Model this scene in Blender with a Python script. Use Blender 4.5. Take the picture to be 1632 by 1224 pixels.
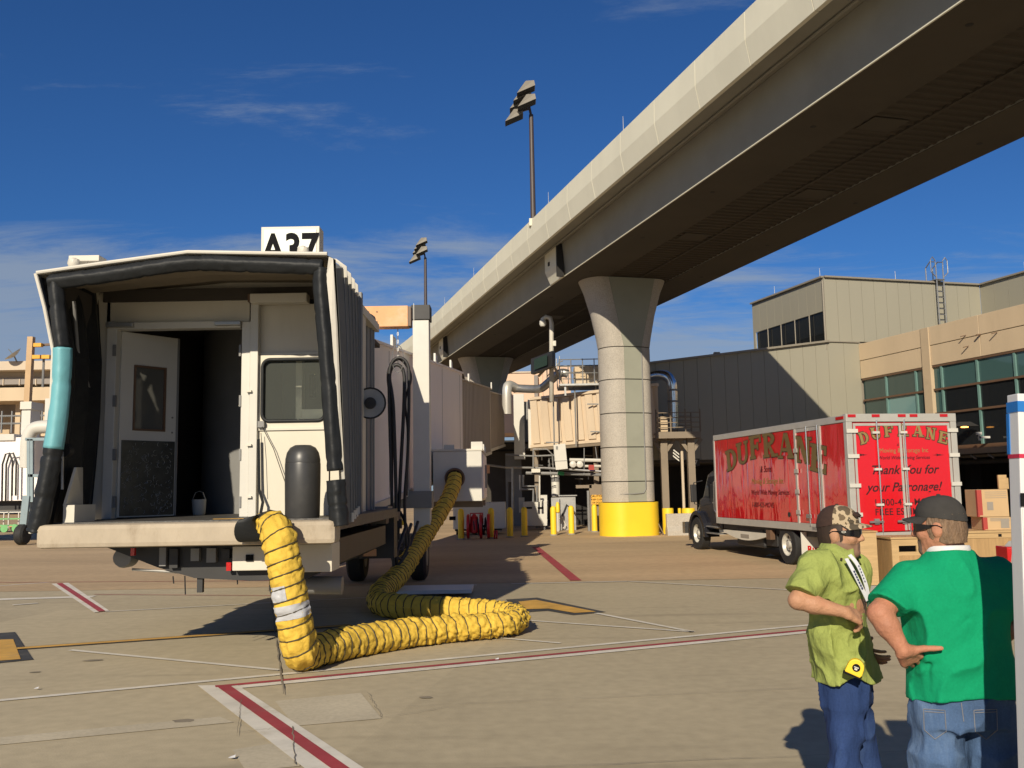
import bpy, bmesh, math, random
import numpy as np
from mathutils import Vector, Matrix, noise as mnoise
random.seed(7)
for _o in list(bpy.data.objects): bpy.data.objects.remove(_o)
scene = bpy.context.scene
COL = scene.collection
R = math.radians

# ---------------------------------------------------------------- camera
CAM_H, PITCH, ROLL, FPX = 1.8, R(6.5), R(1.0), 1474.0
cam_data = bpy.data.cameras.new('camera')
cam = bpy.data.objects.new('camera', cam_data); COL.objects.link(cam)
cam_data.sensor_width = 36.0
cam_data.lens = 36.0 * FPX / 1632.0
cam_data.clip_start = 0.05; cam_data.clip_end = 3000
cam.matrix_world = Matrix.Translation((0, 0, CAM_H)) @ Matrix.Rotation(R(90) + PITCH, 4, 'X') @ Matrix.Rotation(-ROLL, 4, 'Z')
scene.camera = cam

# ---------------------------------------------------------------- sky and sun
SUN_AZ, SUN_EL = R(14.5), R(26.5)          # light travels towards +Y, a little to the right
world = bpy.data.worlds.new('World'); scene.world = world; world.use_nodes = True
wn, wl = world.node_tree.nodes, world.node_tree.links
wn.clear()
wout = wn.new('ShaderNodeOutputWorld'); wbg = wn.new('ShaderNodeBackground')
sky = wn.new('ShaderNodeTexSky'); sky.sky_type = 'NISHITA'; sky.sun_disc = False
sky.sun_elevation = SUN_EL; sky.sun_rotation = math.pi + SUN_AZ
sky.altitude = 200; sky.air_density = 1.0; sky.dust_density = 0.1; sky.ozone_density = 4.0
wbg.inputs['Strength'].default_value = 0.050
def wnode(t, **k):
    n = wn.new(t)
    for a, v in k.items(): setattr(n, a, v)
    return n
def wmath(op, a, b=None):
    n = wnode('ShaderNodeMath', operation=op)
    for i, v in enumerate((a, b)):
        if v is None: continue
        if isinstance(v, (int, float)): n.inputs[i].default_value = v
        else: wl.new(v, n.inputs[i])
    return n.outputs[0]
tint = wnode('ShaderNodeMix', data_type='RGBA', blend_type='MULTIPLY'); tint.inputs[0].default_value = 1.0
tint.inputs[7].default_value = (0.45, 0.88, 1.40, 1)
wl.new(sky.outputs[0], tint.inputs[6])
gam = wnode('ShaderNodeGamma'); gam.inputs[1].default_value = 1.0
wl.new(tint.outputs[2], gam.inputs[0])
# thin cirrus: noise on the sky plane (direction / elevation)
tc = wnode('ShaderNodeTexCoord'); sep = wnode('ShaderNodeSeparateXYZ'); wl.new(tc.outputs['Generated'], sep.inputs[0])
zz = wmath('ADD', wmath('MAXIMUM', sep.outputs[2], 0.0), 0.10)
comb = wnode('ShaderNodeCombineXYZ')
wl.new(wmath('DIVIDE', sep.outputs[0], zz), comb.inputs[0]); wl.new(wmath('DIVIDE', sep.outputs[1], zz), comb.inputs[1])
mp = wnode('ShaderNodeMapping'); mp.inputs['Scale'].default_value = (0.55, 1.25, 1); mp.inputs['Rotation'].default_value = (0, 0, R(18)); mp.inputs['Location'].default_value = (1.3, 5.1, 0)
wl.new(comb.outputs[0], mp.inputs[0])
n1 = wnode('ShaderNodeTexNoise'); n1.inputs['Scale'].default_value = 1.9; n1.inputs['Detail'].default_value = 9; n1.inputs['Roughness'].default_value = 0.68; n1.inputs['Distortion'].default_value = 0.5
wl.new(mp.outputs[0], n1.inputs['Vector'])
n2 = wnode('ShaderNodeTexNoise'); n2.inputs['Scale'].default_value = 0.45; n2.inputs['Detail'].default_value = 2
wl.new(mp.outputs[0], n2.inputs['Vector'])
low = wmath('SUBTRACT', 1.0, wmath('MULTIPLY', sep.outputs[2], 3.4))           # more cloud low in the sky
low = wmath('MAXIMUM', low, 0.0)
dens = wmath('ADD', wmath('ADD', n1.outputs[0], wmath('MULTIPLY', wmath('SUBTRACT', n2.outputs[0], 0.5), 1.1)), wmath('MULTIPLY', low, 0.80))
ramp = wnode('ShaderNodeMapRange', interpolation_type='SMOOTHSTEP')
ramp.inputs['From Min'].default_value = 0.57; ramp.inputs['From Max'].default_value = 0.90
wl.new(dens, ramp.inputs['Value'])
cl = wnode('ShaderNodeMix', data_type='RGBA')
cl.inputs[7].default_value = (5.6, 6.6, 7.9, 1)
wl.new(wmath('MULTIPLY', ramp.outputs[0], 0.72), cl.inputs[0]); wl.new(gam.outputs[0], cl.inputs[6])
wl.new(cl.outputs[2], wbg.inputs['Color']); wl.new(wbg.outputs[0], wout.inputs[0])

sun_data = bpy.data.lights.new('sun', 'SUN'); sun_data.energy = 5.0; sun_data.angle = R(0.53); sun_data.color = (1.0, 0.88, 0.69)
sun = bpy.data.objects.new('sun', sun_data); COL.objects.link(sun); sun.location = (-10, -40, 30)
_dir = Vector((math.sin(SUN_AZ) * math.cos(SUN_EL), math.cos(SUN_AZ) * math.cos(SUN_EL), -math.sin(SUN_EL)))
sun.rotation_euler = _dir.to_track_quat('-Z', 'Y').to_euler()

scene.view_settings.view_transform = 'Standard'; scene.view_settings.look = 'None'
scene.view_settings.exposure = 0.10; scene.view_settings.gamma = 1.0; scene.view_settings.use_curve_mapping = False

# ---------------------------------------------------------------- measuring helpers (survey of the place from the photo)
_fw = np.array([0, math.cos(PITCH), math.sin(PITCH)]); _u0 = np.array([0, -math.sin(PITCH), math.cos(PITCH)]); _r0 = np.array([1., 0, 0])
_up = _u0 * math.cos(ROLL) + _r0 * math.sin(ROLL); _rt = _r0 * math.cos(ROLL) - _u0 * math.sin(ROLL)
_C = np.array([0, 0, CAM_H])
def ray(x, y): return _fw + _rt * (x - 816) / FPX - _up * (y - 612) / FPX
def at(x, y, Y): d = ray(x, y); return Vector(_C + d * (Y / d[1]))
def gz(x, y, z=0.0): d = ray(x, y); return Vector(_C + d * ((z - CAM_H) / d[2]))
def xat(x, y, Y): return at(x, y, Y).x
def zat(x, y, Y): return at(x, y, Y).z
def plane_hit(x, y, P, D):
    """point of the vertical plane through P along horizontal direction D seen at photo pixel (x, y)"""
    d = ray(x, y); n = np.array([D[1], -D[0], 0.]); s = ((np.array([P[0], P[1], 0]) - _C) @ n) / (d @ n)
    return Vector(_C + d * s)

# ---------------------------------------------------------------- materials
MATS = {}
def pm(name, base, rough=0.7, metal=0.0, var=0.12, scale=2.0, bump=0.0, bscale=30.0, stain=0.0, stain_col=None, sscale=0.6, stretch=None, spec=0.5, coat=0.0, fine=0.0, coords='world', emit=None, estr=0.0):
    if name in MATS: return MATS[name]
    m = bpy.data.materials.new(name); m.use_nodes = True
    N, L = m.node_tree.nodes, m.node_tree.links
    b = N['Principled BSDF']
    b.inputs['Roughness'].default_value = rough; b.inputs['Metallic'].default_value = metal
    b.inputs['Specular IOR Level'].default_value = spec
    if coat: b.inputs['Coat Weight'].default_value = coat; b.inputs['Coat Roughness'].default_value = 0.08
    if emit: b.inputs['Emission Color'].default_value = (*emit, 1); b.inputs['Emission Strength'].default_value = estr
    if coords == 'world':
        g = N.new('ShaderNodeNewGeometry'); vec = g.outputs['Position']
    else:
        g = N.new('ShaderNodeTexCoord'); vec = g.outputs['Object']
    if stretch:
        mpn = N.new('ShaderNodeMapping'); mpn.inputs['Scale'].default_value = stretch; L.new(vec, mpn.inputs[0]); svec = mpn.outputs[0]
    else: svec = vec
    n = N.new('ShaderNodeTexNoise'); n.inputs['Scale'].default_value = scale; n.inputs['Detail'].default_value = 6; n.inputs['Roughness'].default_value = 0.6
    L.new(svec, n.inputs['Vector'])
    mr = N.new('ShaderNodeMapRange'); mr.inputs['From Min'].default_value = 0.3; mr.inputs['From Max'].default_value = 0.7
    mr.inputs['To Min'].default_value = 1 - var; mr.inputs['To Max'].default_value = 1 + var * 0.7
    L.new(n.outputs[0], mr.inputs[0])
    mul = N.new('ShaderNodeMix'); mul.data_type = 'RGBA'; mul.blend_type = 'MULTIPLY'; mul.inputs[0].default_value = 1
    mul.inputs[6].default_value = (*base, 1); L.new(mr.outputs[0], mul.inputs[7])
    col = mul.outputs[2]
    if fine:
        nf = N.new('ShaderNodeTexNoise'); nf.inputs['Scale'].default_value = scale * 22; nf.inputs['Detail'].default_value = 3
        L.new(vec, nf.inputs['Vector'])
        mf = N.new('ShaderNodeMapRange'); mf.inputs['From Min'].default_value = 0.3; mf.inputs['From Max'].default_value = 0.7
        mf.inputs['To Min'].default_value = 1 - fine; mf.inputs['To Max'].default_value = 1 + fine; L.new(nf.outputs[0], mf.inputs[0])
        m3 = N.new('ShaderNodeMix'); m3.data_type = 'RGBA'; m3.blend_type = 'MULTIPLY'; m3.inputs[0].default_value = 1
        L.new(col, m3.inputs[6]); L.new(mf.outputs[0], m3.inputs[7]); col = m3.outputs[2]
    if stain:
        ns = N.new('ShaderNodeTexNoise'); ns.inputs['Scale'].default_value = sscale; ns.inputs['Detail'].default_value = 8; ns.inputs['Roughness'].default_value = 0.7
        L.new(svec, ns.inputs['Vector'])
        rs = N.new('ShaderNodeMapRange'); rs.interpolation_type = 'SMOOTHSTEP'; rs.inputs['From Min'].default_value = 0.5; rs.inputs['From Max'].default_value = 0.72
        rs.inputs['To Max'].default_value = stain; L.new(ns.outputs[0], rs.inputs[0])
        m2 = N.new('ShaderNodeMix'); m2.data_type = 'RGBA'; L.new(rs.outputs[0], m2.inputs[0]); L.new(col, m2.inputs[6])
        m2.inputs[7].default_value = (*(stain_col or tuple(c * 0.45 for c in base)), 1); col = m2.outputs[2]
    L.new(col, b.inputs['Base Color'])
    if bump:
        nb = N.new('ShaderNodeTexNoise'); nb.inputs['Scale'].default_value = bscale; nb.inputs['Detail'].default_value = 4
        L.new(svec, nb.inputs['Vector'])
        bp = N.new('ShaderNodeBump'); bp.inputs['Strength'].default_value = bump; bp.inputs['Distance'].default_value = 0.02
        L.new(nb.outputs[0], bp.inputs['Height']); L.new(bp.outputs[0], b.inputs['Normal'])
    MATS[name] = m
    return m
def glass_mat(name, col, rough=0.05, trans=0.0, spec=0.8):
    m = bpy.data.materials.new(name); m.use_nodes = True; b = m.node_tree.nodes['Principled BSDF']
    b.inputs['Base Color'].default_value = (*col, 1); b.inputs['Roughness'].default_value = rough; b.inputs['Specular IOR Level'].default_value = spec
    b.inputs['Transmission Weight'].default_value = trans; b.inputs['IOR'].default_value = 1.45
    MATS[name] = m; return m

# ---------------------------------------------------------------- mesh helpers
class MB:
    def __init__(s): s.v = []; s.f = []; s.mi = []
    def add(s, vs, fs, mi=0):
        o = len(s.v); s.v += [tuple(v) for v in vs]; s.f += [tuple(i + o for i in f) for f in fs]; s.mi += [mi] * len(fs); return s
    def box(s, x0, x1, y0, y1, z0, z1, mi=0):
        return s.add([(x0, y0, z0), (x1, y0, z0), (x1, y1, z0), (x0, y1, z0), (x0, y0, z1), (x1, y0, z1), (x1, y1, z1), (x0, y1, z1)],
                     [(0, 3, 2, 1), (4, 5, 6, 7), (0, 1, 5, 4), (1, 2, 6, 5), (2, 3, 7, 6), (3, 0, 4, 7)], mi)
    def cbox(s, c, size, rot=None, mi=0):
        hx, hy, hz = (a / 2 for a in size); M = rot or Matrix.Identity(3); c = Vector(c)
        vs = [c + M @ Vector((a * hx, b * hy, d * hz)) for d in (-1, 1) for a, b in ((-1, -1), (1, -1), (1, 1), (-1, 1))]
        return s.add(vs, [(0, 3, 2, 1), (4, 5, 6, 7), (0, 1, 5, 4), (1, 2, 6, 5), (2, 3, 7, 6), (3, 0, 4, 7)], mi)
    def bar(s, a, b, w, h=None, mi=0):
        """square bar from a to b"""
        a, b = Vector(a), Vector(b); d = b - a; h = h or w
        q = d.to_track_quat('Y', 'Z').to_matrix()
        return s.cbox((a + b) / 2, (w, d.length, h), q, mi)
    def prism(s, poly, z0, z1, mi=0):
        n = len(poly)
        area = sum(poly[i][0] * poly[(i + 1) % n][1] - poly[(i + 1) % n][0] * poly[i][1] for i in range(n))
        if area < 0: poly = poly[::-1]
        vs = [(p[0], p[1], z0) for p in poly] + [(p[0], p[1], z1) for p in poly]
        return s.add(vs, [tuple(range(n))[::-1], tuple(range(n, 2 * n))] + [(i, (i + 1) % n, n + (i + 1) % n, n + i) for i in range(n)], mi)
    def prismx(s, poly, x0, x1, mi=0):
        """poly in (y,z), extruded along x"""
        n = len(poly)
        vs = [(x0, p[0], p[1]) for p in poly] + [(x1, p[0], p[1]) for p in poly]
        return s.add(vs, [tuple(range(n))[::-1], tuple(range(n, 2 * n))] + [(i, (i + 1) % n, n + (i + 1) % n, n + i) for i in range(n)], mi)
    def prismy(s, poly, y0, y1, mi=0):
        """poly in (x,z), extruded along y"""
        n = len(poly)
        vs = [(p[0], y0, p[1]) for p in poly] + [(p[0], y1, p[1]) for p in poly]
        return s.add(vs, [tuple(range(n)), tuple(range(n, 2 * n))[::-1]] + [(i, n + i, n + (i + 1) % n, (i + 1) % n) for i in range(n)], mi)
    def tube(s, pts, r, seg=10, closed=False, caps=True, mi=0):
        P = [Vector(p) for p in pts]; n = len(P)
        rad = r if callable(r) else (lambda i, a: r)
        rings = []; T0 = None; nrm = None
        for i in range(n):
            a = P[i - 1] if i > 0 else P[i]; b = P[i + 1] if i < n - 1 else P[i]
            if closed: a = P[i - 1]; b = P[(i + 1) % n]
            t = (b - a).normalized()
            if nrm is None:
                h = Vector((0, 0, 1)) if abs(t.z) < 0.9 else Vector((1, 0, 0)); nrm = t.cross(h).normalized()
            else: nrm = (nrm - t * nrm.dot(t)).normalized()
            bi = t.cross(nrm)
            rings.append([P[i] + (nrm * math.cos(2 * math.pi * k / seg) + bi * math.sin(2 * math.pi * k / seg)) * rad(i, 2 * math.pi * k / seg) for k in range(seg)])
        fs = []
        m = n if closed else n - 1
        for i in range(m):
            j = (i + 1) % n
            for k in range(seg):
                k2 = (k + 1) % seg; fs.append((i * seg + k, i * seg + k2, j * seg + k2, j * seg + k))
        if caps and not closed:
            fs.append(tuple(range(seg))[::-1]); fs.append(tuple(range((n - 1) * seg, n * seg)))
        return s.add([v for rg in rings for v in rg], fs, mi)
    def cyl(s, a, b, r, r2=None, seg=16, mi=0):
        a, b = Vector(a), Vector(b); r2 = r if r2 is None else r2
        return s.tube([a, b], lambda i, t: r if i == 0 else r2, seg, mi=mi)
    def lathe(s, prof, seg=24, c=(0, 0, 0), axis='z', mi=0, caps=True):
        n = len(prof); vs = []; fs = []
        for (r, z) in prof:
            for k in range(seg):
                a = 2 * math.pi * k / seg; x, y = r * math.cos(a), r * math.sin(a)
                p = (x, y, z) if axis == 'z' else ((z, x, y) if axis == 'x' else (y, z, x))
                vs.append((p[0] + c[0], p[1] + c[1], p[2] + c[2]))
        for i in range(n - 1):
            for k in range(seg):
                k2 = (k + 1) % seg; fs.append((i * seg + k, i * seg + k2, (i + 1) * seg + k2, (i + 1) * seg + k))
        if caps: fs.append(tuple(range(seg))[::-1]); fs.append(tuple(range((n - 1) * seg, n * seg)))
        return s.add(vs, fs, mi)
    def mesh(s, name, mats, smooth=False):
        me = bpy.data.meshes.new(name); me.from_pydata(s.v, [], s.f)
        mats = mats if isinstance(mats, (list, tuple)) else [mats]
        for m in mats: me.materials.append(m)
        if len(mats) > 1: me.polygons.foreach_set('material_index', s.mi)
        if smooth is True: me.polygons.foreach_set('use_smooth', [True] * len(me.polygons))
        me.update()
        if smooth == 'auto':
            me.polygons.foreach_set('use_smooth', [True] * len(me.polygons))
            bm = bmesh.new(); bm.from_mesh(me)
            for e in bm.edges: e.smooth = not (len(e.link_faces) == 2 and e.calc_face_angle(0) > 0.6)
            bm.to_mesh(me); bm.free()
        return me
def link(o, parent=None):
    COL.objects.link(o)
    if parent is not None: o.parent = parent
    return o
def part(name, mb, mats, parent=None, smooth=False, bevel=0.0, kind=None, label=None):
    me = mb.mesh(name, mats, smooth) if isinstance(mb, MB) else mb
    if bevel:
        bm = bmesh.new(); bm.from_mesh(me)
        es = [e for e in bm.edges if len(e.link_faces) == 2 and e.calc_face_angle(0) > 0.5]
        bmesh.ops.bevel(bm, geom=es, offset=bevel, segments=2, affect='EDGES', profile=0.6, clamp_overlap=True)
        bm.to_mesh(me); bm.free()
    o = link(bpy.data.objects.new(name, me), parent)
    if kind: o['kind'] = kind
    if label: o['label'] = label
    return o
def thing(name, label, cat, loc=(0, 0, 0), rz=0.0, group=None):
    o = bpy.data.objects.new(name, None); o.empty_display_size = 0.3; COL.objects.link(o)
    o.location = loc; o.rotation_euler = (0, 0, rz); o['label'] = label; o['category'] = cat
    if group: o['group'] = group
    return o
def tag(o, label, cat, group=None):
    o['label'] = label; o['category'] = cat
    if group: o['group'] = group
    return o
def copy_tree(o, parent=None, **kw):
    c = o.copy(); COL.objects.link(c)
    if parent is not None: c.parent = parent
    for ch in o.children: copy_tree(ch, c)
    return c
def catmull(P, n=12):
    P = [Vector(p) for p in P]; out = []
    for i in range(len(P) - 1):
        p0 = P[max(i - 1, 0)]; p1 = P[i]; p2 = P[i + 1]; p3 = P[min(i + 2, len(P) - 1)]
        for k in range(n):
            t = k / n
            out.append(0.5 * ((2 * p1) + (p2 - p0) * t + (2 * p0 - 5 * p1 + 4 * p2 - p3) * t * t + (3 * p1 - p0 - 3 * p2 + p3) * t ** 3))
    out.append(P[-1]); return out
def text_mesh(s, size, extrude=0.002, bold=0.0, shear=0.0, align='CENTER', space=1.0):
    cu = bpy.data.curves.new('txt', 'FONT'); cu.body = s; cu.size = size; cu.extrude = extrude; cu.offset = bold; cu.shear = shear
    cu.align_x = align; cu.align_y = 'CENTER'; cu.space_character = space; cu.resolution_u = 4
    o = bpy.data.objects.new('txt', cu); COL.objects.link(o)
    me = bpy.data.meshes.new_from_object(o.evaluated_get(bpy.context.evaluated_depsgraph_get()))
    bpy.data.objects.remove(o); bpy.data.curves.remove(cu)
    me.materials.clear(); return me
def lettering(s, size, mat, parent, M, name='lettering', **k):
    me = text_mesh(s, size, **k); me.transform(M); me.materials.append(mat)
    return link(bpy.data.objects.new(name, me), parent)
def frame_m(origin, xdir, updir):
    x = Vector(xdir).normalized(); y = Vector(updir).normalized(); z = x.cross(y)
    M = Matrix((x, y, z)).transposed().to_4x4(); M.translation = Vector(origin); return M
# ---------------------------------------------------------------- material library
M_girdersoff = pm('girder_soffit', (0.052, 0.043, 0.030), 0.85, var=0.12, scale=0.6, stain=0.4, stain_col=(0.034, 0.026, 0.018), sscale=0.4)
M_apron = pm('apron_concrete', (0.435, 0.370, 0.248), 0.86, var=0.09, scale=0.35, bump=0.12, bscale=60, stain=0.35, stain_col=(0.315, 0.262, 0.175), sscale=0.22, fine=0.07, spec=0.3)
M_road = pm('road_concrete', (0.460, 0.335, 0.198), 0.86, var=0.18, scale=0.25, bump=0.2, bscale=50, stain=0.5, stain_col=(0.330, 0.235, 0.140), sscale=0.16, stretch=(0.35, 1.6, 1), fine=0.08, spec=0.3)
M_joint = pm('joint_sealant', (0.235, 0.20, 0.145), 0.9, var=0.3, scale=6)
M_patch = pm('patched_concrete', (0.500, 0.440, 0.320), 0.88, var=0.12, scale=1.2, stain=0.5, stain_col=(0.420, 0.360, 0.250), sscale=1.6, fine=0.08, spec=0.3)
M_linewhite = pm('worn_white_paint', (0.660, 0.620, 0.530), 0.8, var=0.15, scale=3, stain=0.75, stain_col=(0.440, 0.390, 0.280), sscale=2.2)
M_linered = pm('worn_red_paint', (0.330, 0.040, 0.050), 0.8, var=0.2, scale=3, stain=0.45, stain_col=(0.27, 0.11, 0.10), sscale=2.0)
M_lineyel = pm('worn_yellow_paint', (0.580, 0.330, 0.065), 0.8, var=0.2, scale=3, stain=0.6, stain_col=(0.32, 0.225, 0.11), sscale=2.5)
M_lineblk = pm('black_paint', (0.045, 0.045, 0.045), 0.85, var=0.25, scale=3, stain=0.5, stain_col=(0.14, 0.125, 0.1), sscale=2.5)
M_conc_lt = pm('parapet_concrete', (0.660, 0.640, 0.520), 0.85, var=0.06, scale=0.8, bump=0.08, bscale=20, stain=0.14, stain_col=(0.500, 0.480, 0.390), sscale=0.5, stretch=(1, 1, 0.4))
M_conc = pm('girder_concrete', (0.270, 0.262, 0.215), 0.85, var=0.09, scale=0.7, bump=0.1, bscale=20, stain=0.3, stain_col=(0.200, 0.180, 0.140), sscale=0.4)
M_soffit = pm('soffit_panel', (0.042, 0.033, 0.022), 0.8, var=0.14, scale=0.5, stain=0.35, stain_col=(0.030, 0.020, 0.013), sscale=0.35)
M_pier = pm('exposed_aggregate', (0.407, 0.372, 0.318), 0.9, var=0.10, scale=1.2, bump=0.5, bscale=22, stain=0.2, stain_col=(0.320, 0.290, 0.245), sscale=0.6, fine=0.16)
M_pierstrip = pm('green_grey_strip', (0.270, 0.275, 0.220), 0.75, var=0.06, scale=1, stain=0.15, sscale=0.6)
M_yellow = pm('yellow_safety_paint', (0.850, 0.570, 0.024), 0.55, var=0.05, scale=1.2, stain=0.10, stain_col=(0.50, 0.34, 0.04), sscale=1.2)
M_white = pm('white_paint', (0.600, 0.570, 0.490), 0.5, var=0.05, scale=1.5, stain=0.16, stain_col=(0.50, 0.45, 0.36), sscale=0.9, stretch=(1, 1, 0.35))
M_whiteb = pm('clean_white_paint', (0.57, 0.555, 0.50), 0.45, var=0.04, scale=1.5, stain=0.08, sscale=1.1)
M_cabwall = pm('cab_wall_paint', (0.620, 0.580, 0.480), 0.55, var=0.05, scale=1.4, stain=0.22, stain_col=(0.450, 0.400, 0.310), sscale=1.1, stretch=(1, 1, 0.3))
M_tunnel = pm('tunnel_paint', (0.880, 0.830, 0.790), 0.55, var=0.03, scale=0.7, stain=0.08, sscale=0.5)
M_tunnelb = pm('tunnel_tan', (0.500, 0.420, 0.315), 0.6, var=0.08, scale=0.8, stain=0.4, stain_col=(0.330, 0.260, 0.180), sscale=0.9, stretch=(1, 1, 0.12))
M_walk = pm('walkway_tan', (0.620, 0.500, 0.360), 0.65, var=0.07, scale=0.7, stain=0.3, stain_col=(0.40, 0.29, 0.185), sscale=0.8, stretch=(1, 1, 0.15))
M_bumper = pm('bumper_rubber', (0.430, 0.365, 0.275), 0.8, var=0.12, scale=3, bump=0.3, bscale=18, stain=0.7, stain_col=(0.240, 0.185, 0.125), sscale=2.2, stretch=(1, 1, 0.5))
M_black = pm('black_padding', (0.016, 0.018, 0.020), 0.55, spec=0.3, var=0.2, scale=4, bump=0.5, bscale=9, stain=0.12, stain_col=(0.07, 0.07, 0.07), sscale=3)
M_blackm = pm('black_steel', (0.022, 0.022, 0.023), 0.55, var=0.2, scale=3)
M_cyan = pm('cyan_vinyl', (0.155, 0.42, 0.47), 0.5, var=0.06, scale=3, bump=0.35, bscale=7, stain=0.12, sscale=2.5)
M_pleat = pm('canopy_fabric', (0.150, 0.155, 0.150), 0.8, var=0.12, scale=2, bump=0.3, bscale=14, stain=0.25, sscale=1.5)
M_canopyw = pm('canopy_skin', (0.600, 0.570, 0.500), 0.7, var=0.06, scale=1.5, bump=0.2, bscale=8, stain=0.25, stain_col=(0.42, 0.37, 0.29), sscale=1.2)
M_lining = pm('canopy_lining', (0.22, 0.185, 0.135), 0.8, var=0.12, scale=1.5, bump=0.2, bscale=9)
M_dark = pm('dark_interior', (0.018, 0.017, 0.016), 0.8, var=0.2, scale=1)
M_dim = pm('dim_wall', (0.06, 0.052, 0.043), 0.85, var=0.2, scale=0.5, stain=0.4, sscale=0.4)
M_deck = pm('deck_plate', (0.085, 0.082, 0.078), 0.55, metal=0.3, var=0.2, scale=3, bump=0.3, bscale=40, stain=0.5, stain_col=(0.17, 0.145, 0.11), sscale=1.8)
M_kick = pm('kick_plate', (0.10, 0.11, 0.11), 0.38, metal=0.75, var=0.3, scale=7)
M_steel = pm('galvanised_steel', (0.40, 0.40, 0.39), 0.42, metal=0.75, var=0.15, scale=5)
M_alu = pm('aluminium', (0.50, 0.485, 0.44), 0.42, metal=0.30, var=0.08, scale=4, stain=0.25, sscale=2)
M_rim = pm('wheel_steel', (0.56, 0.54, 0.48), 0.40, metal=0.30, var=0.08, scale=6)
M_greysteel = pm('grey_painted_steel', (0.20, 0.20, 0.195), 0.5, var=0.1, scale=2, stain=0.25, sscale=1.2)
M_bronze = pm('bronze_steel', (0.215, 0.17, 0.12), 0.55, var=0.1, scale=2)
M_pole = pm('lamp_pole', (0.060, 0.045, 0.042), 0.5, var=0.1, scale=2)
M_lamphead = pm('lamp_housing', (0.20, 0.18, 0.145), 0.55, var=0.08, scale=3)
M_orange = pm('faded_orange_paint', (0.72, 0.36, 0.16), 0.6, var=0.14, scale=2.5, stain=0.6, stain_col=(0.66, 0.50, 0.36), sscale=1.4)
M_signw = pm('sign_face', (0.70, 0.74, 0.66), 0.4, var=0.02, scale=1)
M_ink = pm('black_ink', (0.010, 0.010, 0.011), 0.8, var=0.05, spec=0.1)
M_rubber = pm('tyre_rubber', (0.018, 0.018, 0.018), 0.75, var=0.2, scale=6, bump=0.2, bscale=30)
M_can = pm('bin_plastic', (0.045, 0.045, 0.045), 0.38, var=0.15, scale=4, stain=0.2, stain_col=(0.08, 0.078, 0.072), sscale=4)
M_hose = pm('yellow_hose_fabric', (0.660, 0.440, 0.062), 0.75, spec=0.25, var=0.10, scale=5, bump=0.55, bscale=20, stain=0.3, stain_col=(0.40, 0.26, 0.06), sscale=3)
M_hosewire = pm('hose_wire', (0.06, 0.048, 0.025), 0.6, var=0.1)
M_tape = pm('silver_tape', (0.46, 0.47, 0.49), 0.45, var=0.08, scale=6, bump=0.4, bscale=12)
M_metalwall = pm('metal_siding', (0.296, 0.280, 0.218), 0.6, var=0.035, scale=0.5, stain=0.10, stain_col=(0.250, 0.235, 0.180), sscale=0.5, stretch=(1, 1, 0.2))
M_metaltrim = pm('siding_trim', (0.240, 0.215, 0.170), 0.55, var=0.04)
M_cream = pm('cream_precast', (0.560, 0.440, 0.295), 0.85, var=0.07, scale=0.6, bump=0.15, bscale=14, stain=0.35, stain_col=(0.440, 0.340, 0.220), sscale=0.7, stretch=(1, 1, 0.3))
M_creamd = pm('cream_column', (0.500, 0.390, 0.260), 0.85, var=0.08, scale=0.7, stain=0.3, sscale=0.9)
M_brown = pm('brown_frame', (0.13, 0.075, 0.045), 0.5, var=0.1)
M_teal = pm('teal_frame', (0.13, 0.24, 0.22), 0.5, var=0.1)
M_red = pm('truck_red', (0.60, 0.010, 0.018), 0.22, var=0.03, scale=1, coat=0.5)
M_redside = None
M_gold = pm('gold_leaf_paint', (0.27, 0.19, 0.07), 0.45, var=0.12, scale=8)
M_golddk = pm('gold_outline', (0.05, 0.035, 0.02), 0.5, var=0.1)  # dark outline paint round the gold letters
M_script = pm('script_paint', (0.045, 0.008, 0.010), 0.5, var=0.1)
M_cabpaint = pm('truck_black_paint', (0.018, 0.018, 0.022), 0.2, var=0.05, coat=0.6)
M_wood = pm('oak_veneer', (0.40, 0.255, 0.115), 0.5, var=0.18, scale=3, stretch=(8, 8, 0.7), stain=0.2, stain_col=(0.28, 0.165, 0.07), sscale=2)
M_wood2 = pm('pale_oak_veneer', (0.47, 0.32, 0.155), 0.5, var=0.15, scale=3, stretch=(0.7, 0.7, 9), stain=0.15, sscale=2)
M_card = pm('cardboard', (0.50, 0.345, 0.185), 0.85, var=0.06, scale=3)
M_cardred = pm('red_print', (0.36, 0.045, 0.035), 0.7, var=0.06)
M_cardgrey = pm('grey_print', (0.27, 0.24, 0.20), 0.7, var=0.06)
M_redpaint = pm('red_machine_paint', (0.50, 0.012, 0.02), 0.35, var=0.1, scale=4)
M_blue = pm('blue_tape', (0.012, 0.16, 0.50), 0.5, var=0.06, scale=5)
M_pinkred = pm('crimson_stripe', (0.50, 0.02, 0.06), 0.5, var=0.06)
M_board = pm('white_laminate', (0.66, 0.66, 0.66), 0.45, var=0.03, scale=3, stain=0.08, sscale=3)
M_boardw = pm('warm_white_strip', (0.74, 0.71, 0.65), 0.5, var=0.03)
M_chrome = pm('bright_metal', (0.75, 0.74, 0.72), 0.22, metal=0.95, var=0.05)
M_lampred = glass_mat('red_lens', (0.45, 0.008, 0.01), 0.15)
M_glass_dark = glass_mat('dark_glass', (0.012, 0.014, 0.016), 0.04)
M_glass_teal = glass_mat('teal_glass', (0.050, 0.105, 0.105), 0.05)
M_glass_shade = glass_mat('shaded_teal_glass', (0.045, 0.075, 0.070), 0.06)  # darker copy of the teal glass, shade put into its colour
M_glass_blind = glass_mat('pale_teal_glass', (0.17, 0.30, 0.30), 0.08)
M_glass_grey = glass_mat('grey_window', (0.10, 0.10, 0.09), 0.06)
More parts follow.
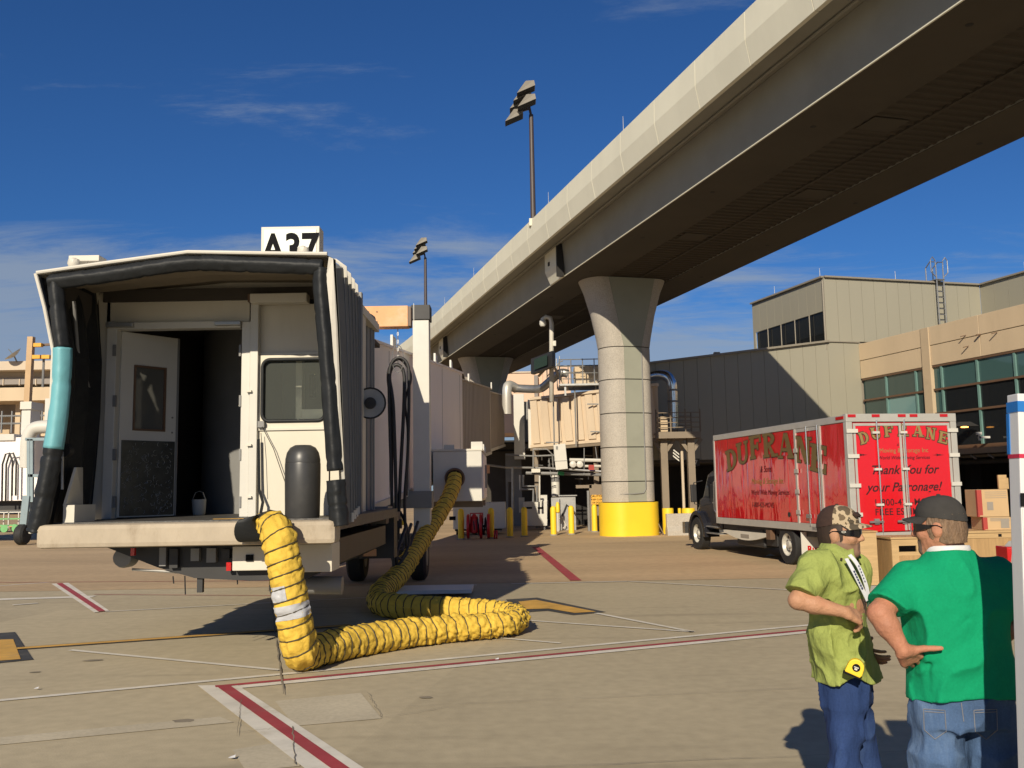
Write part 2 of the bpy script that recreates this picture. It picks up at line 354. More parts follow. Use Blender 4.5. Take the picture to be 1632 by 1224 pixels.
M_amber = pm('amber_lamp', (0.9, 0.45, 0.1), 0.4, emit=(1.0, 0.42, 0.08), estr=6.0)
M_pinkwall = pm('far_pink_wall', (0.66, 0.47, 0.34), 0.85, var=0.06, scale=0.3)
M_farbeige = pm('far_beige_wall', (0.55, 0.46, 0.35), 0.85, var=0.08, scale=0.15)
M_fargrey = pm('far_grey_wall', (0.26, 0.235, 0.215), 0.85, var=0.1, scale=0.15)
M_sidegold = pm('olive_gold_paint', (0.155, 0.105, 0.035), 0.4, var=0.12, scale=8)
# ================================================================ GROUND
# slab-by-slab tone and old rubber streaks in the concrete
_N, _L = M_apron.node_tree.nodes, M_apron.node_tree.links; _b = _N['Principled BSDF']; _src = _b.inputs['Base Color'].links[0].from_socket
_g = _N.new('ShaderNodeNewGeometry'); _mp = _N.new('ShaderNodeMapping'); _mp.inputs['Rotation'].default_value = (0, 0, R(7)); _mp.inputs['Scale'].default_value = (1 / 7.6, 1 / 5.2, 0); _mp.inputs['Location'].default_value = (.31, .22, 0); _L.new(_g.outputs['Position'], _mp.inputs[0])
_fl = _N.new('ShaderNodeVectorMath'); _fl.operation = 'FLOOR'; _L.new(_mp.outputs[0], _fl.inputs[0]); _wn = _N.new('ShaderNodeTexWhiteNoise'); _wn.noise_dimensions = '3D'; _L.new(_fl.outputs[0], _wn.inputs['Vector'])
_mr = _N.new('ShaderNodeMapRange'); _mr.inputs['To Min'].default_value = .93; _mr.inputs['To Max'].default_value = 1.06; _L.new(_wn.outputs['Value'], _mr.inputs[0])
_mp2 = _N.new('ShaderNodeMapping'); _mp2.inputs['Rotation'].default_value = (0, 0, R(-22)); _mp2.inputs['Scale'].default_value = (.10, 1.5, 1); _L.new(_g.outputs['Position'], _mp2.inputs[0])
_ns = _N.new('ShaderNodeTexNoise'); _ns.inputs['Scale'].default_value = 1.6; _ns.inputs['Detail'].default_value = 5; _L.new(_mp2.outputs[0], _ns.inputs['Vector'])
_ms = _N.new('ShaderNodeMapRange'); _ms.interpolation_type = 'SMOOTHSTEP'; _ms.inputs['From Min'].default_value = .56; _ms.inputs['From Max'].default_value = .74; _ms.inputs['To Min'].default_value = 1.0; _ms.inputs['To Max'].default_value = .80; _L.new(_ns.outputs[0], _ms.inputs[0])
_mm = _N.new('ShaderNodeMath'); _mm.operation = 'MULTIPLY'; _L.new(_mr.outputs[0], _mm.inputs[0]); _L.new(_ms.outputs[0], _mm.inputs[1])
_mx = _N.new('ShaderNodeMix'); _mx.data_type = 'RGBA'; _mx.blend_type = 'MULTIPLY'; _mx.inputs[0].default_value = 1; _L.new(_src, _mx.inputs[6]); _L.new(_mm.outputs[0], _mx.inputs[7]); _L.new(_mx.outputs[2], _b.inputs['Base Color'])
g = MB(); g.add([(-700, -120, 0), (700, -120, 0), (700, 1300, 0), (-700, 1300, 0)], [(0, 1, 2, 3)])
ground = part('ground', g, M_apron, kind='structure')
g = MB(); g.add([(-220, 18.6, 0.004), (7.5, 18.2, 0.004), (60, 17.2, 0.004), (60, 120, 0.004), (-220, 120, 0.004)], [(0, 1, 2, 3, 4)])
road = part('service_road', g, M_road, kind='structure')
def strip(name, mat, quad, z, parent=ground):
    m = MB(); P = [gz(*q) for q in quad]; n = Vector((P[1] - P[0])).cross(P[2] - P[0])
    vs = [(p.x, p.y, z) for p in P]
    if n.z < 0: vs = vs[::-1]
    m.add(vs, [tuple(range(len(vs)))]); return part(name, m, mat, parent)
def gline(name, mat, a, b, w, z=0.008, parent=ground):
    A, B = gz(*a), gz(*b); d = (B - A).normalized(); n = Vector((-d.y, d.x, 0)) * w / 2
    m = MB(); m.add([(*(A - n).xy, z), (*(B - n).xy, z), (*(B + n).xy, z), (*(A + n).xy, z)], [(0, 1, 2, 3)])
    return part(name, m, mat, parent)
# long red line with its white borders, and the thick diagonal
gline('white_line', M_linewhite, (-700, 1182.6), (1300, 996), 0.09)
gline('white_line', M_linewhite, (352, 1098), (1300, 1006.5), 0.17)
gline('red_line', M_linered, (343, 1096), (1300, 1004.2), 0.085, 0.012)
strip('white_line', M_linewhite, [(315, 1094), (378, 1093), (640, 1266), (536, 1266)], 0.010)
strip('red_line', M_linered, [(343, 1094.5), (365, 1093.5), (607, 1262), (575, 1262)], 0.014)
# short stripe on the left
strip('white_line', M_linewhite, [(82, 931), (109, 929.5), (174, 974), (150, 977)], 0.010)
strip('red_line', M_linered, [(90, 931), (99, 930), (168, 975), (157, 976)], 0.014)
gline('red_line', M_linered, (-600, 933), (430, 926), 0.045, 0.009)
gline('white_line', M_linewhite, (-400, 968.2), (150, 951), 0.28, 0.007)
gline('white_line', M_linewhite, (168, 975.5), (600, 952), 0.06, 0.008)
gline('red_line', M_linered, (150, 948), (440, 950), 0.04, 0.010)
gline('white_line', M_linewhite, (0, 934), (85, 928), 0.08, 0.007)
# yellow lead-in line with black edges
gline('black_line', M_lineblk, (20, 1035), (560, 997), 0.23, 0.007)
gline('yellow_line', M_lineyel, (20, 1035), (560, 997), 0.14, 0.011)
strip('black_line', M_lineblk, [(-6, 1010), (24, 1008), (53, 1052), (-6, 1058)], 0.007)
strip('yellow_line', M_lineyel, [(-6, 1021), (21, 1020), (33, 1052), (-6, 1055)], 0.012)
strip('black_line', M_lineblk, [(806, 956), (856, 953), (966, 976), (914, 981), (873, 974), (828, 977)], 0.007)
strip('yellow_line', M_lineyel, [(826, 960), (854, 957), (950, 976), (916, 978), (875, 971), (838, 972)], 0.012)
# thin white guide lines
for a, b, w in [((112, 1037), (446, 1069), 0.075), ((950, 978), (1105, 1008), 0.08), ((845, 990), (1105, 1008), 0.07), ((730, 1012), (893, 1026), 0.06),
                ((60, 962), (20, 965), 0.1), ((815, 931), (1000, 927), 0.10), ((1000, 927), (1262, 941), 0.08), ((640, 935), (760, 933), 0.1)]:
    gline('white_line', M_linewhite, a, b, w, 0.010)
gline('red_line', M_linered, (853, 872), (918, 926), 0.22, 0.012)
# joints and cracks between the concrete slabs (uneven, tapering)
def crack(a, b, w, n=14, wob=.03, z=0.016):
    A, B = gz(*a), gz(*b); d = (B - A).normalized(); nn = Vector((-d.y, d.x, 0)); vs = []
    for k in range(n + 1):
        f = k / n; p = A.lerp(B, f) + nn * (random.uniform(-wob, wob) if 0 < k < n else 0); ww = w * random.uniform(.45, 1.1) * (1 if 0 < k < n else .3)
        vs += [(p.x - nn.x * ww / 2, p.y - nn.y * ww / 2, z), (p.x + nn.x * ww / 2, p.y + nn.y * ww / 2, z)]
    m = MB(); m.add(vs, [(2 * k, 2 * k + 2, 2 * k + 3, 2 * k + 1) for k in range(n)])
    if (Vector(vs[2]) - Vector(vs[0])).cross(Vector(vs[1]) - Vector(vs[0])).z < 0: m.f = [f[::-1] for f in m.f]
    return part('joint_sealant', m, M_joint, ground)
for a, b, w, wob in [((428, 915), (440, 1020), 0.022, .01), ((440, 1020), (452, 1109), 0.018, .008), ((384, 1117), (378, 1176), 0.006, .005), ((466, 1160), (471, 1222), 0.010, .007), ((378, 1170), (446, 1163), 0.006, .02),
                ((-10, 898), (640, 884), 0.035, .02), ((600, 1236), (1700, 1190), 0.007, .012), ((600, 1130), (1300, 1098), 0.006, .012), ((-20, 1012), (420, 980), 0.007, .01), ((585, 1105), (608, 1146), .006, .012), ((608, 1146), (720, 1128), .006, .015)]:
    crack(a, b, w, 18, wob)
strip('concrete_patch', M_patch, [(438, 1118), (575, 1105), (608, 1146), (470, 1158)], 0.005)
strip('concrete_patch', M_patch, [(-20, 1178), (350, 1143), (372, 1152), (-20, 1190)], 0.005)
strip('concrete_patch', M_patch, [(370, 1196), (470, 1180), (478, 1222), (392, 1230)], 0.005)
for (x, y, r) in [(149, 1053, 0.10), (54, 1072, 0.05), (653, 1034, 0.05), (291, 1150, 0.09), (680, 1112, 0.06)]:
    c = gz(x, y); m = MB(); k = [random.uniform(0.5, 1.0) for _ in range(9)]
    m.add([(c.x + r * k[i] * math.cos(i * .698) * 1.5, c.y + r * k[i] * math.sin(i * .698), 0.006) for i in range(9)], [tuple(range(9))])
    part('oil_spot', m, M_joint, ground)
for (x, y, r) in [(792, 1053, 0.016), (58, 1100, 0.016), (370, 1211, 0.018), (1228, 887, 0.10)]:
    c = gz(x, y); m = MB()
    m.add([(c.x - r * 1.3, c.y - r, 0.018), (c.x + r * 1.3, c.y - r * .7, 0.018), (c.x + r, c.y + r, 0.03), (c.x - r, c.y + r * .6, 0.02), (c.x, c.y, r * .7)], [(0, 1, 4), (1, 2, 4), (2, 3, 4), (3, 0, 4), (0, 3, 2, 1)])
    tag(part('paper_scrap', m, M_board), {792: 'tiny white scrap of litter right of the yellow hose bottom loop', 58: 'tiny pale scrap of litter near the left edge below the white line', 370: 'tiny pink scrap of litter left of the thick red diagonal', 1228: 'crumpled white paper on the ground by the truck rear wheel'}[x], 'litter', 'litter on the apron')

# ================================================================ ELEVATED GUIDEWAY
GA = R(15.8)
D2 = Vector((-math.sin(GA), math.cos(GA), 0)); R2 = Vector((math.cos(GA), math.sin(GA), 0))
U0, T0 = 13.82, 32.9
def gw(u, t, z=0): return R2 * u + D2 * t + Vector((0, 0, z))
gbase = gw(U0, T0)
guide = thing('elevated_guideway', 'long concrete elevated guideway crossing overhead with pale parapet and dark underside', 'guideway', gbase, GA)
# path: straight to t=57 then bending left (local coords, origin at first pier)
path = [(0.0, t - T0, 0.0) for t in np.arange(-16, 57.1, 2.35)]
x, y, hd = path[-1]
for k in range(26):
    hd += 0.0135; x -= math.sin(hd) * 2.35; y += math.cos(hd) * 2.35; path.append((x, y, hd))
def sweep(prof, i0=0, i1=None, closed=True, shift=0.0, shrink=0.0):
    m = MB(); seq = path[i0:(i1 if i1 is not None else len(path))]; n = len(prof); vs = []
    for j, (px_, py_, h) in enumerate(seq):
        ax = Vector((math.cos(h), math.sin(h), 0)); off = 0
        if shrink: off = shrink if j == 0 else (-shrink if j == len(seq) - 1 else 0)
        dy = Vector((-math.sin(h), math.cos(h), 0)) * off
        for (u, z) in prof:
            p = Vector((px_, py_, 0)) + ax * (u - U0) + dy; vs.append((p.x, p.y, z))
    fs = []
    for j in range(len(seq) - 1):
        for k in range(n if closed else n - 1):
            k2 = (k + 1) % n; fs.append((j * n + k, j * n + k2, (j + 1) * n + k2, (j + 1) * n + k))
    if closed: fs.append(tuple(range(n))[::-1]); fs.append(tuple(range((len(seq) - 1) * n, len(seq) * n)))
    m.add(vs, fs); return m
ZS = 9.75
part('deck', sweep([(10.38, 10.98), (17.95, 10.98), (17.95, 11.25), (10.38, 11.25)]), M_conc, guide)
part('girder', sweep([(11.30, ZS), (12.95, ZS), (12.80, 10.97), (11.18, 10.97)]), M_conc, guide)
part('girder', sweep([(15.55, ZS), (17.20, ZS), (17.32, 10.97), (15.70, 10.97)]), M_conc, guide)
part('flange', sweep([(11.275, ZS - .006), (11.31, ZS - .006), (11.31, ZS + .02), (11.275, ZS + .02)]), M_conc_lt, guide)  # pale strip puts the lit line along the web bottom into colour
for u0_, u1_ in ((11.315, 12.95), (15.55, 17.2)): part('girder_soffit', sweep([(u0_, ZS - .008), (u1_, ZS - .008), (u1_, ZS + .01), (u0_, ZS + .01)]), M_girdersoff, guide)  # dark sheets put the underside shade of the girders into colour
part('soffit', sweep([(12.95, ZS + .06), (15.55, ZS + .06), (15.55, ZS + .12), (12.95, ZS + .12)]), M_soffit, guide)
m = MB()
for j in range(len(path) - 1):
    a, b = path[j], path[j + 1]
    for k in range(8):
        f = (k + .25) / 8; cx, cy, h = (a[i] + (b[i] - a[i]) * f for i in range(3))
        ax = Vector((math.cos(h), math.sin(h), 0)); dy = Vector((-math.sin(h), math.cos(h), 0))
        q = [Vector((cx, cy, 0)) + ax * (u - U0) + dy * e for (u, e) in ((12.96, 0), (15.54, 0), (15.54, .16), (12.96, .16))]
        zb = ZS + .025
        vs = [(p.x, p.y, ZS + .061) for p in q]; vs += [((q[0] + dy * .04).x, (q[0] + dy * .04).y, zb), ((q[1] + dy * .04).x, (q[1] + dy * .04).y, zb), ((q[2] - dy * .04).x, (q[2] - dy * .04).y, zb), ((q[3] - dy * .04).x, (q[3] - dy * .04).y, zb)]
        m.add(vs, [(4, 7, 6, 5), (0, 4, 5, 1), (2, 6, 7, 3), (1, 5, 6, 2), (0, 3, 7, 4)])
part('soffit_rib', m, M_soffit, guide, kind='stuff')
for u in (14.25,):
    part('soffit_seam', sweep([(u - .05, ZS + .0), (u + .05, ZS + .0), (u + .05, ZS + .07), (u - .05, ZS + .07)]), M_soffit, guide)
part('conduit', sweep([(10.98 + .035 * math.cos(a), 10.93 + .035 * math.sin(a)) for a in np.arange(0, 6.2, .7854)]), M_conc, guide)
for i in range(len(path) - 1):
    part('parapet_panel', sweep([(10.26, 10.80), (10.15, 11.37), (10.17, 12.01), (10.37, 12.01), (10.37, 10.80)], i, i + 2, shrink=0.012), M_conc_lt, guide)
    part('parapet_panel', sweep([(17.96, 10.93), (17.96, 12.12), (18.16, 12.12), (18.18, 11.42), (18.07, 10.93)], i, i + 2, shrink=0.012), M_conc_lt, guide)
for i in (3, 8, 13, 17, 20, 25, 28):       # lightning rods
    p = path[i]; part('rod', MB().cyl((10.27 - U0 + p[0], p[1], 12.0), (10.27 - U0 + p[0], p[1], 12.52), 0.009, 0.005, 5), M_whiteb, guide)
for dt in (0.0, 21.4):                     # bearing pockets above each pier
    m = MB(); m.prismy([(10.99 - U0, 10.2), (11.2 - U0, 9.73), (11.28 - U0, 9.73), (11.16 - U0, 10.97), (10.99 - U0, 10.97)], dt - .55, dt + .9)
    o = part('bearing_pocket', m, M_conc_lt, guide)
    m = MB(); m.box(10.96 - U0, 11.22 - U0, dt - .66, dt - .56, 9.72, 10.98); part('joint_gap', m, M_dark, guide)
    m = MB(); m.box(10.95 - U0, 11.0 - U0, dt + .30, dt + .42, 10.35, 10.5); part('vent_hole', m, M_dark, guide)
for i in range(12, 40, 2):                    # drain holes and access plates underneath
    p = path[i]
    for u in (12.0, 16.5):
        m = MB(); m.cyl((u - U0 + p[0], p[1] + .4, ZS - .014), (u - U0 + p[0], p[1] + .4, ZS + .05), 0.07, seg=10); part('drain', m, M_dark, guide)
for i, u in ((16, 14.9), (18, 13.6), (21, 14.9), (24, 13.5), (14, 13.5)):
    p = path[i]; m = MB(); m.box(u - U0 - .45, u - U0 + .45, p[1] - .35, p[1] + .35, ZS + .012, ZS + .03); part('access_plate', m, M_girdersoff, guide)

# ---- piers
def pier(loc, label):
    t = thing('concrete_pier', label, 'pier', loc, GA, 'guideway piers')
    W = 1.0                                   # half length across the guideway
    def ring(hw, hd, z, n=16):
        """rounded-end outline with flat middle strips"""
        pts = []
        for sgn in (1, -1):
            for k in range(n + 1):
                a = -math.pi / 2 + math.pi * k / n
                pts.append((sgn * (hw - hd * .75 + hd * .75 * math.cos(a)), sgn * (hd * math.sin(a)), z))
        return pts
    zs = [1.25, 2.02, 3.30, 4.58, 5.86, 7.10]
    for a, b in zip(zs[:-1], zs[1:]):
        m = MB(); r0, r1 = ring(W, .74, a + .018), ring(W, .74, b - .018); n = len(r0)
        m.add(r0 + r1, [tuple(range(n))[::-1], tuple(range(n, 2 * n))] + [(i, (i + 1) % n, n + (i + 1) % n, n + i) for i in range(n)])
        part('shaft_segment', m, M_pier, t, smooth='auto')
    m = MB(); r0, r1 = ring(W - .03, .71, 1.2), ring(W - .03, .71, 7.12); n = len(r0)
    m.add(r0 + r1, [tuple(range(n))[::-1], tuple(range(n, 2 * n))] + [(i, (i + 1) % n, n + (i + 1) % n, n + i) for i in range(n)])
    part('core', m, M_dim, t)
    for s in (-1, 1):
        for a, b in zip(zs[:-1], zs[1:]):
            m = MB(); m.box(-.30, .42, s * .735 if s > 0 else -.765, .765 if s > 0 else -.735, a + .018, b - .018); part('inset_strip', m, M_pierstrip, t)
    m = MB(); lv = [(W, .74, 7.118), (1.06, .76, 7.5), (1.25, .80, 8.4), (1.52, .84, 9.3), (1.72, .86, ZS - .002)]
    vs = []; n = len(ring(1, .7, 0))
    for hw, hd, z in lv: vs += ring(hw, hd, z)
    fs = [tuple(range(n))[::-1], tuple(range(n * (len(lv) - 1), n * len(lv)))]
    for j in range(len(lv) - 1): fs += [(j * n + i, j * n + (i + 1) % n, (j + 1) * n + (i + 1) % n, (j + 1) * n + i) for i in range(n)]
    m.add(vs, fs); part('capital', m, M_pier, t, smooth='auto')
    for s in (-1, 1):
        m = MB(); a = .5
        m.add([(-.30, s * .765, 7.12), (.42, s * .765, 7.12), (1.0, s * .885, ZS - .004), (-.88, s * .885, ZS - .004), (-.30, s * .70, 7.12), (.42, s * .70, 7.12), (1.0, s * .80, ZS - .004), (-.88, s * .80, ZS - .004)],
              [(0, 1, 2, 3), (7, 6, 5, 4), (0, 4, 5, 1), (1, 5, 6, 2), (2, 6, 7, 3), (3, 7, 4, 0)] if s < 0 else [(3, 2, 1, 0), (4, 5, 6, 7), (1, 5, 4, 0), (2, 6, 5, 1), (3, 7, 6, 2), (0, 4, 7, 3)])
        part('capital_strip', m, M_pierstrip, t)
    m = MB(); r0 = ring(1.12, .92, 0); r1 = ring(1.12, .92, 1.24); n = len(r0)
    m.add(r0 + r1, [tuple(range(n))[::-1], tuple(range(n, 2 * n))] + [(i, (i + 1) % n, n + (i + 1) % n, n + i) for i in range(n)])
    part('base_guard', m, M_yellow, t, smooth='auto')
    m = MB(); m.tube([(.40, -.785, 6.9), (.40, -.785, 1.75), (.30, -.785, 1.58), (-.1, -.785, 1.55), (-.6, -.70, 1.55)], 0.022, 6); part('conduit', m, M_greysteel, t)
    return t
pier(gw(U0, T0), 'aggregate concrete pier with bright yellow base guard beside the box truck')
pier(gw(U0 - .1, T0 + 21.4), 'farther flared concrete pier in shade behind the jet bridge tunnel')

# ---- floodlight masts standing on the parapet
def mast(loc, rz, label, heads):
    t = thing('floodlight_mast', label, 'floodlight', loc, rz, 'floodlight masts on the guideway')
    part('pole', MB().cyl((0, 0, 0), (0, 0, 4.2), 0.105, 0.085, 12), M_pole, t, smooth='auto')
    part('base_plate', MB().box(-.16, .16, -.16, .16, -.25, .03), M_conc_lt, t)
    part('cross_arm', MB().bar((0, 0, 4.15), (-.15, 0, 4.95), .09).bar((-.05, 0, 4.45), (-.55, -.1, 4.25), .07).bar((.02, -.3, 4.85), (.02, .5, 4.85), .07), M_pole, t)
    for (hx, hy, hz) in heads:
        h = MB(); a = R(14)
        rot = Matrix.Rotation(R(-12), 3, 'Y')
        v = [(-.50, -.27, -.13), (-.50, .27, -.13), (.25, .27, .02), (.25, -.27, .02), (-.06, -.24, .28), (-.06, .24, .28), (.26, .20, .25), (.26, -.20, .25)]
        h.add([Vector((hx, hy, hz)) + rot @ Vector(p) for p in v], [(0, 3, 2, 1), (0, 4, 7, 3), (1, 2, 6, 5), (0, 1, 5, 4), (4, 5, 6, 7), (2, 3, 7, 6)])
        hd = part('lamp_head', h, M_lamphead, t)
        v = [(-.49, -.25, -.138), (-.49, .25, -.138), (.23, .25, .005), (.23, -.25, .005)]
        part('lens', MB().add([Vector((hx, hy, hz)) + rot @ Vector(p) for p in v], [(0, 3, 2, 1)]), M_dark, hd)
    return t
hs = [(-.08, -.35, 5.05), (-.22, .05, 4.92), (-.36, .45, 4.78), (-.06, -.42, 4.48), (-.55, .1, 4.12)]
lp = gw(10.27, 32.9, 12.02); mast(lp, 0, 'tall floodlight mast with five lamp heads on parapet, the nearer one', hs)
lp = gw(10.27, 55.6, 12.02); mast(lp, 0, 'smaller distant floodlight mast rising behind the white lift column', hs)
# ================================================================ TERMINAL (metal-sided block)
K0 = at(1316, 500, 42.4); K0.z = 0
B0 = plane_hit(1322, 600, K0, R2); B0.z = 0
A1 = plane_hit(1024, 650, K0, R2); A1.z = 0
C0 = plane_hit(1372, 600, K0, R2); C0.z = 0
A0 = plane_hit(1060, 650, K0, R2); A0.z = 0
n_ = D2
ZT = plane_hit(1322, 545, K0, R2).z; ZTl = plane_hit(1060, 577, K0, R2).z; ZB = 2.95
_sl = (ZT - ZTl) / (B0 - A0).length
tb = thing('terminal_building', 'tan metal-sided terminal block with window band, half shaded by the guideway', 'building', B0)
def loc2(p): return Vector(p) - B0
def wall_panels(parent, P, Q, z0, z1, n, mat, name='siding_panel', th=0.06, gap=0.014, org=B0):
    """n upright panels from P to Q, facing the camera side; one shared mesh"""
    d = (Q - P); w = d.length / n; d.normalize()
    me = MB().box(gap / 2, w - gap / 2, 0, th, z0, z1).mesh(name, mat)
    rz = math.atan2(d.y, d.x)
    for i in range(n):
        o = bpy.data.objects.new(name, me); COL.objects.link(o); o.parent = parent
        p = P + d * (w * i) - org; o.location = (p.x, p.y, 0); o.rotation_euler = (0, 0, rz)
    return rz
def wall_core(parent, poly, z0, z1, mat, name='wall', org=B0):
    return part(name, MB().prism([(p.x - org.x, p.y - org.y) for p in poly], z0, z1), mat, parent)
# lower wall: panels under a roof edge that rises to the right
nlp = 14; wp = (B0 - A1).length / nlp
for i in range(nlp):
    a, b = A1 + R2 * (wp * i + .007) - B0, A1 + R2 * (wp * (i + 1) - .007) - B0
    za, zb = ZT + _sl * a.dot(R2), ZT + _sl * b.dot(R2); q = D2 * .06
    part('siding_panel', MB().add([(a.x, a.y, ZB), (b.x, b.y, ZB), (b.x + q.x, b.y + q.y, ZB), (a.x + q.x, a.y + q.y, ZB), (a.x, a.y, za), (b.x, b.y, zb), (b.x + q.x, b.y + q.y, zb), (a.x + q.x, a.y + q.y, za)],
         [(0, 3, 2, 1), (4, 5, 6, 7), (0, 1, 5, 4), (1, 2, 6, 5), (2, 3, 7, 6), (3, 0, 4, 7)]), M_metalwall, tb)
a, b = loc2(A1) + D2 * .07, loc2(B0) + D2 * .07; q = D2 * 1.2; za, zb = ZT + _sl * loc2(A1).dot(R2) - .05, ZT - .05
part('wall', MB().add([(a.x, a.y, ZB), (b.x, b.y, ZB), (b.x + q.x, b.y + q.y, ZB), (a.x + q.x, a.y + q.y, ZB), (a.x, a.y, za), (b.x, b.y, zb), (b.x + q.x, b.y + q.y, zb), (a.x + q.x, a.y + q.y, za)],
     [(0, 3, 2, 1), (4, 5, 6, 7), (0, 1, 5, 4), (1, 2, 6, 5), (2, 3, 7, 6), (3, 0, 4, 7)]), M_metaltrim, tb)
wall_panels(tb, B0 + R2 * .0, C0, ZB, ZT - .01, 2, M_metalwall)
wall_core(tb, [B0 + D2 * .07, C0 + D2 * .07 + R2 * 9, C0 + D2 * 9 + R2 * 9, B0 + D2 * 9], ZB, ZT - .06, M_metaltrim)
part('eave', MB().bar(loc2(A1 - D2 * .04) + Vector((0, 0, za + .08)), loc2(B0 - D2 * .04) + Vector((0, 0, zb + .08)), .22, .09), M_metaltrim, tb)
part('eave', MB().bar(loc2(B0 - D2 * .02) + Vector((0, 0, ZT + .02)), loc2(C0 - D2 * .02) + Vector((0, 0, ZT + .02)), .10, .05), M_metaltrim, tb)
part('roof_vent', MB().cbox(loc2(A0 + R2 * 2.6) + Vector((0, 0, ZTl + .42)), (.25, .25, .14)), M_metaltrim, tb)
# ---- upper volume with the window band
K0 = K0 + D2 * .03
J0 = plane_hit(1199, 500, K0, D2); J0.z = 0
M0 = plane_hit(1561, 455, K0, R2); M0.z = 0
ZU = zat(1315, 442, K0.y)
Nn = M0 - D2 * 14
wt_l, wt_r = plane_hit(1204, 531, K0, D2), plane_hit(1314, 495, K0, D2)
ZW1 = wt_r.z; ZW0 = plane_hit(1314, 548, K0, D2).z
wl_, wr_ = Vector((wt_l.x, wt_l.y, 0)), Vector((wt_r.x, wt_r.y, 0))
wall_core(tb, [J0 + R2 * .35, K0 + R2 * .35 + D2 * .08, M0 + D2 * .08, M0 + D2 * 12, J0 + R2 * 6], ZW0 - .6, ZU - .05, M_metaltrim, 'upper_wall')
wall_panels(tb, J0, K0 - D2 * .02, ZW1, ZU, 9, M_metalwall)
wall_panels(tb, J0, wl_, ZW0 - .4, ZW1 - .004, 1, M_metalwall)
wall_panels(tb, wr_, K0 - D2 * .02, ZW0 - .4, ZW1 - .004, 1, M_metalwall)
wall_panels(tb, K0, M0, ZT + .06, ZU, 13, M_metalwall)
wall_panels(tb, M0 - R2 * .0, Nn, ZW0 - .4, ZU, 16, M_metalwall)
wall_core(tb, [M0 + R2 * .08, Nn + R2 * .08, Nn + R2 * 5, M0 + R2 * 5], ZW0 - .4, ZU - .05, M_metaltrim, 'upper_wall')
for P, Q, s in ((J0, K0, -R2), (K0, M0, -D2), (M0, Nn, -R2)):
    part('coping', MB().bar(loc2(P + s * .05) + Vector((0, 0, ZU + .03)), loc2(Q + s * .05) + Vector((0, 0, ZU + .03)), .16, .08), M_metaltrim, tb)
part('downpipe', MB().cyl(loc2(K0 - R2 * .06) + Vector((0, 0, ZW0 - .3)), loc2(K0 - R2 * .06) + Vector((0, 0, ZU - .15)), .05, seg=8), M_metaltrim, tb)
# windows: five panes behind mullions
NW = 5; span = (wr_ - wl_)
for i in range(NW):
    a, b = wl_ + span * (i / NW), wl_ + span * ((i + 1) / NW)
    w = part('window', MB().bar(loc2(a - R2 * .01) + Vector((0, 0, ZW0 - .3)), loc2(a - R2 * .01) + Vector((0, 0, ZW1)), .04), M_metaltrim, tb)
    m = MB(); q = [loc2(a + R2 * .10), loc2(b + R2 * .10)]
    m.add([(q[0].x, q[0].y, ZW0 - .4), (q[1].x, q[1].y, ZW0 - .4), (q[1].x, q[1].y, ZW1), (q[0].x, q[0].y, ZW1)], [(0, 1, 2, 3)])
    part('pane', m, M_glass_dark, w)
for (P, f) in ((J0 + (K0 - J0) * .96, 0), (K0 + (M0 - K0) * .45, 0), (M0 + (Nn - M0) * .2, 0), (J0 + (K0 - J0) * .35, 0)):
    q = loc2(P); part('lightning_rod', MB().cyl((q.x, q.y, ZU + .05), (q.x, q.y, ZU + .5), .014, .008, 5), M_whiteb, tb)
# roof ladder
lt = plane_hit(1500, 470, K0 - D2 * .30, R2)
lad = thing('roof_ladder', 'galvanised roof ladder with looped handrails against the tan upper wall', 'ladder', (lt.x, lt.y, ZW0))
lr = GA
def lw(s, z): v = R2 * s; return (v.x, v.y, z)
zt0 = ZU - ZW0 + .12
for s in (-.2, .2):
    part('rail', MB().tube([lw(s, -.4), lw(s, zt0 + .5), lw(s * 1.1, zt0 + .85), (lw(s * 1.1, 0)[0] + D2.x * .35, lw(s * 1.1, 0)[1] + D2.y * .35, zt0 + .95), (lw(s, 0)[0] + D2.x * .7, lw(s, 0)[1] + D2.y * .7, zt0 + .7), (lw(s, 0)[0] + D2.x * .7, lw(s, 0)[1] + D2.y * .7, zt0 - .1)], .03, 7), M_steel, lad)
    part('loop_rail', MB().tube([lw(s, zt0 + .1), lw(s * 2.4, zt0 + .35), lw(s * 2.4, zt0 + .95), lw(s * 1.8, zt0 + 1.1), lw(s, zt0 + .9)], .025, 7), M_steel, lad)
for i in range(9):
    part('rung', MB().cyl(lw(-.2, zt0 - .05 - i * .28), lw(.2, zt0 - .05 - i * .28), .018, seg=6), M_steel, lad)
part('landing', MB().cbox((D2.x * .3, D2.y * .3, zt0), (.5, .7, .04), Matrix.Rotation(GA, 3, 'Z')), M_steel, lad)
# rooftop hatch box
hb = plane_hit(1530, 500, K0 - D2 * .2, R2)
tag(part('wall_vent_box', MB().cbox((hb.x, hb.y, ZW0 + .55), (.9, .3, .7), Matrix.Rotation(GA, 3, 'Z')), M_metaltrim), 'low tan louvre box beside the roof ladder foot', 'vent')

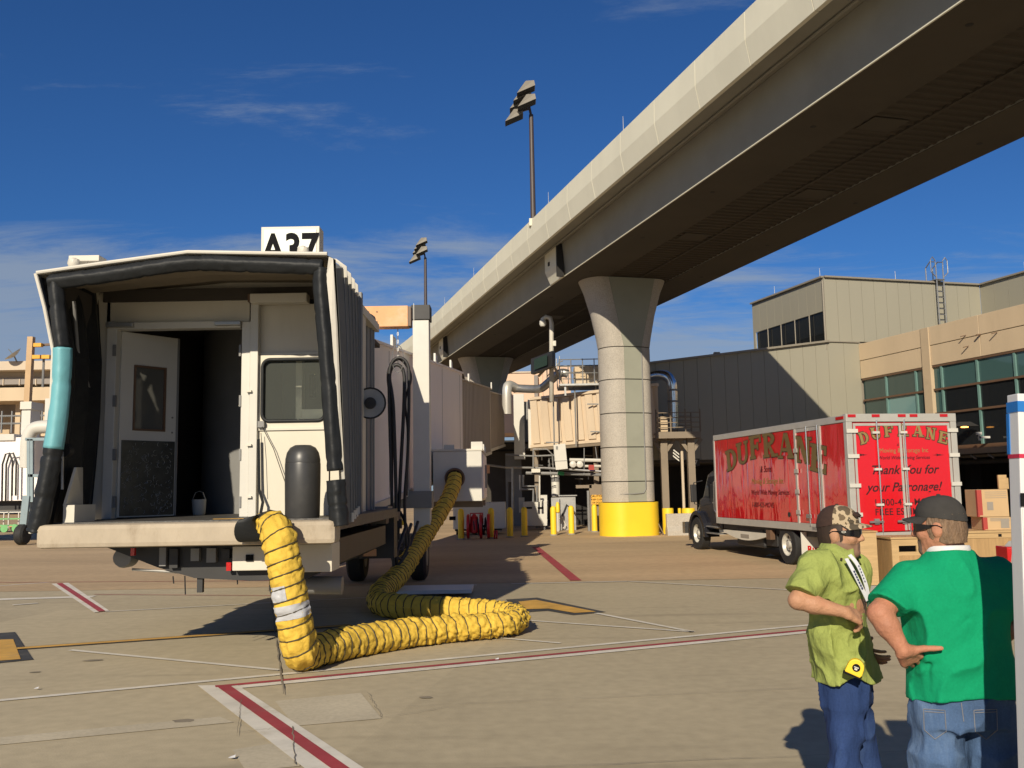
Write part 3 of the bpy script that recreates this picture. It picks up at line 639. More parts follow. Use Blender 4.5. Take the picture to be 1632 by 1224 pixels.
# ================================================================ CREAM TERMINAL WING with glazing
cb = thing('terminal_wing', 'cream precast terminal wing with teal ribbon windows above the box truck', 'building', C0)
Cend = C0 - D2 * 26
def cl(p): return Vector(p) - C0
ZC = plane_hit(1372, 548, C0, D2).z; ZC2 = plane_hit(1372, 575, C0, D2).z; ZWt = plane_hit(1376, 603, C0, D2).z; ZWb = 3.25
face = -R2                                                     # outward
def cq(s, z, out=0.0): p = -D2 * s + face * out; return Vector((p.x, p.y, z))
def slab(name, s0, s1, z0, z1, out, th, mat, parent=cb, **k):
    m = MB(); a, b = cq(s0, 0, out), cq(s1, 0, out); a2, b2 = cq(s0, 0, out - th), cq(s1, 0, out - th)
    m.prism([(a.x, a.y), (b.x, b.y), (b2.x, b2.y), (a2.x, a2.y)], z0, z1); return part(name, m, mat, parent, **k)
def spx(x, y=520): p = plane_hit(x, y, C0, D2) - C0; p.z = 0; return -p.dot(D2)
s_col0, s_col1 = spx(1474, 620), spx(1487, 620)
s_j = spx(1561, 530)
slab('backing_wall', 0.02, 26, ZWt - .1, ZC - .06, -.06, .3, M_metaltrim)
for a, b in ((0.0, s_col0 - .01), (s_col1 + .01, s_j - .01), (s_j + .01, s_j + 4.5), (s_j + 4.52, 26)):
    slab('parapet_slab', a, b, ZC2 + .012, ZC, 0.02, .25, M_cream, bevel=.012)
    slab('spandrel_slab', a, b, ZWt, ZC2 - .012, 0.0, .25, M_cream, bevel=.012)
slab('column', s_col0, s_col1, ZWb - .3, ZC + .0, .06, .4, M_creamd, bevel=.015)
slab('column', 14.5, 15.1, ZWb - .3, ZC, .06, .4, M_creamd, bevel=.015)
# glazing bays
rows = [ZWt, ZWt - .98, ZWt - 1.98, ZWb]
def bay(s0, s1, cuts, kinds):
    ss = [s0] + cuts + [s1]
    for r in range(3):
        zt_, zb_ = rows[r], rows[r + 1]
        if zt_ - zb_ < .1: continue
        for c in range(len(ss) - 1):
            a, b = ss[c], ss[c + 1]
            w = slab('window', a, b, zt_ - .09, zt_ - .004, -.02, .16, M_brown)
            sl = slab('mullion', b - .10, b - .004, zb_, zt_ - .095, -.03, .14, M_teal, parent=w)
            m = MB(); q = [cq(a, zb_, -.10), cq(b, zb_, -.10), cq(b, zt_, -.10), cq(a, zt_, -.10)]
            m.add(q, [(0, 1, 2, 3)]); part('pane', m, kinds[r][c % len(kinds[r])], w)
T, S, Bk, Pl = M_glass_teal, M_glass_shade, M_glass_dark, M_glass_blind
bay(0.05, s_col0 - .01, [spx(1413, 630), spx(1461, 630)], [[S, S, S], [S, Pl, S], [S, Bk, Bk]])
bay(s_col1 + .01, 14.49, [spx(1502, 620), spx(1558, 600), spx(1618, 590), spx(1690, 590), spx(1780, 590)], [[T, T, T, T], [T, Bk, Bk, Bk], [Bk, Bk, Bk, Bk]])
bay(15.11, 26, [17, 19, 21, 23], [[T], [Bk], [Bk]])
slab('sill', 0.02, 26, ZWb - .18, ZWb - .004, .03, .5, M_brown)
for (s, z) in ((s_j - .7, ZC2 + .1), (s_j - .6, ZC2 - .35), (s_j + .9, ZC2 - .05)):     # wall brackets
    part('bracket', MB().bar(cq(s, z, .02), cq(s - .06, z - .05, .22), .035), M_brown, cb)
part('lamp_arm', MB().bar(cq(s_j + .05, ZC2, .02), cq(s_j + .05, ZC2 - .02, .2), .07, .05), M_brown, cb)
# ---- shaded undercroft below both blocks
uc = thing('terminal_undercroft', 'dark open undercroft below the terminal, behind the truck', 'undercroft', C0)
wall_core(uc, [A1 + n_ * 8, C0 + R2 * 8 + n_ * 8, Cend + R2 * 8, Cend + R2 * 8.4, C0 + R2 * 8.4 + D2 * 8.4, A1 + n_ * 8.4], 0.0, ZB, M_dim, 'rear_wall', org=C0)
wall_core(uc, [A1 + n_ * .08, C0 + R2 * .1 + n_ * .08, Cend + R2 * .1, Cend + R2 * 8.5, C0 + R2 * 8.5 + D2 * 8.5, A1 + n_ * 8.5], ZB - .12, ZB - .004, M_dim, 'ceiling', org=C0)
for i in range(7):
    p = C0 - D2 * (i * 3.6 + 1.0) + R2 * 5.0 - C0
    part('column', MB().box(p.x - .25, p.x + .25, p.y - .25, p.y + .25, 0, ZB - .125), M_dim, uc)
for off, z, r, mt in ((.7, ZWb - .35, .16, M_steel), (1.2, ZB - .35, .11, M_dim), (.4, ZB - .12, .09, M_bronze)):
    p, q = C0 + R2 * off - D2 * 1 - C0, Cend + R2 * off - C0
    part('pipe', MB().cyl((p.x, p.y, z), (q.x, q.y, z), r, seg=12), mt, uc, smooth='auto')
part('beam', MB().bar(cq(0.3, ZB + .04, .05), cq(26, ZB + .04, .05), .25, .22), M_bronze, uc)
for i in range(14):
    part('bracket', MB().bar(cq(3 + i * .9, ZB - .12, .10), cq(3.3 + i * .9, ZB - .28, .12), .05), M_bronze, uc)
# amber wall lamp under the glazing (lit in the photo)
lpq = plane_hit(1537, 681, C0 - R2 * .5, D2)
wl_t = thing('wall_lamp', 'black wall lamp with amber glow under the terminal windows', 'lamp', lpq)
part('hood', MB().add([(-.5, -.15, .04), (.5, -.15, .04), (.45, .25, .04), (-.45, .25, .04), (-.15, .0, .22), (.25, .0, .22), (.25, .2, .22), (-.15, .2, .22)], [(3, 2, 1, 0), (4, 5, 6, 7), (0, 1, 5, 4), (1, 2, 6, 5), (2, 3, 7, 6), (3, 0, 4, 7)]), M_dark, wl_t)
part('lamp', MB().lathe([(.02, -.02), (.13, -.01), (.14, .02), (.05, .035)], 12, (0, -.02, 0)), M_amber, wl_t)
# camera bracket in front of the pipe
q = plane_hit(1560, 697, C0 - R2 * .6, D2)
cbk = thing('pipe_bracket', 'small white bracket on the pipe below the terminal windows', 'bracket', q)
part('arm', MB().box(-.02, .42, -.03, .03, -.04, .04).box(0, .06, -.03, .03, -.12, .16), M_whiteb, cbk)
part('camera', MB().box(-.08, .1, -.06, .05, .1, .2), M_whiteb, cbk)
# gate number plate on the undercroft edge
q = at(1107, 737, A0.y - .3); gp = thing('gate_number_plate', 'small dark plate reading 27 under the shaded siding', 'sign', q)
part('plate', MB().box(-.22, .22, 0, .03, -.16, .16), M_dim, gp)
lettering('27', .26, M_whiteb, gp, frame_m((0, -.006, 0), (1, 0, 0), (0, 0, 1)), bold=.006)
# ================================================================ JET BRIDGE (cab, rotunda, telescoping tunnel)
JB = Vector((-3.4, 11.2, 0))
jb = thing('jet_bridge', 'white passenger jet bridge with open double doors and black padded canopy', 'jet bridge', JB)
def J(p): return Vector(p) - JB
def jbox(name, x0, x1, y0, y1, z0, z1, mat, parent=jb, bevel=0.0, **k):
    return part(name, MB().box(x0 - JB.x, x1 - JB.x, y0 - JB.y, y1 - JB.y, z0, z1), mat, parent, bevel=bevel, **k)
def jtube(name, pts, r, mat, parent=jb, seg=8, smooth='auto', **k):
    return part(name, MB().tube([J(p) for p in pts], r, seg, **k), mat, parent, smooth=smooth)
YF, YW, ZF = 9.72, 11.2, 1.53
XL, XR = -4.98, -1.86
bmp = jbox('bumper', XL, XR, YF, YF + .30, 1.27, 1.515, M_bumper, bevel=.05)
jbox('floor', XL + .05, XR - .02, YF + .26, 15.0, 1.40, ZF, M_deck)
jbox('floor_edge_line', -3.3, -2.75, YF + .50, YF + .56, ZF + .002, ZF + .006, M_lineyel)
# underside machinery: dark curved pan, roller, boxes, hanging bits
m = MB()
pr = [(-4.55, 1.28), (-4.35, 1.20), (-3.9, 1.02), (-3.5, .90), (-2.9, .86), (-2.3, .86), (-2.0, 1.0), (-2.0, 1.28)]
m.prismy([(p[0] - JB.x, p[1]) for p in pr], 10.25 - JB.y, 14.5 - JB.y); part('underside_pan', m, M_blackm, jb)
jbox('control_box', -3.05, -2.62, 10.12, 10.40, .98, 1.24, M_white, bevel=.01)
jbox('socket', -2.90, -2.82, 10.10, 10.14, 1.08, 1.15, M_ink)
jbox('cable_tray', -2.60, -1.98, 10.15, 10.60, .95, 1.25, M_cabwall, bevel=.01)
jbox('beacon', -3.12, -3.07, 10.14, 10.19, .98, 1.07, M_lampred)
jbox('beacon', -4.15, -4.11, 10.12, 10.17, 1.16, 1.24, M_lampred)
jtube('drop_pipe', [(-2.75, 10.6, .78), (-1.95, 10.6, .76)], .10, M_greysteel, seg=12)
part('roller', MB().lathe([(.03, -.10), (.10, -.09), (.115, -.04), (.115, .10), (.09, .12)], 16, J((-4.30, 10.35, 1.13)), 'y'), M_greysteel, jb, smooth='auto')
for i in range(9):
    x = -3.9 + i * .17 + random.uniform(-.05, .05)
    jbox('fitting', x, x + random.uniform(.04, .12), 10.18, 10.26, 1.0 + random.uniform(0, .12), 1.14 + random.uniform(0, .1), random.choice([M_greysteel, M_blackm, M_blackm]))
for x, l in ((-3.45, .10), (-3.75, .08), (-3.62, .2), (-3.05, .1)):
    jtube('hanging_strap', [(x, 10.3, .92), (x + .01, 10.3, .92 - l)], .008, M_blackm, seg=5)
jbox('probe', -3.48, -3.42, 10.28, 10.34, .74, .9, M_blackm)
jtube('undersling_bar', [(-4.2, 10.3, 1.0), (-3.3, 10.3, .93), (-2.6, 10.3, .93)], .016, M_steel, seg=6)
# canopy: padded front frame
def cp(x, y, Y=9.80): return at(x, y, Y)
leftleg = [cp(88, 446), cp(93, 500), cp(99, 555), cp(98, 600), cp(93, 660), cp(85, 715), cp(77, 760), cp(66, 815), cp(57, 848)]
topbar = [cp(80, 450), cp(180, 437), cp(300, 420), cp(400, 422), cp(514, 426)]
rightleg = [cp(511, 428), cp(512, 470), cp(520, 560), cp(527, 650), cp(534, 750), cp(541, 838)]
def pad_r(base, seed, wr=.09):
    def f(i, a):
        
        sq = 1 + .10 * math.cos(4 * a + .6)                                  # squarish wrapped section
        cr = max(0, mnoise.noise(Vector((i * .21 + seed * 7, math.cos(a) * .9, math.sin(a) * .9)))) ** 1.5
        return base * (sq + wr * .9 * mnoise.noise(Vector((i * .33, math.cos(a) * 2.0, math.sin(a) * 2.0 + seed))) - wr * 2.2 * cr - (.10 if (i + int(seed * 3)) % 17 == 0 else 0))
    return f
def pad(name, pts, r, mat, seed, sub=14, seg=18):
    return part(name, MB().tube([J(p) for p in catmull(pts, sub)], pad_r(r, seed), seg), mat, jb, smooth=True)
pad('canopy_pad', topbar, .084, M_black, 1.0, 22)
pad('canopy_pad', leftleg[:3], .078, M_black, 2.0)
pad('canopy_pad', leftleg[2:6], .092, M_cyan, 3.3, label=None) if False else part('canopy_sleeve', MB().tube([J(p) for p in catmull(leftleg[2:6], 7)], pad_r(.094, 3.3, .05), 14), M_cyan, jb, smooth=True, label='cyan vinyl sleeve on the left canopy pad')
pad('canopy_pad', leftleg[5:], .095, M_black, 4.1)
pad('canopy_pad', rightleg[:-1], .078, M_black, 5.2)
pad('canopy_pad', [cp(535, 765), cp(538, 800), cp(541, 838)], .092, M_black, 6.2)
# canopy skin: pleated shell from front frame back to the cab
prof_f = [cp(52, 850, 9.8), cp(70, 760, 9.8), cp(84, 660, 9.8), cp(88, 560, 9.8), cp(74, 490, 9.8), cp(60, 437, 9.8), cp(180, 420, 9.8), cp(300, 404, 9.8), cp(430, 406, 9.8), cp(522, 407, 9.8), cp(535, 414, 9.8), cp(541, 520, 9.8), cp(546, 640, 9.8), cp(550, 760, 9.8), cp(552, 838, 9.8)]
YB = 12.1
prof_b = [(-5.15, YB, 1.55), (-5.15, YB, 2.2), (-5.15, YB, 2.9), (-5.15, YB, 3.5), (-5.15, YB, 4.1), (-5.12, YB, 4.42), (-4.3, YB, 4.50), (-3.5, YB, 4.55), (-2.7, YB, 4.53), (-2.12, YB, 4.50), (-2.03, YB, 4.42), (-2.02, YB, 3.7), (-2.02, YB, 2.9), (-2.02, YB, 2.2), (-2.02, YB, 1.55)]
NF = 11
def shell(off, i0=0, i1=15, lo=0, hi=NF):
    m = MB(); vs = []; n = i1 - i0; cnt = 0
    for k in range(lo, hi + 1):
        f = k / NF; z = (-.055 if k % 2 else .02) if 0 < k < NF else 0
        for i in range(i0, i1):
            a, b = Vector(prof_f[i]), Vector(prof_b[i]); p = a.lerp(b, f ** .85)
            c = Vector((-3.5, p.y, 2.9)); o = (p - c); o.y = 0; o.normalize()
            vs.append(J(p + o * (z + off)))
        cnt += 1
    fs = [(k * n + i, k * n + i + 1, (k + 1) * n + i + 1, (k + 1) * n + i) for k in range(cnt - 1) for i in range(n - 1)]
    m.add(vs, fs); return m
part('canopy_lining', shell(-.05, 5, 15), M_lining, jb); part('side_lining', shell(-.05, 0, 6), M_black, jb)
part('canopy_skin', shell(0.0, 5, 10), M_canopyw, jb)
part('canopy_pleats', shell(0.0, 9, 15), M_pleat, jb)
part('canopy_pleats', shell(0.0, 0, 6), M_pleat, jb)
jtube('front_hem', [p + Vector((0, -.02, .012)) for p in prof_f[5:10]], .022, M_canopyw, seg=8)
jtube('front_hem', [p + Vector((-.012, -.02, 0)) for p in prof_f[:6]], .020, M_canopyw, seg=8)
m = MB()                                                             # pale side flap right of the right pad
fl = [cp(524, 409, 9.78), cp(531, 412, 9.80), cp(538, 520, 9.82), cp(543, 640, 9.82), cp(550, 775, 9.82), cp(545, 775, 9.8), cp(536, 640, 9.78), cp(528, 520, 9.78), cp(520, 440, 9.78)]
m.add([J(p) for p in fl], [tuple(range(len(fl)))]); part('side_flap', m, M_canopyw, jb)
for k in (2, 4, 6, 8, 10):
    f = (k / NF) ** .85; jtube('fold_edge', [Vector(prof_f[i]).lerp(Vector(prof_b[i]), f) + Vector((.022, 0, 0)) for i in range(10, 15)], .007, M_greysteel, seg=5)
for k in (2, 4, 6, 8):                                                # white fold tips at the top of the pleats
    f = (k / NF) ** .85; a = Vector(prof_f[9]).lerp(Vector(prof_b[9]), f); b = Vector(prof_f[10]).lerp(Vector(prof_b[10]), f)
    jtube('fold_tip', [a + Vector((-.06, 0, .05)), a + Vector((.02, 0, .045)), b + Vector((.04, 0, .02)), b + Vector((.045, 0, -.10))], .022, M_canopyw, seg=6)
    c = Vector(prof_f[14]).lerp(Vector(prof_b[14]), f); jtube('fold_tip', [c + Vector((.03, 0, .0)), c + Vector((.03, 0, .10))], .02, M_canopyw, seg=6)
for x, y in ((110, 424), (475, 405)):                                # marker lamps on the roof edge
    p = at(x + 8, y - 3, 10.0); part('marker_lamp', MB().lathe([(.05, -.05), (.07, 0), (.06, .05), (.02, .07)], 10, J(p)), M_white, jb, smooth='auto')
m = MB(); p = at(140, 415, 10.1); m.cbox(J(p), (.34, .2, .07)); part('roof_bracket', m, M_white, jb, bevel=.01)
# rear edge of the canopy and the cab body
jbox('cab_post', -2.10, -1.98, YB, YB + .10, 1.45, 4.45, M_greysteel, bevel=.01)
jbox('cab_post', -5.2, -5.08, YB, YB + .10, 1.45, 4.45, M_greysteel)
jbox('cab_roof', -5.1, -2.08, YW + .1, 14.4, 4.30, 4.42, M_white)
jbox('cab_side', -2.22, -2.10, YW + .02, 13.2, 1.45, 4.30, M_cabwall)
jbox('cab_side', -5.12, -5.02, YW + .02, 13.2, 1.45, 4.30, M_cabwall)
part('cab_rotunda', MB().lathe([(1.27, 1.45), (1.27, 4.42), (1.31, 4.42), (1.31, 4.50), (1.27, 4.52), (.2, 4.60)], 48, J((-3.42, 14.15, 0))), M_greysteel, jb, smooth='auto')
for k in range(14):
    a = -.9 + k * .16; c = Vector((-3.42 + 1.275 * math.cos(a), 14.15 + 1.275 * math.sin(a), 0))
    part('rotunda_slat', MB().cyl(J(c + Vector((0, 0, 1.46))), J(c + Vector((0, 0, 4.40))), .02, seg=6), M_greysteel, jb)
# ---- door wall
def W(x, y, Y=YW): return at(x, y, Y)
def wpanel(name, px0, px1, py0, py1, mat, out=0.0, th=.05, parent=jb, bevel=0.0, zbot=None, **k):
    a = W((px0 + px1) / 2, (py0 + py1) / 2); x0, x1 = W(px0, (py0 + py1) / 2).x, W(px1, (py0 + py1) / 2).x
    z1, z0 = W((px0 + px1) / 2, py0).z, W((px0 + px1) / 2, py1).z
    if zbot is not None: z0 = zbot
    return jbox(name, x0, x1, YW - out, YW - out + th, z0, z1, mat, parent, bevel, **k)
wpanel('wall_panel', 150, 171, 470, 822, M_cabwall, zbot=ZF)
jbox('wall_return', -5.10, W(151, 650).x, YW - .30, YW + .02, ZF, 4.32, M_cabwall)
wpanel('header_panel', 171, 398, 462, 514, M_cabwall)
jbox('header_beam', -5.0, -2.2, YW - .05, YW - .005, 4.17, 4.32, M_dim)
fr = wpanel('door_frame', 170, 186, 514, 822, M_whiteb, out=.07, th=.16, bevel=.008, zbot=ZF)
wpanel('frame_jamb', 386, 400, 514, 822, M_whiteb, out=.07, th=.16, parent=fr, bevel=.008, zbot=ZF)
wpanel('frame_head', 186.2, 385.8, 514, 525, M_whiteb, out=.068, th=.158, parent=fr, bevel=.008)
for py in (560, 640, 725, 800):
    wpanel('hinge', 184, 189, py - 9, py + 9, M_greysteel, out=.085, th=.03, parent=fr)
    wpanel('hinge', 384, 387, py - 9, py + 9, M_greysteel, out=.085, th=.03, parent=fr)
wpanel('door_closer', 176, 218, 517, 524, M_steel, out=.14, th=.07, bevel=.006); wpanel('door_closer', 347, 388, 515, 521, M_steel, out=.14, th=.07, bevel=.006)
wpanel('trim_column', 400.5, 413, 484, 822, M_whiteb, out=.09, th=.10, bevel=.006, zbot=ZF)
for py in (625, 710, 792):
    wpanel('trim_clip', 397, 405, py - 1.5, py + 1.5, M_white, out=.13, th=.05)
# right wall with window
rx0, rx1 = W(413, 650).x, W(525, 650).x
wpanel('wall_panel', 413.5, 528, 484, 561, M_cabwall, out=-.03); wpanel('wall_rail', 413.5, 528, 561.5, 565, M_white, out=.0)
wx0, wx1, wz1, wz0 = W(419, 620).x, W(519, 620).x, W(468, 573).z, W(468, 671).z
zp1 = W(468, 566).z
def rrect(x0, x1, z0, z1, r, n=6):
    out = []
    for cx, cz, a0 in ((x1 - r, z1 - r, 0), (x0 + r, z1 - r, 90), (x0 + r, z0 + r, 180), (x1 - r, z0 + r, 270)):
        for k in range(n + 1):
            a = R(a0 + 90 * k / n); out.append((cx + r * math.cos(a), cz + r * math.sin(a)))
    return out
inner = rrect(wx0, wx1, wz0, wz1, .09); N_ = len(inner)
m = MB(); y0 = YW - .02
def jq(x0, x1, z0, z1): m.add([J((x0, y0, z0)), J((x1, y0, z0)), J((x1, y0, z1)), J((x0, y0, z1))], [(0, 1, 2, 3)])
jq(rx0, rx1, ZF, wz0); jq(rx0, rx1, wz1, zp1); jq(rx0, wx0, wz0, wz1); jq(wx1, rx1, wz0, wz1)
for c, (X, Z) in enumerate(((wx1, wz1), (wx0, wz1), (wx0, wz0), (wx1, wz0))):
    arc = inner[c * 7:c * 7 + 7]
    for a, b in zip(arc[:-1], arc[1:]): m.add([J((X, y0, Z)), J((b[0], y0, b[1])), J((a[0], y0, a[1]))], [(0, 1, 2)])
part('window_panel', m, M_cabwall, jb)
win = part('window', MB().tube([J((x, y0 - .006, z)) for x, z in inner], .022, 8, closed=True), M_black, jb, smooth=True)
m = MB(); m.add([J((x, y0 + .03, z)) for x, z in inner], [tuple(range(N_))[::-1]]); 
gl = bpy.data.materials.new('cab_glass'); gl.use_nodes = True; _b = gl.node_tree.nodes['Principled BSDF']
_b.inputs['Base Color'].default_value = (.55, .60, .55, 1); _b.inputs['Roughness'].default_value = .02; _b.inputs['Transmission Weight'].default_value = .9; _b.inputs['IOR'].default_value = 1.05; _b.inputs['Specular IOR Level'].default_value = 1.0
part('pane', m, gl, win)
jbox('lintel', rx0, rx1, YW - .045, YW - .021, W(468, 683).z - .02, W(468, 683).z + .01, M_white)
jbox('latch', W(414, 677).x, W(424, 677).x, YW - .10, YW - .022, W(418, 682).z, W(418, 672).z, M_greysteel)
jtube('loose_wire', [W(418, 680, 11.1), W(424, 692, 11.1), W(436, 715, 11.1), W(455, 770, 11.1)], .005, M_blackm, seg=5)
jtube('loose_wire', [W(416, 690, 11.1), W(419, 730, 11.1), W(421, 790, 11.1)], .004, M_blackm, seg=5)
jtube('cable_bundle', [W(412, 700, 11.1), W(413, 780, 11.1), W(419, 800, 11.05), W(415, 820, 11.0)], .018, M_black, seg=6)
wpanel('light_fixture', 406, 495, 473, 487, M_white, out=.22, th=.18, bevel=.012)
wpanel('light_fixture_end', 402, 410, 474, 486, M_brown, out=.20, th=.14)
# inside seen through the glass
jbox('inner_post', W(452, 620).x, W(462, 620).x, YW + .6, YW + .75, ZF, 4.2, M_cabwall)
jbox('console', W(470, 640).x, W(515, 640).x, YW + .35, YW + .85, ZF, W(490, 648).z, M_cabwall)
jbox('console_screen', W(478, 600).x, W(486, 600).x, YW + .5, YW + .6, W(480, 625).z, W(480, 588).z, M_ink)
jbox('interior_partition', rx0 - .05, rx1 + .05, YW + 1.25, YW + 1.30, ZF, 4.25, M_greysteel)
# vestibule behind the doors
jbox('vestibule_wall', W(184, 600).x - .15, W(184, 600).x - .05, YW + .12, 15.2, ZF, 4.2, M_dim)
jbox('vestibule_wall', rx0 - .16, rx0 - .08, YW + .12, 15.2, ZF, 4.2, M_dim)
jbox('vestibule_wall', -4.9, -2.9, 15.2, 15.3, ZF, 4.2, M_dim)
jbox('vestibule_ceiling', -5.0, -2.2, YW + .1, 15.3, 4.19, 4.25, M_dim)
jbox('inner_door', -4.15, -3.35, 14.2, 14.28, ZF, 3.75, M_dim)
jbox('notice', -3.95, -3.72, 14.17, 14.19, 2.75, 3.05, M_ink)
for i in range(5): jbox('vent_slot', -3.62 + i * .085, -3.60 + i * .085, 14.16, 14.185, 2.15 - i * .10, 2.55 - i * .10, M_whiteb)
# open left door leaf, hinged at the left jamb and swung inward
hx = W(187, 670).x; ang = R(52); lw_ = (W(386, 670).x - hx) / 2
leaf = bpy.data.objects.new('door_leaf', None); link(leaf, jb)
leaf.location = J((hx + .015, YW + .03, ZF)); leaf.rotation_euler = (0, 0, ang)
LH = W(280, 526).z - ZF
wz_ = lambda py: (W(235, py).z - ZF)
def lbox(name, x0, x1, y0, y1, z0, z1, mat, **k): return part(name, MB().box(x0, x1, y0, y1, z0, z1), mat, leaf, **k)
a0, a1 = lw_ * .22, lw_ * .80; b0, b1 = wz_(684), wz_(578)
lbox('stile', 0, a0, 0, .045, .015, LH, M_whiteb); lbox('stile', a1, lw_, 0, .045, .015, LH, M_whiteb)
lbox('rail', a0, a1, 0, .045, .015, b0, M_whiteb); lbox('rail', a0, a1, 0, .045, b1, LH, M_whiteb)
m = MB(); q = .025
for (x0, x1, z0, z1) in ((a0, a1, b0, b0 + q), (a0, a1, b1 - q, b1), (a0, a0 + q, b0 + q, b1 - q), (a1 - q, a1, b0 + q, b1 - q)): m.box(x0, x1, -.012, .05, z0, z1)
part('window_frame', m, M_brown, leaf)
lbox('pane', a0 + q, a1 - q, .015, .025, b0 + q, b1 - q, M_glass_grey)
lbox('edge_strip', lw_ + .001, lw_ + .03, -.004, .05, .015, LH, M_greysteel)
for z in (wz_(660), wz_(685)): part('bolt', MB().cyl((lw_ * .93, -.012, z), (lw_ * .93, 0, z), .012, seg=8), M_greysteel, leaf)
kp = lbox('kick_plate', .03, lw_ - .01, -.006, -.001, .03, wz_(700), M_kick)
sw = MB()                                                             # swirl scuffs cut in the plate
for i in range(150):
    cx, cz = random.uniform(.06, lw_ - .05), random.uniform(.06, wz_(700) - .04); r_ = random.uniform(.012, .032); a0_ = random.uniform(0, 6.28); aa = [a0_ + k * .5 for k in range(random.randint(4, 8))]
    P = [(cx + r_ * math.cos(a), -.0085, cz + r_ * math.sin(a)) for a in aa]; sw.tube(P, .0022, 4, caps=False)
part('scuff', sw, M_steel, kp, kind='stuff')
lbox('warning_sticker', lw_ + .031, lw_ + .034, .0, .045, .55, .95, M_orange)
# ---- sign box A37 on the roof
SY = 12.6; sx0, sx1, sz1 = at(416, 385, SY).x, at(509, 385, SY).x, at(460, 361, SY).z
sg = jbox('gate_sign', sx0, sx1, SY, SY + .28, sz1 - .78, sz1, M_white, bevel=.008)
jbox('sign_face', sx0 + .045, sx1 - .045, SY - .012, SY - .002, sz1 - .74, sz1 - .045, M_signw, sg)
lettering('A37', .60, M_ink, sg, frame_m(J(((sx0 + sx1) / 2, SY - .016, sz1 - .345)), (1, 0, 0), (0, 0, 1)) @ Matrix.Scale(.80, 4, (1, 0, 0)), bold=.016, space=.98)
for x in (sx0 + .15, sx1 - .15): jbox('sign_leg', x - .03, x + .03, SY + .1, SY + .16, 4.42, sz1 - .78, M_greysteel, sg)
# ---- left side small parts: strut, mirror arm, control shelf
jtube('strut', [at(118, 480, 10.2), at(124, 560, 10.4), at(145, 630, 10.9)], .02, M_greysteel)
jtube('strut', [at(132, 490, 10.9), at(136, 700, 10.9), at(136, 745, 10.9)], .045, M_greysteel, seg=10)
jbox('side_shelf', at(100, 830, 10.0).x, at(118, 830, 10.0).x, 10.0, 10.5, ZF + .0, at(110, 805, 10.0).z, M_white)
m = MB(); q = [at(100, 806, 10.0), at(118, 745, 10.05), at(128, 745, 10.5), at(128, 806, 10.5)]
m.add([J(p) for p in q] + [J(p + Vector((.03, .0, 0))) for p in q], [(0, 1, 2, 3), (7, 6, 5, 4), (0, 4, 5, 1), (1, 5, 6, 2), (2, 6, 7, 3), (3, 7, 4, 0)]); part('side_shield', m, M_white, jb)
jtube('mirror_arm', [at(99, 780, 10.0), at(99, 720, 10.0)], .018, M_steel)
part('lamp_drum', MB().lathe([(.03, -.05), (.075, -.05), (.075, .05), (.03, .05)], 14, J(at(104, 718, 10.05)), 'y'), M_blackm, jb, smooth='auto')
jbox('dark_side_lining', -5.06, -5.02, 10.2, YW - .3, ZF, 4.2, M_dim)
# ---- telescoping tunnel
def tun(y): return -2.45 + .078 * (y - 16.4), 1.6 + .0758 * (y - 16.4)
def tunnel_sec(name, ya, yb, wdt, hgt, inset, mat):
    m = MB(); vs = []
    for y in (ya, yb):
        xr, zb = tun(y); xr -= inset; zb += inset; vs += [(xr - wdt, y, zb), (xr, y, zb), (xr, y, zb + hgt), (xr - wdt, y, zb + hgt)]
    m.add([J(v) for v in vs], [(3, 2, 1, 0), (4, 5, 6, 7), (0, 1, 5, 4), (1, 2, 6, 5), (2, 3, 7, 6), (3, 0, 4, 7)]); return part(name, m, mat, jb)
ta = tunnel_sec('tunnel_section', 15.0, 28.2, 2.9, 2.86, 0, M_tunnel)
tb2 = tunnel_sec('tunnel_section', 27.5, 38, 2.6, 2.56, .14, M_tunnelb); tb3 = tunnel_sec('tunnel_section', 37.5, 45.4, 2.4, 2.36, .22, M_tunnelb)
m = MB()
def trib(y, inset, h, w=.10, d=.03):
    x, z = tun(y); x -= inset; z += inset; m.box(x - .01 - JB.x, x + d - JB.x, y - JB.y, y + w - JB.y, z, z + h)
for i in range(25): trib(28.35 + i * .38, .14, 2.56, .19)
for i in range(16): trib(38.2 + i * .44, .22, 2.36, .2)
part('corrugation', m, M_tunnelb, jb, kind='stuff')
for y in (15.2, 17.6, 20.9, 24.2, 27.6):
    x, z = tun(y); jbox('panel_seam', x - .01, x + .006, y, y + .03, z + .05, z + 2.8, M_greysteel)
for ya, yb, ins, h in ((15.0, 28.2, 0, 2.86), (28.2, 37.9, .14, 2.56), (37.9, 45.4, .22, 2.36)):   # roof edge angle and bottom rail
    for dz, hh, mt in ((h, .05, M_tunnel if ya < 20 else M_tunnelb), (-.12, .12, M_white)):
        m = MB(); xa, za_ = tun(ya); xb, zb_ = tun(yb)
        m.bar(J((xa - ins + .01, ya, za_ + ins + dz + hh / 2)), J((xb - ins + .01, yb, zb_ + ins + dz + hh / 2)), .07, hh); part('edge_rail', m, mt, jb)
for y in (18.3, 23.6, 26.4, 30.5, 38.0):                                # little white roof brackets
    x, z = tun(y); h = 2.92 if y < 28 else 2.72
    jbox('roof_bracket', x - .12, x - .07, y, y + .55, z + h, z + h + .26, M_whiteb)
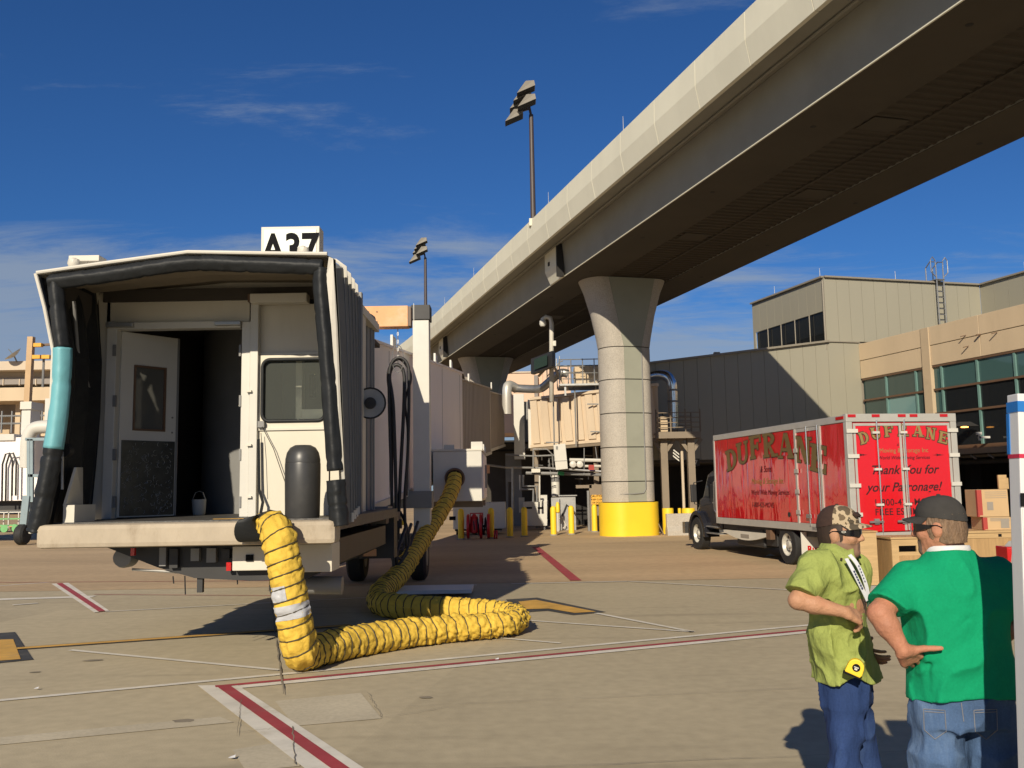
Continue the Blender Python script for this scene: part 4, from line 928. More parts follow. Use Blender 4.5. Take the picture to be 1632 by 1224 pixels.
# lift column with drive bogie
PY = 19.3; px0_, px1_ = at(658, 600, PY).x, at(684, 600, PY).x
zt_ = zat(670, 510, PY)
lc = jbox('lift_column', px0_, px1_, PY, PY + .36, .75, zt_, M_whiteb, bevel=.012)
jbox('column_cap', px0_ - .03, px1_ + .03, PY - .03, PY + .39, zt_ + .004, zat(670, 486, PY), M_blackm, lc, bevel=.015)
jbox('lift_column', px0_ - 3.5, px1_ - 3.5, PY, PY + .36, .75, zt_ - .3, M_whiteb)
jbox('bogie_beam', -5.9, -1.75, PY - .05, PY + .45, .62, .92, M_greysteel)
jbox('bogie_frame', -3.6, -2.0, PY - .9, PY + 1.2, .50, .72, M_blackm)
for x in (-3.2, -1.95):
    wv = part('drive_wheel', MB().lathe([(.18, -.16), (.40, -.17), (.47, -.12), (.485, 0), (.47, .12), (.40, .17), (.18, .16)], 28, J((x, PY - .2, .485)), 'x', caps=False), M_rubber, jb, smooth='auto')
    part('rim', MB().lathe([(.06, -.17), (.20, -.165), (.24, -.10), (.24, .10), (.20, .165), (.06, .17)], 18, J((x, PY - .2, .485)), 'x'), M_greysteel, wv, smooth='auto')
jbox('bogie_stripe', -3.6, -2.5, PY - .95, PY - .905, .55, .70, M_orange)
jbox('bogie_step', at(688, 935, 16.2).x - 1.0, at(752, 935, 16.2).x, 16.0, 16.9, .06, .12, M_board)
for x in (-3.25, -2.75, -2.2): jbox('hanger', x, x + .28, 14.9, 15.3, .75, 1.5, M_blackm)
jbox('tunnel_crossbeam', -5.2, -2.1, 15.5, 16.1, 1.1, 1.55, M_greysteel); jbox('tunnel_crossbeam', -4.2, -1.7, 19.25, 19.75, 1.45, 1.8, M_greysteel)
jbox('service_platform', -2.35, -2.0, 14.6, 16.6, 1.30, 1.45, M_bronze)
for y in (15.2, 16.0, 17.2): jtube('under_hose', [(-2.4, y, 1.5), (-2.3, y + .2, .9), (-2.0, y + .6, .75), (-1.9, y + 1.2, 1.2)], .03, M_blackm)
jbox('work_lamp', -2.5, -2.2, 18.9, 19.0, 1.12, 1.22, M_amber if False else M_yellow)
# fan-like cable reel on the cab side
rc = at(591, 643, 13.1)
rl = part('cable_reel', MB().lathe([(.02, -.05), (.215, -.05), (.215, -.03), (.02, -.02)], 36, J(rc), 'y'), M_steel, jb, smooth='auto')
part('reel_rim', MB().tube([J((rc.x + .215 * math.cos(a), rc.y - .05, rc.z + .215 * math.sin(a))) for a in np.arange(0, 6.28, .2618)], .014, 6, closed=True), M_blackm, rl, smooth=True)
part('reel_hub', MB().lathe([(.01, -.09), (.08, -.085), (.085, -.05)], 20, J(rc), 'y'), M_blackm, rl, smooth='auto')
# orange hoist beam
HB = 16.2; hx0, hx1 = at(560, 500, HB).x, at(650, 500, HB).x
hb_ = jbox('hoist_beam', hx0 - .8, hx1, HB, HB + .30, zat(640, 520, HB), zat(640, 487, HB), M_orange, bevel=.01)
for dx in (.55, .70):
    for dz in (.09, .27): part('bolt', MB().cyl(J((hx1 - dx, HB - .012, zat(640, 520, HB) + dz)), J((hx1 - dx, HB, zat(640, 520, HB) + dz)), .014, seg=8), M_brown, hb_)
jbox('beam_end', hx1 + .002, hx1 + .05, HB + .02, HB + .28, zat(640, 519, HB), zat(640, 488, HB), M_brown, hb_)
jbox('antenna', hx1 + .09, hx1 + .10, HB + .1, HB + .11, zat(640, 520, HB), zat(640, 482, HB), M_whiteb, hb_)
ch = MB(); ctop = at(634, 522, HB + .15)
for i in range(9): ch.tube([J((ctop.x + (.012 if i % 2 else 0) * math.cos(a), ctop.y + (0 if i % 2 else .012) * math.cos(a) , ctop.z - .045 - i * .07 + .038 * math.sin(a))) for a in np.arange(0, 6.2, .785)], .006, 5, closed=True)
part('chain', ch, M_steel, hb_)
# hanging power cables
cab = thing('power_cable', 'bundle of thick black power cables hanging in loops beside the white lift column', 'cables', (at(634, 580, HB).x, HB + .1, 0))
co = Vector((at(634, 580, HB).x, HB + .1, 0))
def loop(pts, r=.028): part('cable', MB().tube([Vector(at(x, y, HB + .1 + dy)) - co for x, y, dy in pts and [(p.x, p.y, p.z) for p in catmull([(a, b, c) for a, b, c in pts], 8)]], r, 7), M_blackm, cab, smooth=True)
loop([(628, 940, -.1), (626, 850, 0), (623, 740, 0), (620, 620, 0), (623, 582, 0), (636, 570, 0), (650, 582, 0), (652, 620, 0), (650, 720, 0), (645, 800, .05), (648, 870, .1)])
loop([(632, 900, 0), (631, 780, 0), (627, 650, 0), (621, 600, .05), (630, 582, .05), (643, 592, .05), (644, 640, .05), (638, 760, .05), (634, 860, .1)], .032)
loop([(624, 880, .1), (625, 760, .1), (624, 660, .1), (618, 600, .1), (626, 578, .1), (640, 574, .1), (655, 600, .1), (646, 640, .1), (650, 690, .1), (648, 790, .1)], .022)
loop([(620, 855, .05), (628, 880, -.05), (640, 890, .1), (652, 860, .2), (640, 820, .1), (625, 815, .1), (618, 850, .1), (630, 900, 0), (650, 880, .2)], .026)
part('ring', MB().tube([Vector(at(634 + 9 * math.cos(a), 572 + 22 * math.sin(a), HB + .1)) - co for a in np.arange(0, 6.28, .3)], .008, 5, closed=True), M_steel, cab)
part('cable_clamp', MB().cbox(Vector(at(630, 835, HB + .05)) - co, (.22, .14, .16)), M_blackm, cab)
# ================================================================ ROTUNDA AND FIXED WALKWAY
WY = 42.0
def wroot(name, label, cat, p, group=None):
    t = thing(name, label, cat, p, 0, group); o = Vector(p); return t, (lambda q: Vector(q) - o)
def wbox(parent, Lf, name, x0, x1, y0, y1, z0, z1, mat, **k):
    a = Lf((x0, y0, z0)); b = Lf((x1, y1, z1)); return part(name, MB().box(a.x, b.x, a.y, b.y, a.z, b.z), mat, parent, **k)
def pxbox(parent, Lf, name, px0, px1, py0, py1, Y, dep, mat, **k):
    """upright box whose front face at depth Y covers the photo rectangle"""
    cx, cy = (px0 + px1) / 2, (py0 + py1) / 2
    return wbox(parent, Lf, name, at(px0, cy, Y).x, at(px1, cy, Y).x, Y, Y + dep, at(cx, py1, Y).z, at(cx, py0, Y).z, mat, **k)
rt, L_ = wroot('bridge_rotunda', 'pale bridge rotunda at the far end of the tunnel beside the tan walkway', 'rotunda', (at(829, 700, 46).x, 47, 0))
pxbox(rt, L_, 'front_panel', 819, 836, 628, 732, 45.0, .3, M_whiteb, bevel=.02)
pxbox(rt, L_, 'drum', 832, 846, 640, 715, 45.4, 2.5, M_greysteel)
pxbox(rt, L_, 'seal', 842, 849, 636, 714, 43.6, 1.2, M_whiteb)
wbox(rt, L_, 'support_column', -.4, .4, 46.5, 47.3, 0, 3.6, M_greysteel)
wk, L_ = wroot('fixed_walkway', 'tan corrugated elevated walkway running behind the yellow based pier', 'walkway', (at(900, 700, WY).x, WY, 0))
xa, xb = at(846, 670, WY).x, at(1050, 670, WY - 4).x
def wp(s, z, out=0.0): return Vector((xa + (xb - xa) * s, WY - 4.0 * s - out, z))
zbl, zbr, ztl, ztr = zat(848, 713, WY), zat(1050, 697, WY - 4), zat(848, 634, WY), zat(1050, 611, WY - 4)
def wz(s, top): return (ztl + (ztr - ztl) * s) if top else (zbl + (zbr - zbl) * s)
m = MB(); P = [wp(0, wz(0, 0)), wp(1, wz(1, 0)), wp(1, wz(1, 1)), wp(0, wz(0, 1))]; bk = Vector((.3, 2.6, 0))
m.add([L_(p) for p in P] + [L_(p + bk) for p in P], [(0, 1, 2, 3), (7, 6, 5, 4), (0, 4, 5, 1), (1, 5, 6, 2), (2, 6, 7, 3), (3, 7, 4, 0)]); part('wall', m, M_walk, wk)
NR = 11
for i in range(NR):                                            # sloping side panels standing proud
    s0, s1 = (i + .06) / NR, (i + .70) / NR
    lean = .012
    q = [wp(s0 + lean, wz(s0, 0) + .16, .01), wp(s1 + lean, wz(s1, 0) + .16, .01), wp(s1 - lean, wz(s1, 1) - .14, .01), wp(s0 - lean, wz(s0, 1) - .14, .01)]
    q2 = [p + Vector((0, -.09, 0)) for p in q]
    m = MB(); m.add([L_(p) for p in q] + [L_(p) for p in q2], [(4, 5, 6, 7), (0, 4, 7, 3), (1, 2, 6, 5), (0, 1, 5, 4), (3, 7, 6, 2)]); part('side_panel', m, M_walk, wk)
for top, dz, mt in ((1, -.06, M_walk), (0, .04, M_walk), (0, -.10, M_bronze)):
    part('edge_beam', MB().bar(L_(wp(0, wz(0, top) + dz, .08)), L_(wp(1, wz(1, top) + dz, .08)), .16, .12), mt, wk)
for s in (.05, .55, .95):
    part('support_post', MB().bar(L_(wp(s, 0, -1.6)), L_(wp(s, wz(s, 0), -1.6)), .22), M_bronze, wk)
# vertical conduits hung on the walkway side
for px_, y0, y1 in ((881, 500, 735), (915, 600, 712), (948, 610, 712), (956, 610, 712)):
    X = at(px_, 660, WY - 1.3); part('conduit', MB().cyl(L_((X.x, WY - 2.1, at(px_, y1, WY - 2.1).z)), L_((X.x, WY - 2.1, at(px_, y0 if y0 > 550 else 640, WY - 2.1).z)), .035, seg=6), M_greysteel, wk)
for px0, px1, py in ((936, 958, 644), (941, 963, 688), (870, 890, 705)):
    a, b = at(px0, py, WY - 2.3), at(px1, py, WY - 2.3); part('conduit_strap', MB().bar(L_(a), L_(b), .05), M_greysteel, wk)
# camera pole with display
cpole, L_ = wroot('camera_pole', 'tan pole with hooked security camera above the corrugated walkway', 'camera pole', (at(879, 600, 39.6).x, 39.6, zat(879, 640, 39.6)))
pts = [at(879, 640, 39.6), at(879, 515, 39.6), at(877, 507, 39.6), at(870, 505, 39.6), at(865, 509, 39.6), at(865, 514, 39.6)]
part('pole', MB().tube([L_(p) for p in pts], .10, 8), M_white, cpole, smooth=True)
part('camera', MB().lathe([(.05, .16), (.14, .10), (.15, -.05), (.10, -.14)], 12, L_(at(865, 515, 39.6))), M_whiteb, cpole, smooth='auto')
pxbox(cpole, L_, 'junction_box', 881, 886, 543, 551, 39.5, .15, M_white)
for a, b in (((880, 580), (905, 622)), ((880, 576), (858, 600))): part('brace', MB().bar(L_(at(*a, 39.7)), L_(at(*b, 39.9)), .09), M_walk, cpole)
dsp, L_ = wroot('display_board', 'black gate display board hanging under the guideway by the camera pole', 'display', at(863, 578, 39.0))
m = MB(); q = [at(846, 572, 39.6), at(880, 559, 38.2), at(880, 583, 38.2), at(846, 596, 39.6)]
m.add([L_(p) for p in q] + [L_(p + Vector((.15, .35, 0))) for p in q], [(3, 2, 1, 0), (4, 5, 6, 7), (0, 1, 5, 4), (1, 2, 6, 5), (2, 3, 7, 6), (3, 0, 4, 7)]); part('housing', m, M_blackm, dsp)
m = MB(); q = [at(851, 573, 39.3), at(872, 565, 38.4), at(872, 582, 38.4), at(851, 590, 39.3)]; m.add([L_(p + Vector((0, -.05, 0))) for p in q], [(3, 2, 1, 0)]); part('screen', m, pm('unlit_screen', (.02, .035, .012), .2), dsp)
# galvanised duct over the walkway roof
du, L_ = wroot('air_duct', 'galvanised duct rising over the walkway roof left of the pier', 'duct', at(830, 640, 49))
pts = [at(808, 660, 42), at(808, 622, 42), at(812, 614, 42.2), at(822, 619, 42.6), at(850, 620, 42), at(862, 619, 41.5), at(874, 610, 41), at(887, 598, 40.6), at(897, 594, 40.4), at(905, 596, 40.4)]
part('duct_run', MB().tube([L_(p) for p in catmull(pts[3:], 4)], .19, 12), M_steel, du, smooth='auto')
part('duct_cowl', MB().tube([L_(p) for p in catmull(pts[:4], 6)], .22, 14), M_alu, du, smooth='auto')
# roof platform with railings and air handler
rp, L_ = wroot('roof_platform', 'galvanised rooftop platform with guard rails above the walkway', 'platform', at(930, 612, 40))
PZ = zat(930, 611, 39.5); xl, xr = at(892, 611, 39.5).x, at(985, 611, 39.5).x
wbox(rp, L_, 'deck', xl, xr, 39.5, 41.6, PZ - .08, PZ, M_steel)
for y in (39.52, 41.55):
    for z in (PZ + .45, PZ + .75, PZ + 1.05): part('rail', MB().cyl(L_((xl, y, z)), L_((xr, y, z)), .022, seg=6), M_steel, rp)
    for k in range(6): x = xl + (xr - xl) * k / 5; part('post', MB().cyl(L_((x, y, PZ)), L_((x, y, PZ + 1.08)), .026, seg=6), M_steel, rp)
for k in range(5):
    a, b = at(872, 606, 40), at(892, 590, 40); f = k / 4; p = a.lerp(b, f); part('stair_post', MB().cyl(L_(p), L_(p + Vector((0, 0, .62))), .022, seg=5), M_steel, rp)
part('stair_rail', MB().tube([L_(at(872, 600, 40)), L_(at(892, 577, 40)), L_(at(897, 575, 40))], .025, 6), M_steel, rp)
for x in (xl + .2, xr - .4): wbox(rp, L_, 'leg', x, x + .08, 39.6, 39.68, PZ - .5, PZ - .08, M_steel)
ah, L_ = wroot('air_handler', 'cream air handling cabinet on the rooftop platform', 'air handler', at(938, 605, 40.6))
pxbox(ah, L_, 'cabinet', 916, 962, 583, 603, 40.4, 1.0, M_cream, bevel=.02)
pxbox(ah, L_, 'base', 918, 960, 603, 611, 40.45, .9, M_farbeige)
for px_ in (925, 940, 953): pxbox(ah, L_, 'louvre', px_, px_ + 7, 586, 600, 40.37, .025, M_creamd)
# far pink wall behind
pw, L_ = wroot('far_terminal_wall', 'pinkish far terminal wall seen under the guideway left of the camera pole', 'building', at(845, 640, 75))
pxbox(pw, L_, 'wall', 790, 866, 594, 690, 75, 6, M_pinkwall); pxbox(pw, L_, 'wall', 866, 910, 583, 690, 74, 6, M_pinkwall)
pxbox(pw, L_, 'coping', 789, 867, 592, 594.3, 74.9, 6, M_farbeige); pxbox(pw, L_, 'pilaster', 852, 858, 598, 690, 74.6, .3, M_fargrey); pxbox(pw, L_, 'wall', 700, 790, 625, 790, 80, 6, M_farbeige)

# ================================================================ SERVICE BAY UNDER THE WALKWAY
sb, L_ = wroot('service_bay', 'dark service bay under the walkway with an open doorway', 'service bay', (2.0, 52, 0))
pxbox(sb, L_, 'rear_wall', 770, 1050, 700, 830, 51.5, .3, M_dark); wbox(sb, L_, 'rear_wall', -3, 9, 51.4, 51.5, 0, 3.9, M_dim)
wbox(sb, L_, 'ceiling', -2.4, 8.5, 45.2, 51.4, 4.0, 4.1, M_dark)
pxbox(sb, L_, 'partition', 940, 968, 772, 853, 39.4, .3, M_bronze)
pxbox(sb, L_, 'door_frame', 936.5, 940, 782, 853, 39.3, .15, M_greysteel); pxbox(sb, L_, 'doorway', 918, 936, 778, 852, 46, .1, M_dark)
pxbox(sb, L_, 'door_head', 918, 943, 773, 778, 39.4, .2, M_bronze)
pxbox(sb, L_, 'threshold', 917, 938, 849, 852, 39.3, .2, M_steel)
def run(parent, Lf, name, pts, r, mat, seg=8): part(name, MB().tube([Lf(at(*p)) for p in pts], r, seg), mat, parent, smooth='auto')
pp, L_ = wroot('pipe_rack', 'tangle of pipes and conduits hung below the walkway', 'pipes', (2.0, 40, 0))
for pts, r, mt in [([(806, 745, 41), (868, 746, 40), (968, 752, 39)], .05, M_steel), ([(838, 754, 40), (905, 755, 40), (968, 757, 39)], .07, M_greysteel), ([(908, 733, 40), (968, 734, 39)], .075, M_whiteb),
                   ([(912, 741, 40), (925, 743, 39.8), (962, 743, 39)], .055, M_white), ([(850, 716, 40), (850, 748, 40)], .035, M_steel), ([(850, 716, 40), (872, 716, 40), (880, 724, 40), (882, 750, 40)], .03, M_steel),
                   ([(860, 758, 39.5), (860, 800, 39.5)], .035, M_whiteb), ([(829, 757, 40), (829, 780, 40), (850, 780, 40), (850, 800, 40)], .05, M_steel), ([(834, 757, 40), (834, 775, 40), (856, 775, 40), (856, 800, 40)], .05, M_steel),
                   ([(817, 745, 40.5), (817, 850, 40.5)], .05, M_steel), ([(814, 768, 41), (814, 850, 41)], .12, M_dim), ([(931, 714, 39.5), (931, 757, 39.5)], .02, M_steel), ([(949, 712, 39.5), (953, 742, 39.5)], .02, M_steel),
                   ([(770, 740, 42), (806, 745, 41)], .05, M_greysteel), ([(806, 725, 41), (850, 727, 41), (900, 725, 41)], .04, M_greysteel), ([(875, 731, 40), (878, 760, 40)], .02, M_greysteel)]:
    run(pp, L_, 'pipe', pts, r, mt)
run(pp, L_, 'pipe_band', [(889, 754, 39.9), (899, 755, 39.9)], .078, pm('green_tape', (.03, .33, .14), .5))
pxbox(pp, L_, 'valve_tag', 938, 947, 741, 749, 38.9, .05, M_cardred); pxbox(pp, L_, 'tee', 847, 861, 747, 753, 39.8, .15, M_white)
for px_, py in ((913, 740), (924, 740)): part('valve', MB().lathe([(.05, -.14), (.14, -.10), (.15, .1), (.05, .14)], 10, L_(at(px_, py, 39.4)), 'y'), M_whiteb, pp, smooth='auto')
for i in range(26):
    x0 = random.uniform(852, 960); y0 = random.uniform(718, 765); l = random.uniform(4, 22); v = random.random() < .3
    run(pp, L_, 'hanger', [(x0, y0, 41 + i * .08), (x0 + (0 if v else l), y0 + (l if v else .6), 41 + i * .08)], random.uniform(.012, .03), random.choice([M_steel, M_greysteel, M_dim]), 5)
ec, L_ = wroot('electrical_cabinet', 'tilted pale electrical cabinet hanging under the corrugated walkway', 'cabinet', at(892, 745, 39.2))
m = MB(); q = [at(882, 709, 39.2), at(901, 707, 39.2), at(905, 747, 39.2), at(886, 749, 39.2)]; m.add([L_(p) for p in q] + [L_(p + Vector((0, .25, 0))) for p in q], [(3, 2, 1, 0), (4, 5, 6, 7), (0, 1, 5, 4), (1, 2, 6, 5), (2, 3, 7, 6), (3, 0, 4, 7)]); part('case', m, M_whiteb, ec, bevel=.01)
part('seam', MB().bar(L_(at(884, 735, 39.19)), L_(at(903, 734, 39.19)), .015), M_greysteel, ec); pxbox(ec, L_, 'latch', 886, 889, 711, 716, 39.17, .03, M_greysteel)
wt, L_ = wroot('water_heater', 'white cylindrical tank with grey band in the service bay', 'tank', gz(886, 851)[:2] + (0,) if False else (at(886, 800, 42.5).x, 42.5, 0))
part('tank', MB().lathe([(.05, zat(886, 756, 42.5)), (.17, zat(886, 758, 42.5)), (.19, zat(886, 762, 42.5)), (.19, zat(886, 791, 42.5)), (.1, zat(886, 793, 42.5))], 16), M_whiteb, wt, smooth='auto')
part('band', MB().lathe([(.195, zat(886, 768, 42.5)), (.195, zat(886, 761, 42.5))], 16), M_greysteel, wt); part('stand', MB().cyl((0, 0, 0), (0, 0, zat(886, 792, 42.5)), .05, seg=8), M_greysteel, wt)
gc, L_ = wroot('ground_power_cabinet', 'white sloped service cabinet on legs behind the yellow bollards', 'cabinet', (at(853, 840, 41).x, 41, 0))
m = MB(); q = [at(833, 800, 41), at(874, 798, 41), at(872, 838, 41), at(836, 838, 41)]; m.add([L_(p) for p in q] + [L_(p + Vector((0, .7, 0))) for p in q], [(3, 2, 1, 0), (4, 5, 6, 7), (0, 1, 5, 4), (1, 2, 6, 5), (2, 3, 7, 6), (3, 0, 4, 7)]); part('case', m, M_whiteb, gc, bevel=.015)
for a in (839, 857): pxbox(gc, L_, 'vent', a, a + 9, 808, 811, 40.97, .03, M_ink)
pxbox(gc, L_, 'top_unit', 861, 872, 789, 799, 41.1, .4, M_whiteb); pxbox(gc, L_, 'side_box', 827, 836, 793, 817, 41.3, .3, M_white)
for a in (838, 866): pxbox(gc, L_, 'leg', a, a + 3, 838, 852, 41.1, .1, M_greysteel)
sc_, L_ = wroot('steel_cabinet', 'open grey steel cabinet beside the dark doorway', 'cabinet', (at(905, 840, 40.5).x, 40.5, 0))
pxbox(sc_, L_, 'case', 892, 918, 790, 851, 40.5, .5, M_steel, bevel=.01); pxbox(sc_, L_, 'door', 879, 892, 793, 848, 40.3, .04, M_steel); pxbox(sc_, L_, 'lid', 890, 919.5, 789, 790.5, 40.4, .65, M_steel)
run(sc_, L_, 'hose', [(896, 822, 40.4), (903, 804, 40.4), (912, 812, 40.3), (917, 818, 40.2)], .03, M_blackm); run(sc_, L_, 'hose', [(890, 828, 40.3), (896, 824, 40.3), (902, 838, 40.3), (896, 843, 40.3)], .025, M_white)
fx = at(889, 820, 39.5); fl_, L_ = wroot('fire_extinguisher_stand', 'small yellow cylinder fixed on a white stand pipe', 'stand pipe', (fx.x, fx.y, 0))
part('pipe', MB().cyl((0, 0, 0), (0, 0, zat(889, 815, 39.5)), .04, seg=8), M_whiteb, fl_); part('cylinder', MB().lathe([(.03, zat(889, 818, 39.5)), (.09, zat(889, 816, 39.5)), (.09, zat(889, 805, 39.5)), (.04, zat(889, 800, 39.5))], 12), M_yellow, fl_, smooth='auto')
cs, L_ = wroot('caution_sign', 'yellow caution sign on the brown wall left of the pier', 'sign', at(951, 797, 39.3))
pxbox(cs, L_, 'plate', 942.5, 961.5, 788.5, 804, 39.25, .03, pm('caution_yellow', (.75, .40, .05), .5)); o_ = at(952, 796, 39.24); w_ = 1
for dz, s_, tx in ((.14, .135, 'CAUTION'), (-.0, .095, 'KEEP CLEAR'), (-.13, .095, 'OF DOOR')):
    lettering(tx, s_, M_ink, cs, frame_m(L_(o_ + Vector((0, -.01, dz))), (1, 0, 0), (0, 0, 1)))
# bollards
bspots = [(735, 860, 812), (783, 858, 812), (813, 856.5, 811), (836, 855.5, 810), (882.5, 853.5, 808), (911, 852, 808), (948, 848, 808)]
blab = ['yellow bollard left of the red hose cart', 'yellow bollard just right of the red hose cart', 'yellow bollard standing alone right of the red hose cart', 'yellow bollard before the left end of the sloped white cabinet', 'yellow bollard beside the small stand pipe cylinder', 'yellow bollard in front of the grey steel cabinet', 'yellow bollard under the caution sign']
bme = None
for (x, y, yt), lab in zip(bspots, blab):
    p = gz(x, y)
    t = thing('bollard', lab, 'bollard', p, 0, 'yellow bollards')
    if bme is None:
        b_ = MB().lathe([(.115, 0), (.115, 1.0), (.105, 1.06), (.07, 1.11), (.02, 1.13)], 14); bo = part('post', b_, M_yellow, t, smooth='auto'); bme = bo.data
        fo = part('collar', MB().lathe([(.16, 0), (.16, .03), (.12, .05)], 14), M_conc, t); fme = fo.data
    else:
        link(bpy.data.objects.new('post', bme), t); link(bpy.data.objects.new('collar', fme), t)
# red hose cart
rp_ = gz(766, 859); rc_ = thing('hose_cart', 'red two-wheeled hose reel cart on the apron between bollards', 'cart', rp_)
def wheel_mesh(r, w, mat1): return MB().tube([(0, r * math.cos(a), r + r * math.sin(a)) for a in np.arange(0, 6.28, .35)], w, 7, closed=True)
for x in (-.45, .02, .30):
    w = part('wheel', MB().lathe([(.36, -.05), (.44, -.05), (.46, 0), (.44, .05), (.36, .05)], 22, (x, 0, .47), 'x'), M_redpaint, rc_, smooth='auto')
    m = MB()
    for k in range(5): a = k * 1.2566; m.bar((x, 0, .47), (x, .40 * math.cos(a), .47 + .40 * math.sin(a)), .05)
    part('spoke', m, M_redpaint, w)
part('axle', MB().cyl((-.5, 0, .47), (.35, 0, .47), .05, seg=10), M_blackm, rc_); part('body', MB().lathe([(.05, .2), (.17, .25), (.19, .5), (.12, .72), (.14, .8), (.05, .92)], 14, (-.22, -.12, 0)), M_redpaint, rc_, smooth='auto')
part('hose_coil', MB().tube([(-.3 + .012 * k, .3 * math.cos(k * .5), .47 + .3 * math.sin(k * .5)) for k in range(52)], .03, 6), M_blackm, rc_, smooth=True); part('handle', MB().tube([(-.35, -.2, .55), (-.35, -.35, .95), (.1, -.35, .95), (.1, -.2, .55)], .025, 6), M_redpaint, rc_)
for x in (.52, .60): part('caster', MB().lathe([(.10, -.03), (.16, -.03), (.16, .03), (.10, .03)], 14, (x, -.1, .16), 'x'), M_redpaint, rc_)
# white ground unit behind (under the PCA unit)
gu_p = gz(762, 853); gu, L_ = wroot('ground_power_unit', 'white boxy ground power unit on wheels under the air unit', 'power unit', (gu_p.x, gu_p.y, 0))
pxbox(gu, L_, 'body', 722, 806, 801, 843, gu_p.y, 1.6, M_whiteb, bevel=.03); pxbox(gu, L_, 'hatch', 749, 764, 806, 822, gu_p.y - .02, .03, M_white, bevel=.01)
pxbox(gu, L_, 'vent', 716, 726, 823, 829, gu_p.y - .02, .03, M_ink); pxbox(gu, L_, 'skid', 725, 800, 843, 846, gu_p.y + .1, 1.4, M_blackm)
for px_ in (731, 790): a = at(px_, 850, gu_p.y + .3); part('wheel', MB().lathe([(.1, -.09), (.2, -.09), (.22, 0), (.2, .09), (.1, .09)], 18, L_((a.x, gu_p.y + .3, .22)), 'x'), M_rubber, gu, smooth='auto')
# ================================================================ AIR CONDITIONING UNIT on the tunnel side
AY = 21.8
ac, L_ = wroot('air_conditioning_unit', 'white preconditioned air unit hung beside the tunnel, hose plugged in', 'air unit', at(745, 800, AY))
x0, x1 = at(690, 760, AY).x, at(768, 760, AY).x; z0, z1 = zat(730, 799, AY), zat(730, 719, AY)
wbox(ac, L_, 'case', x0, x1, AY, AY + 3.2, z0, z1, M_whiteb, bevel=.015)
wbox(ac, L_, 'top_lip', x0 - .02, x1 + .02, AY - .02, AY + 3.22, z1 + .004, z1 + .05, M_white)
wbox(ac, L_, 'side_door', x1 + .002, x1 + .03, AY + .15, AY + 1.3, z0 + .06, z1 - .06, M_tunnel, bevel=.008); wbox(ac, L_, 'side_door', x1 + .002, x1 + .03, AY + 1.45, AY + 2.9, z0 + .06, z1 - .06, M_tunnel, bevel=.008)
wbox(ac, L_, 'control_panel', x1 + .032, x1 + .07, AY + 1.5, AY + 2.0, z0 + .3, z1 - .3, M_greysteel); wbox(ac, L_, 'beacon', x1 + .072, x1 + .14, AY + 1.6, AY + 1.75, z1 - .5, z1 - .3, M_orange)
for dy in (.1, 1.3, 2.6): wbox(ac, L_, 'bracket', x1 - .25, x1 + .02, AY + dy, AY + dy + .05, z1 + .05, z1 + .22, M_whiteb)
wbox(ac, L_, 'bracket', x0 + .25, x0 + .5, AY + .1, AY + .2, z1 + .05, z1 + .16, M_whiteb)
wbox(ac, L_, 'hanger_frame', x0 - .1, x1, AY + .4, AY + .55, z0 - .15, z0 - .004, M_bronze); wbox(ac, L_, 'hanger_frame', x0 - .1, x1, AY + 2.4, AY + 2.55, z0 - .15, z0 - .004, M_bronze)
oc = at(725, 762, AY); part('outlet_collar', MB().tube([L_((oc.x + .21 * math.cos(a), AY - .05, oc.z + .21 * math.sin(a))) for a in np.arange(0, 6.28, .2)], .03, 8, closed=True), M_brown, ac, smooth=True)
part('outlet_throat', MB().cyl(L_((oc.x, AY - .03, oc.z)), L_((oc.x, AY - .006, oc.z)), .22, seg=24), M_dark, ac)
# ================================================================ YELLOW AIR HOSE
HR = .168
def gd(px_, Y, z=HR):       # point at height z seen in photo column px_ at depth Y
    lo, hi = 300, 1300
    for _ in range(40):
        mid = (lo + hi) / 2
        if at(px_, mid, Y).z > z: lo = mid
        else: hi = mid
    return at(px_, lo, Y)
hp = [Vector((oc.x, AY - .02, oc.z)), at(722, 775, AY - .35), at(713, 797, AY - .9), at(690, 835, 19.9), at(660, 880, 18.0), at(634, 918, 16.2), gd(610, 14.9, .25), gd(603, 14.2), gd(622, 13.6), gd(670, 13.2), gd(725, 12.95), gd(775, 12.75), gd(812, 12.45), gd(826, 12.0), gd(806, 11.6), gd(760, 11.4), gd(700, 11.2), gd(630, 10.85), gd(570, 10.45), gd(520, 10.05), gd(489, 9.72), at(478, 1036, 9.52), at(470, 990, 9.45), at(459, 930, 9.43), at(449, 878, 9.43), at(442, 850, 9.46), at(434, 837, 9.58), at(420, 836, 9.78)]
cl_ = catmull(hp, 14)
# arc-length resample
acc = [0.0]
for a, b in zip(cl_[:-1], cl_[1:]): acc.append(acc[-1] + (b - a).length)
TL = acc[-1]; NS = 1100; res = []; j = 0
for i in range(NS + 1):
    s = TL * i / NS
    while j < len(acc) - 2 and acc[j + 1] < s: j += 1
    f = (s - acc[j]) / max(acc[j + 1] - acc[j], 1e-6); res.append(cl_[j].lerp(cl_[j + 1], f))
ds = TL / NS
PIT = [(.21 if i < NS * .42 else (.145 if i < NS * .78 else .125)) for i in range(NS + 1)]
TURN = [0.0]
for i in range(NS): TURN.append(TURN[-1] + ds / PIT[i])
frames = []; nrm = None
for i in range(NS + 1):
    t = (res[min(i + 1, NS)] - res[max(i - 1, 0)]).normalized()
    if nrm is None: nrm = t.cross(Vector((0, 0, 1))).normalized()
    else: nrm = (nrm - t * nrm.dot(t)).normalized()
    frames.append((t, nrm.copy(), t.cross(nrm)))
def curv(i):
    a, b = frames[max(i - 6, 0)][0], frames[min(i + 6, NS)][0]; return min(1.0, a.angle(b) / 1.0)
CV = [curv(i) for i in range(NS + 1)]
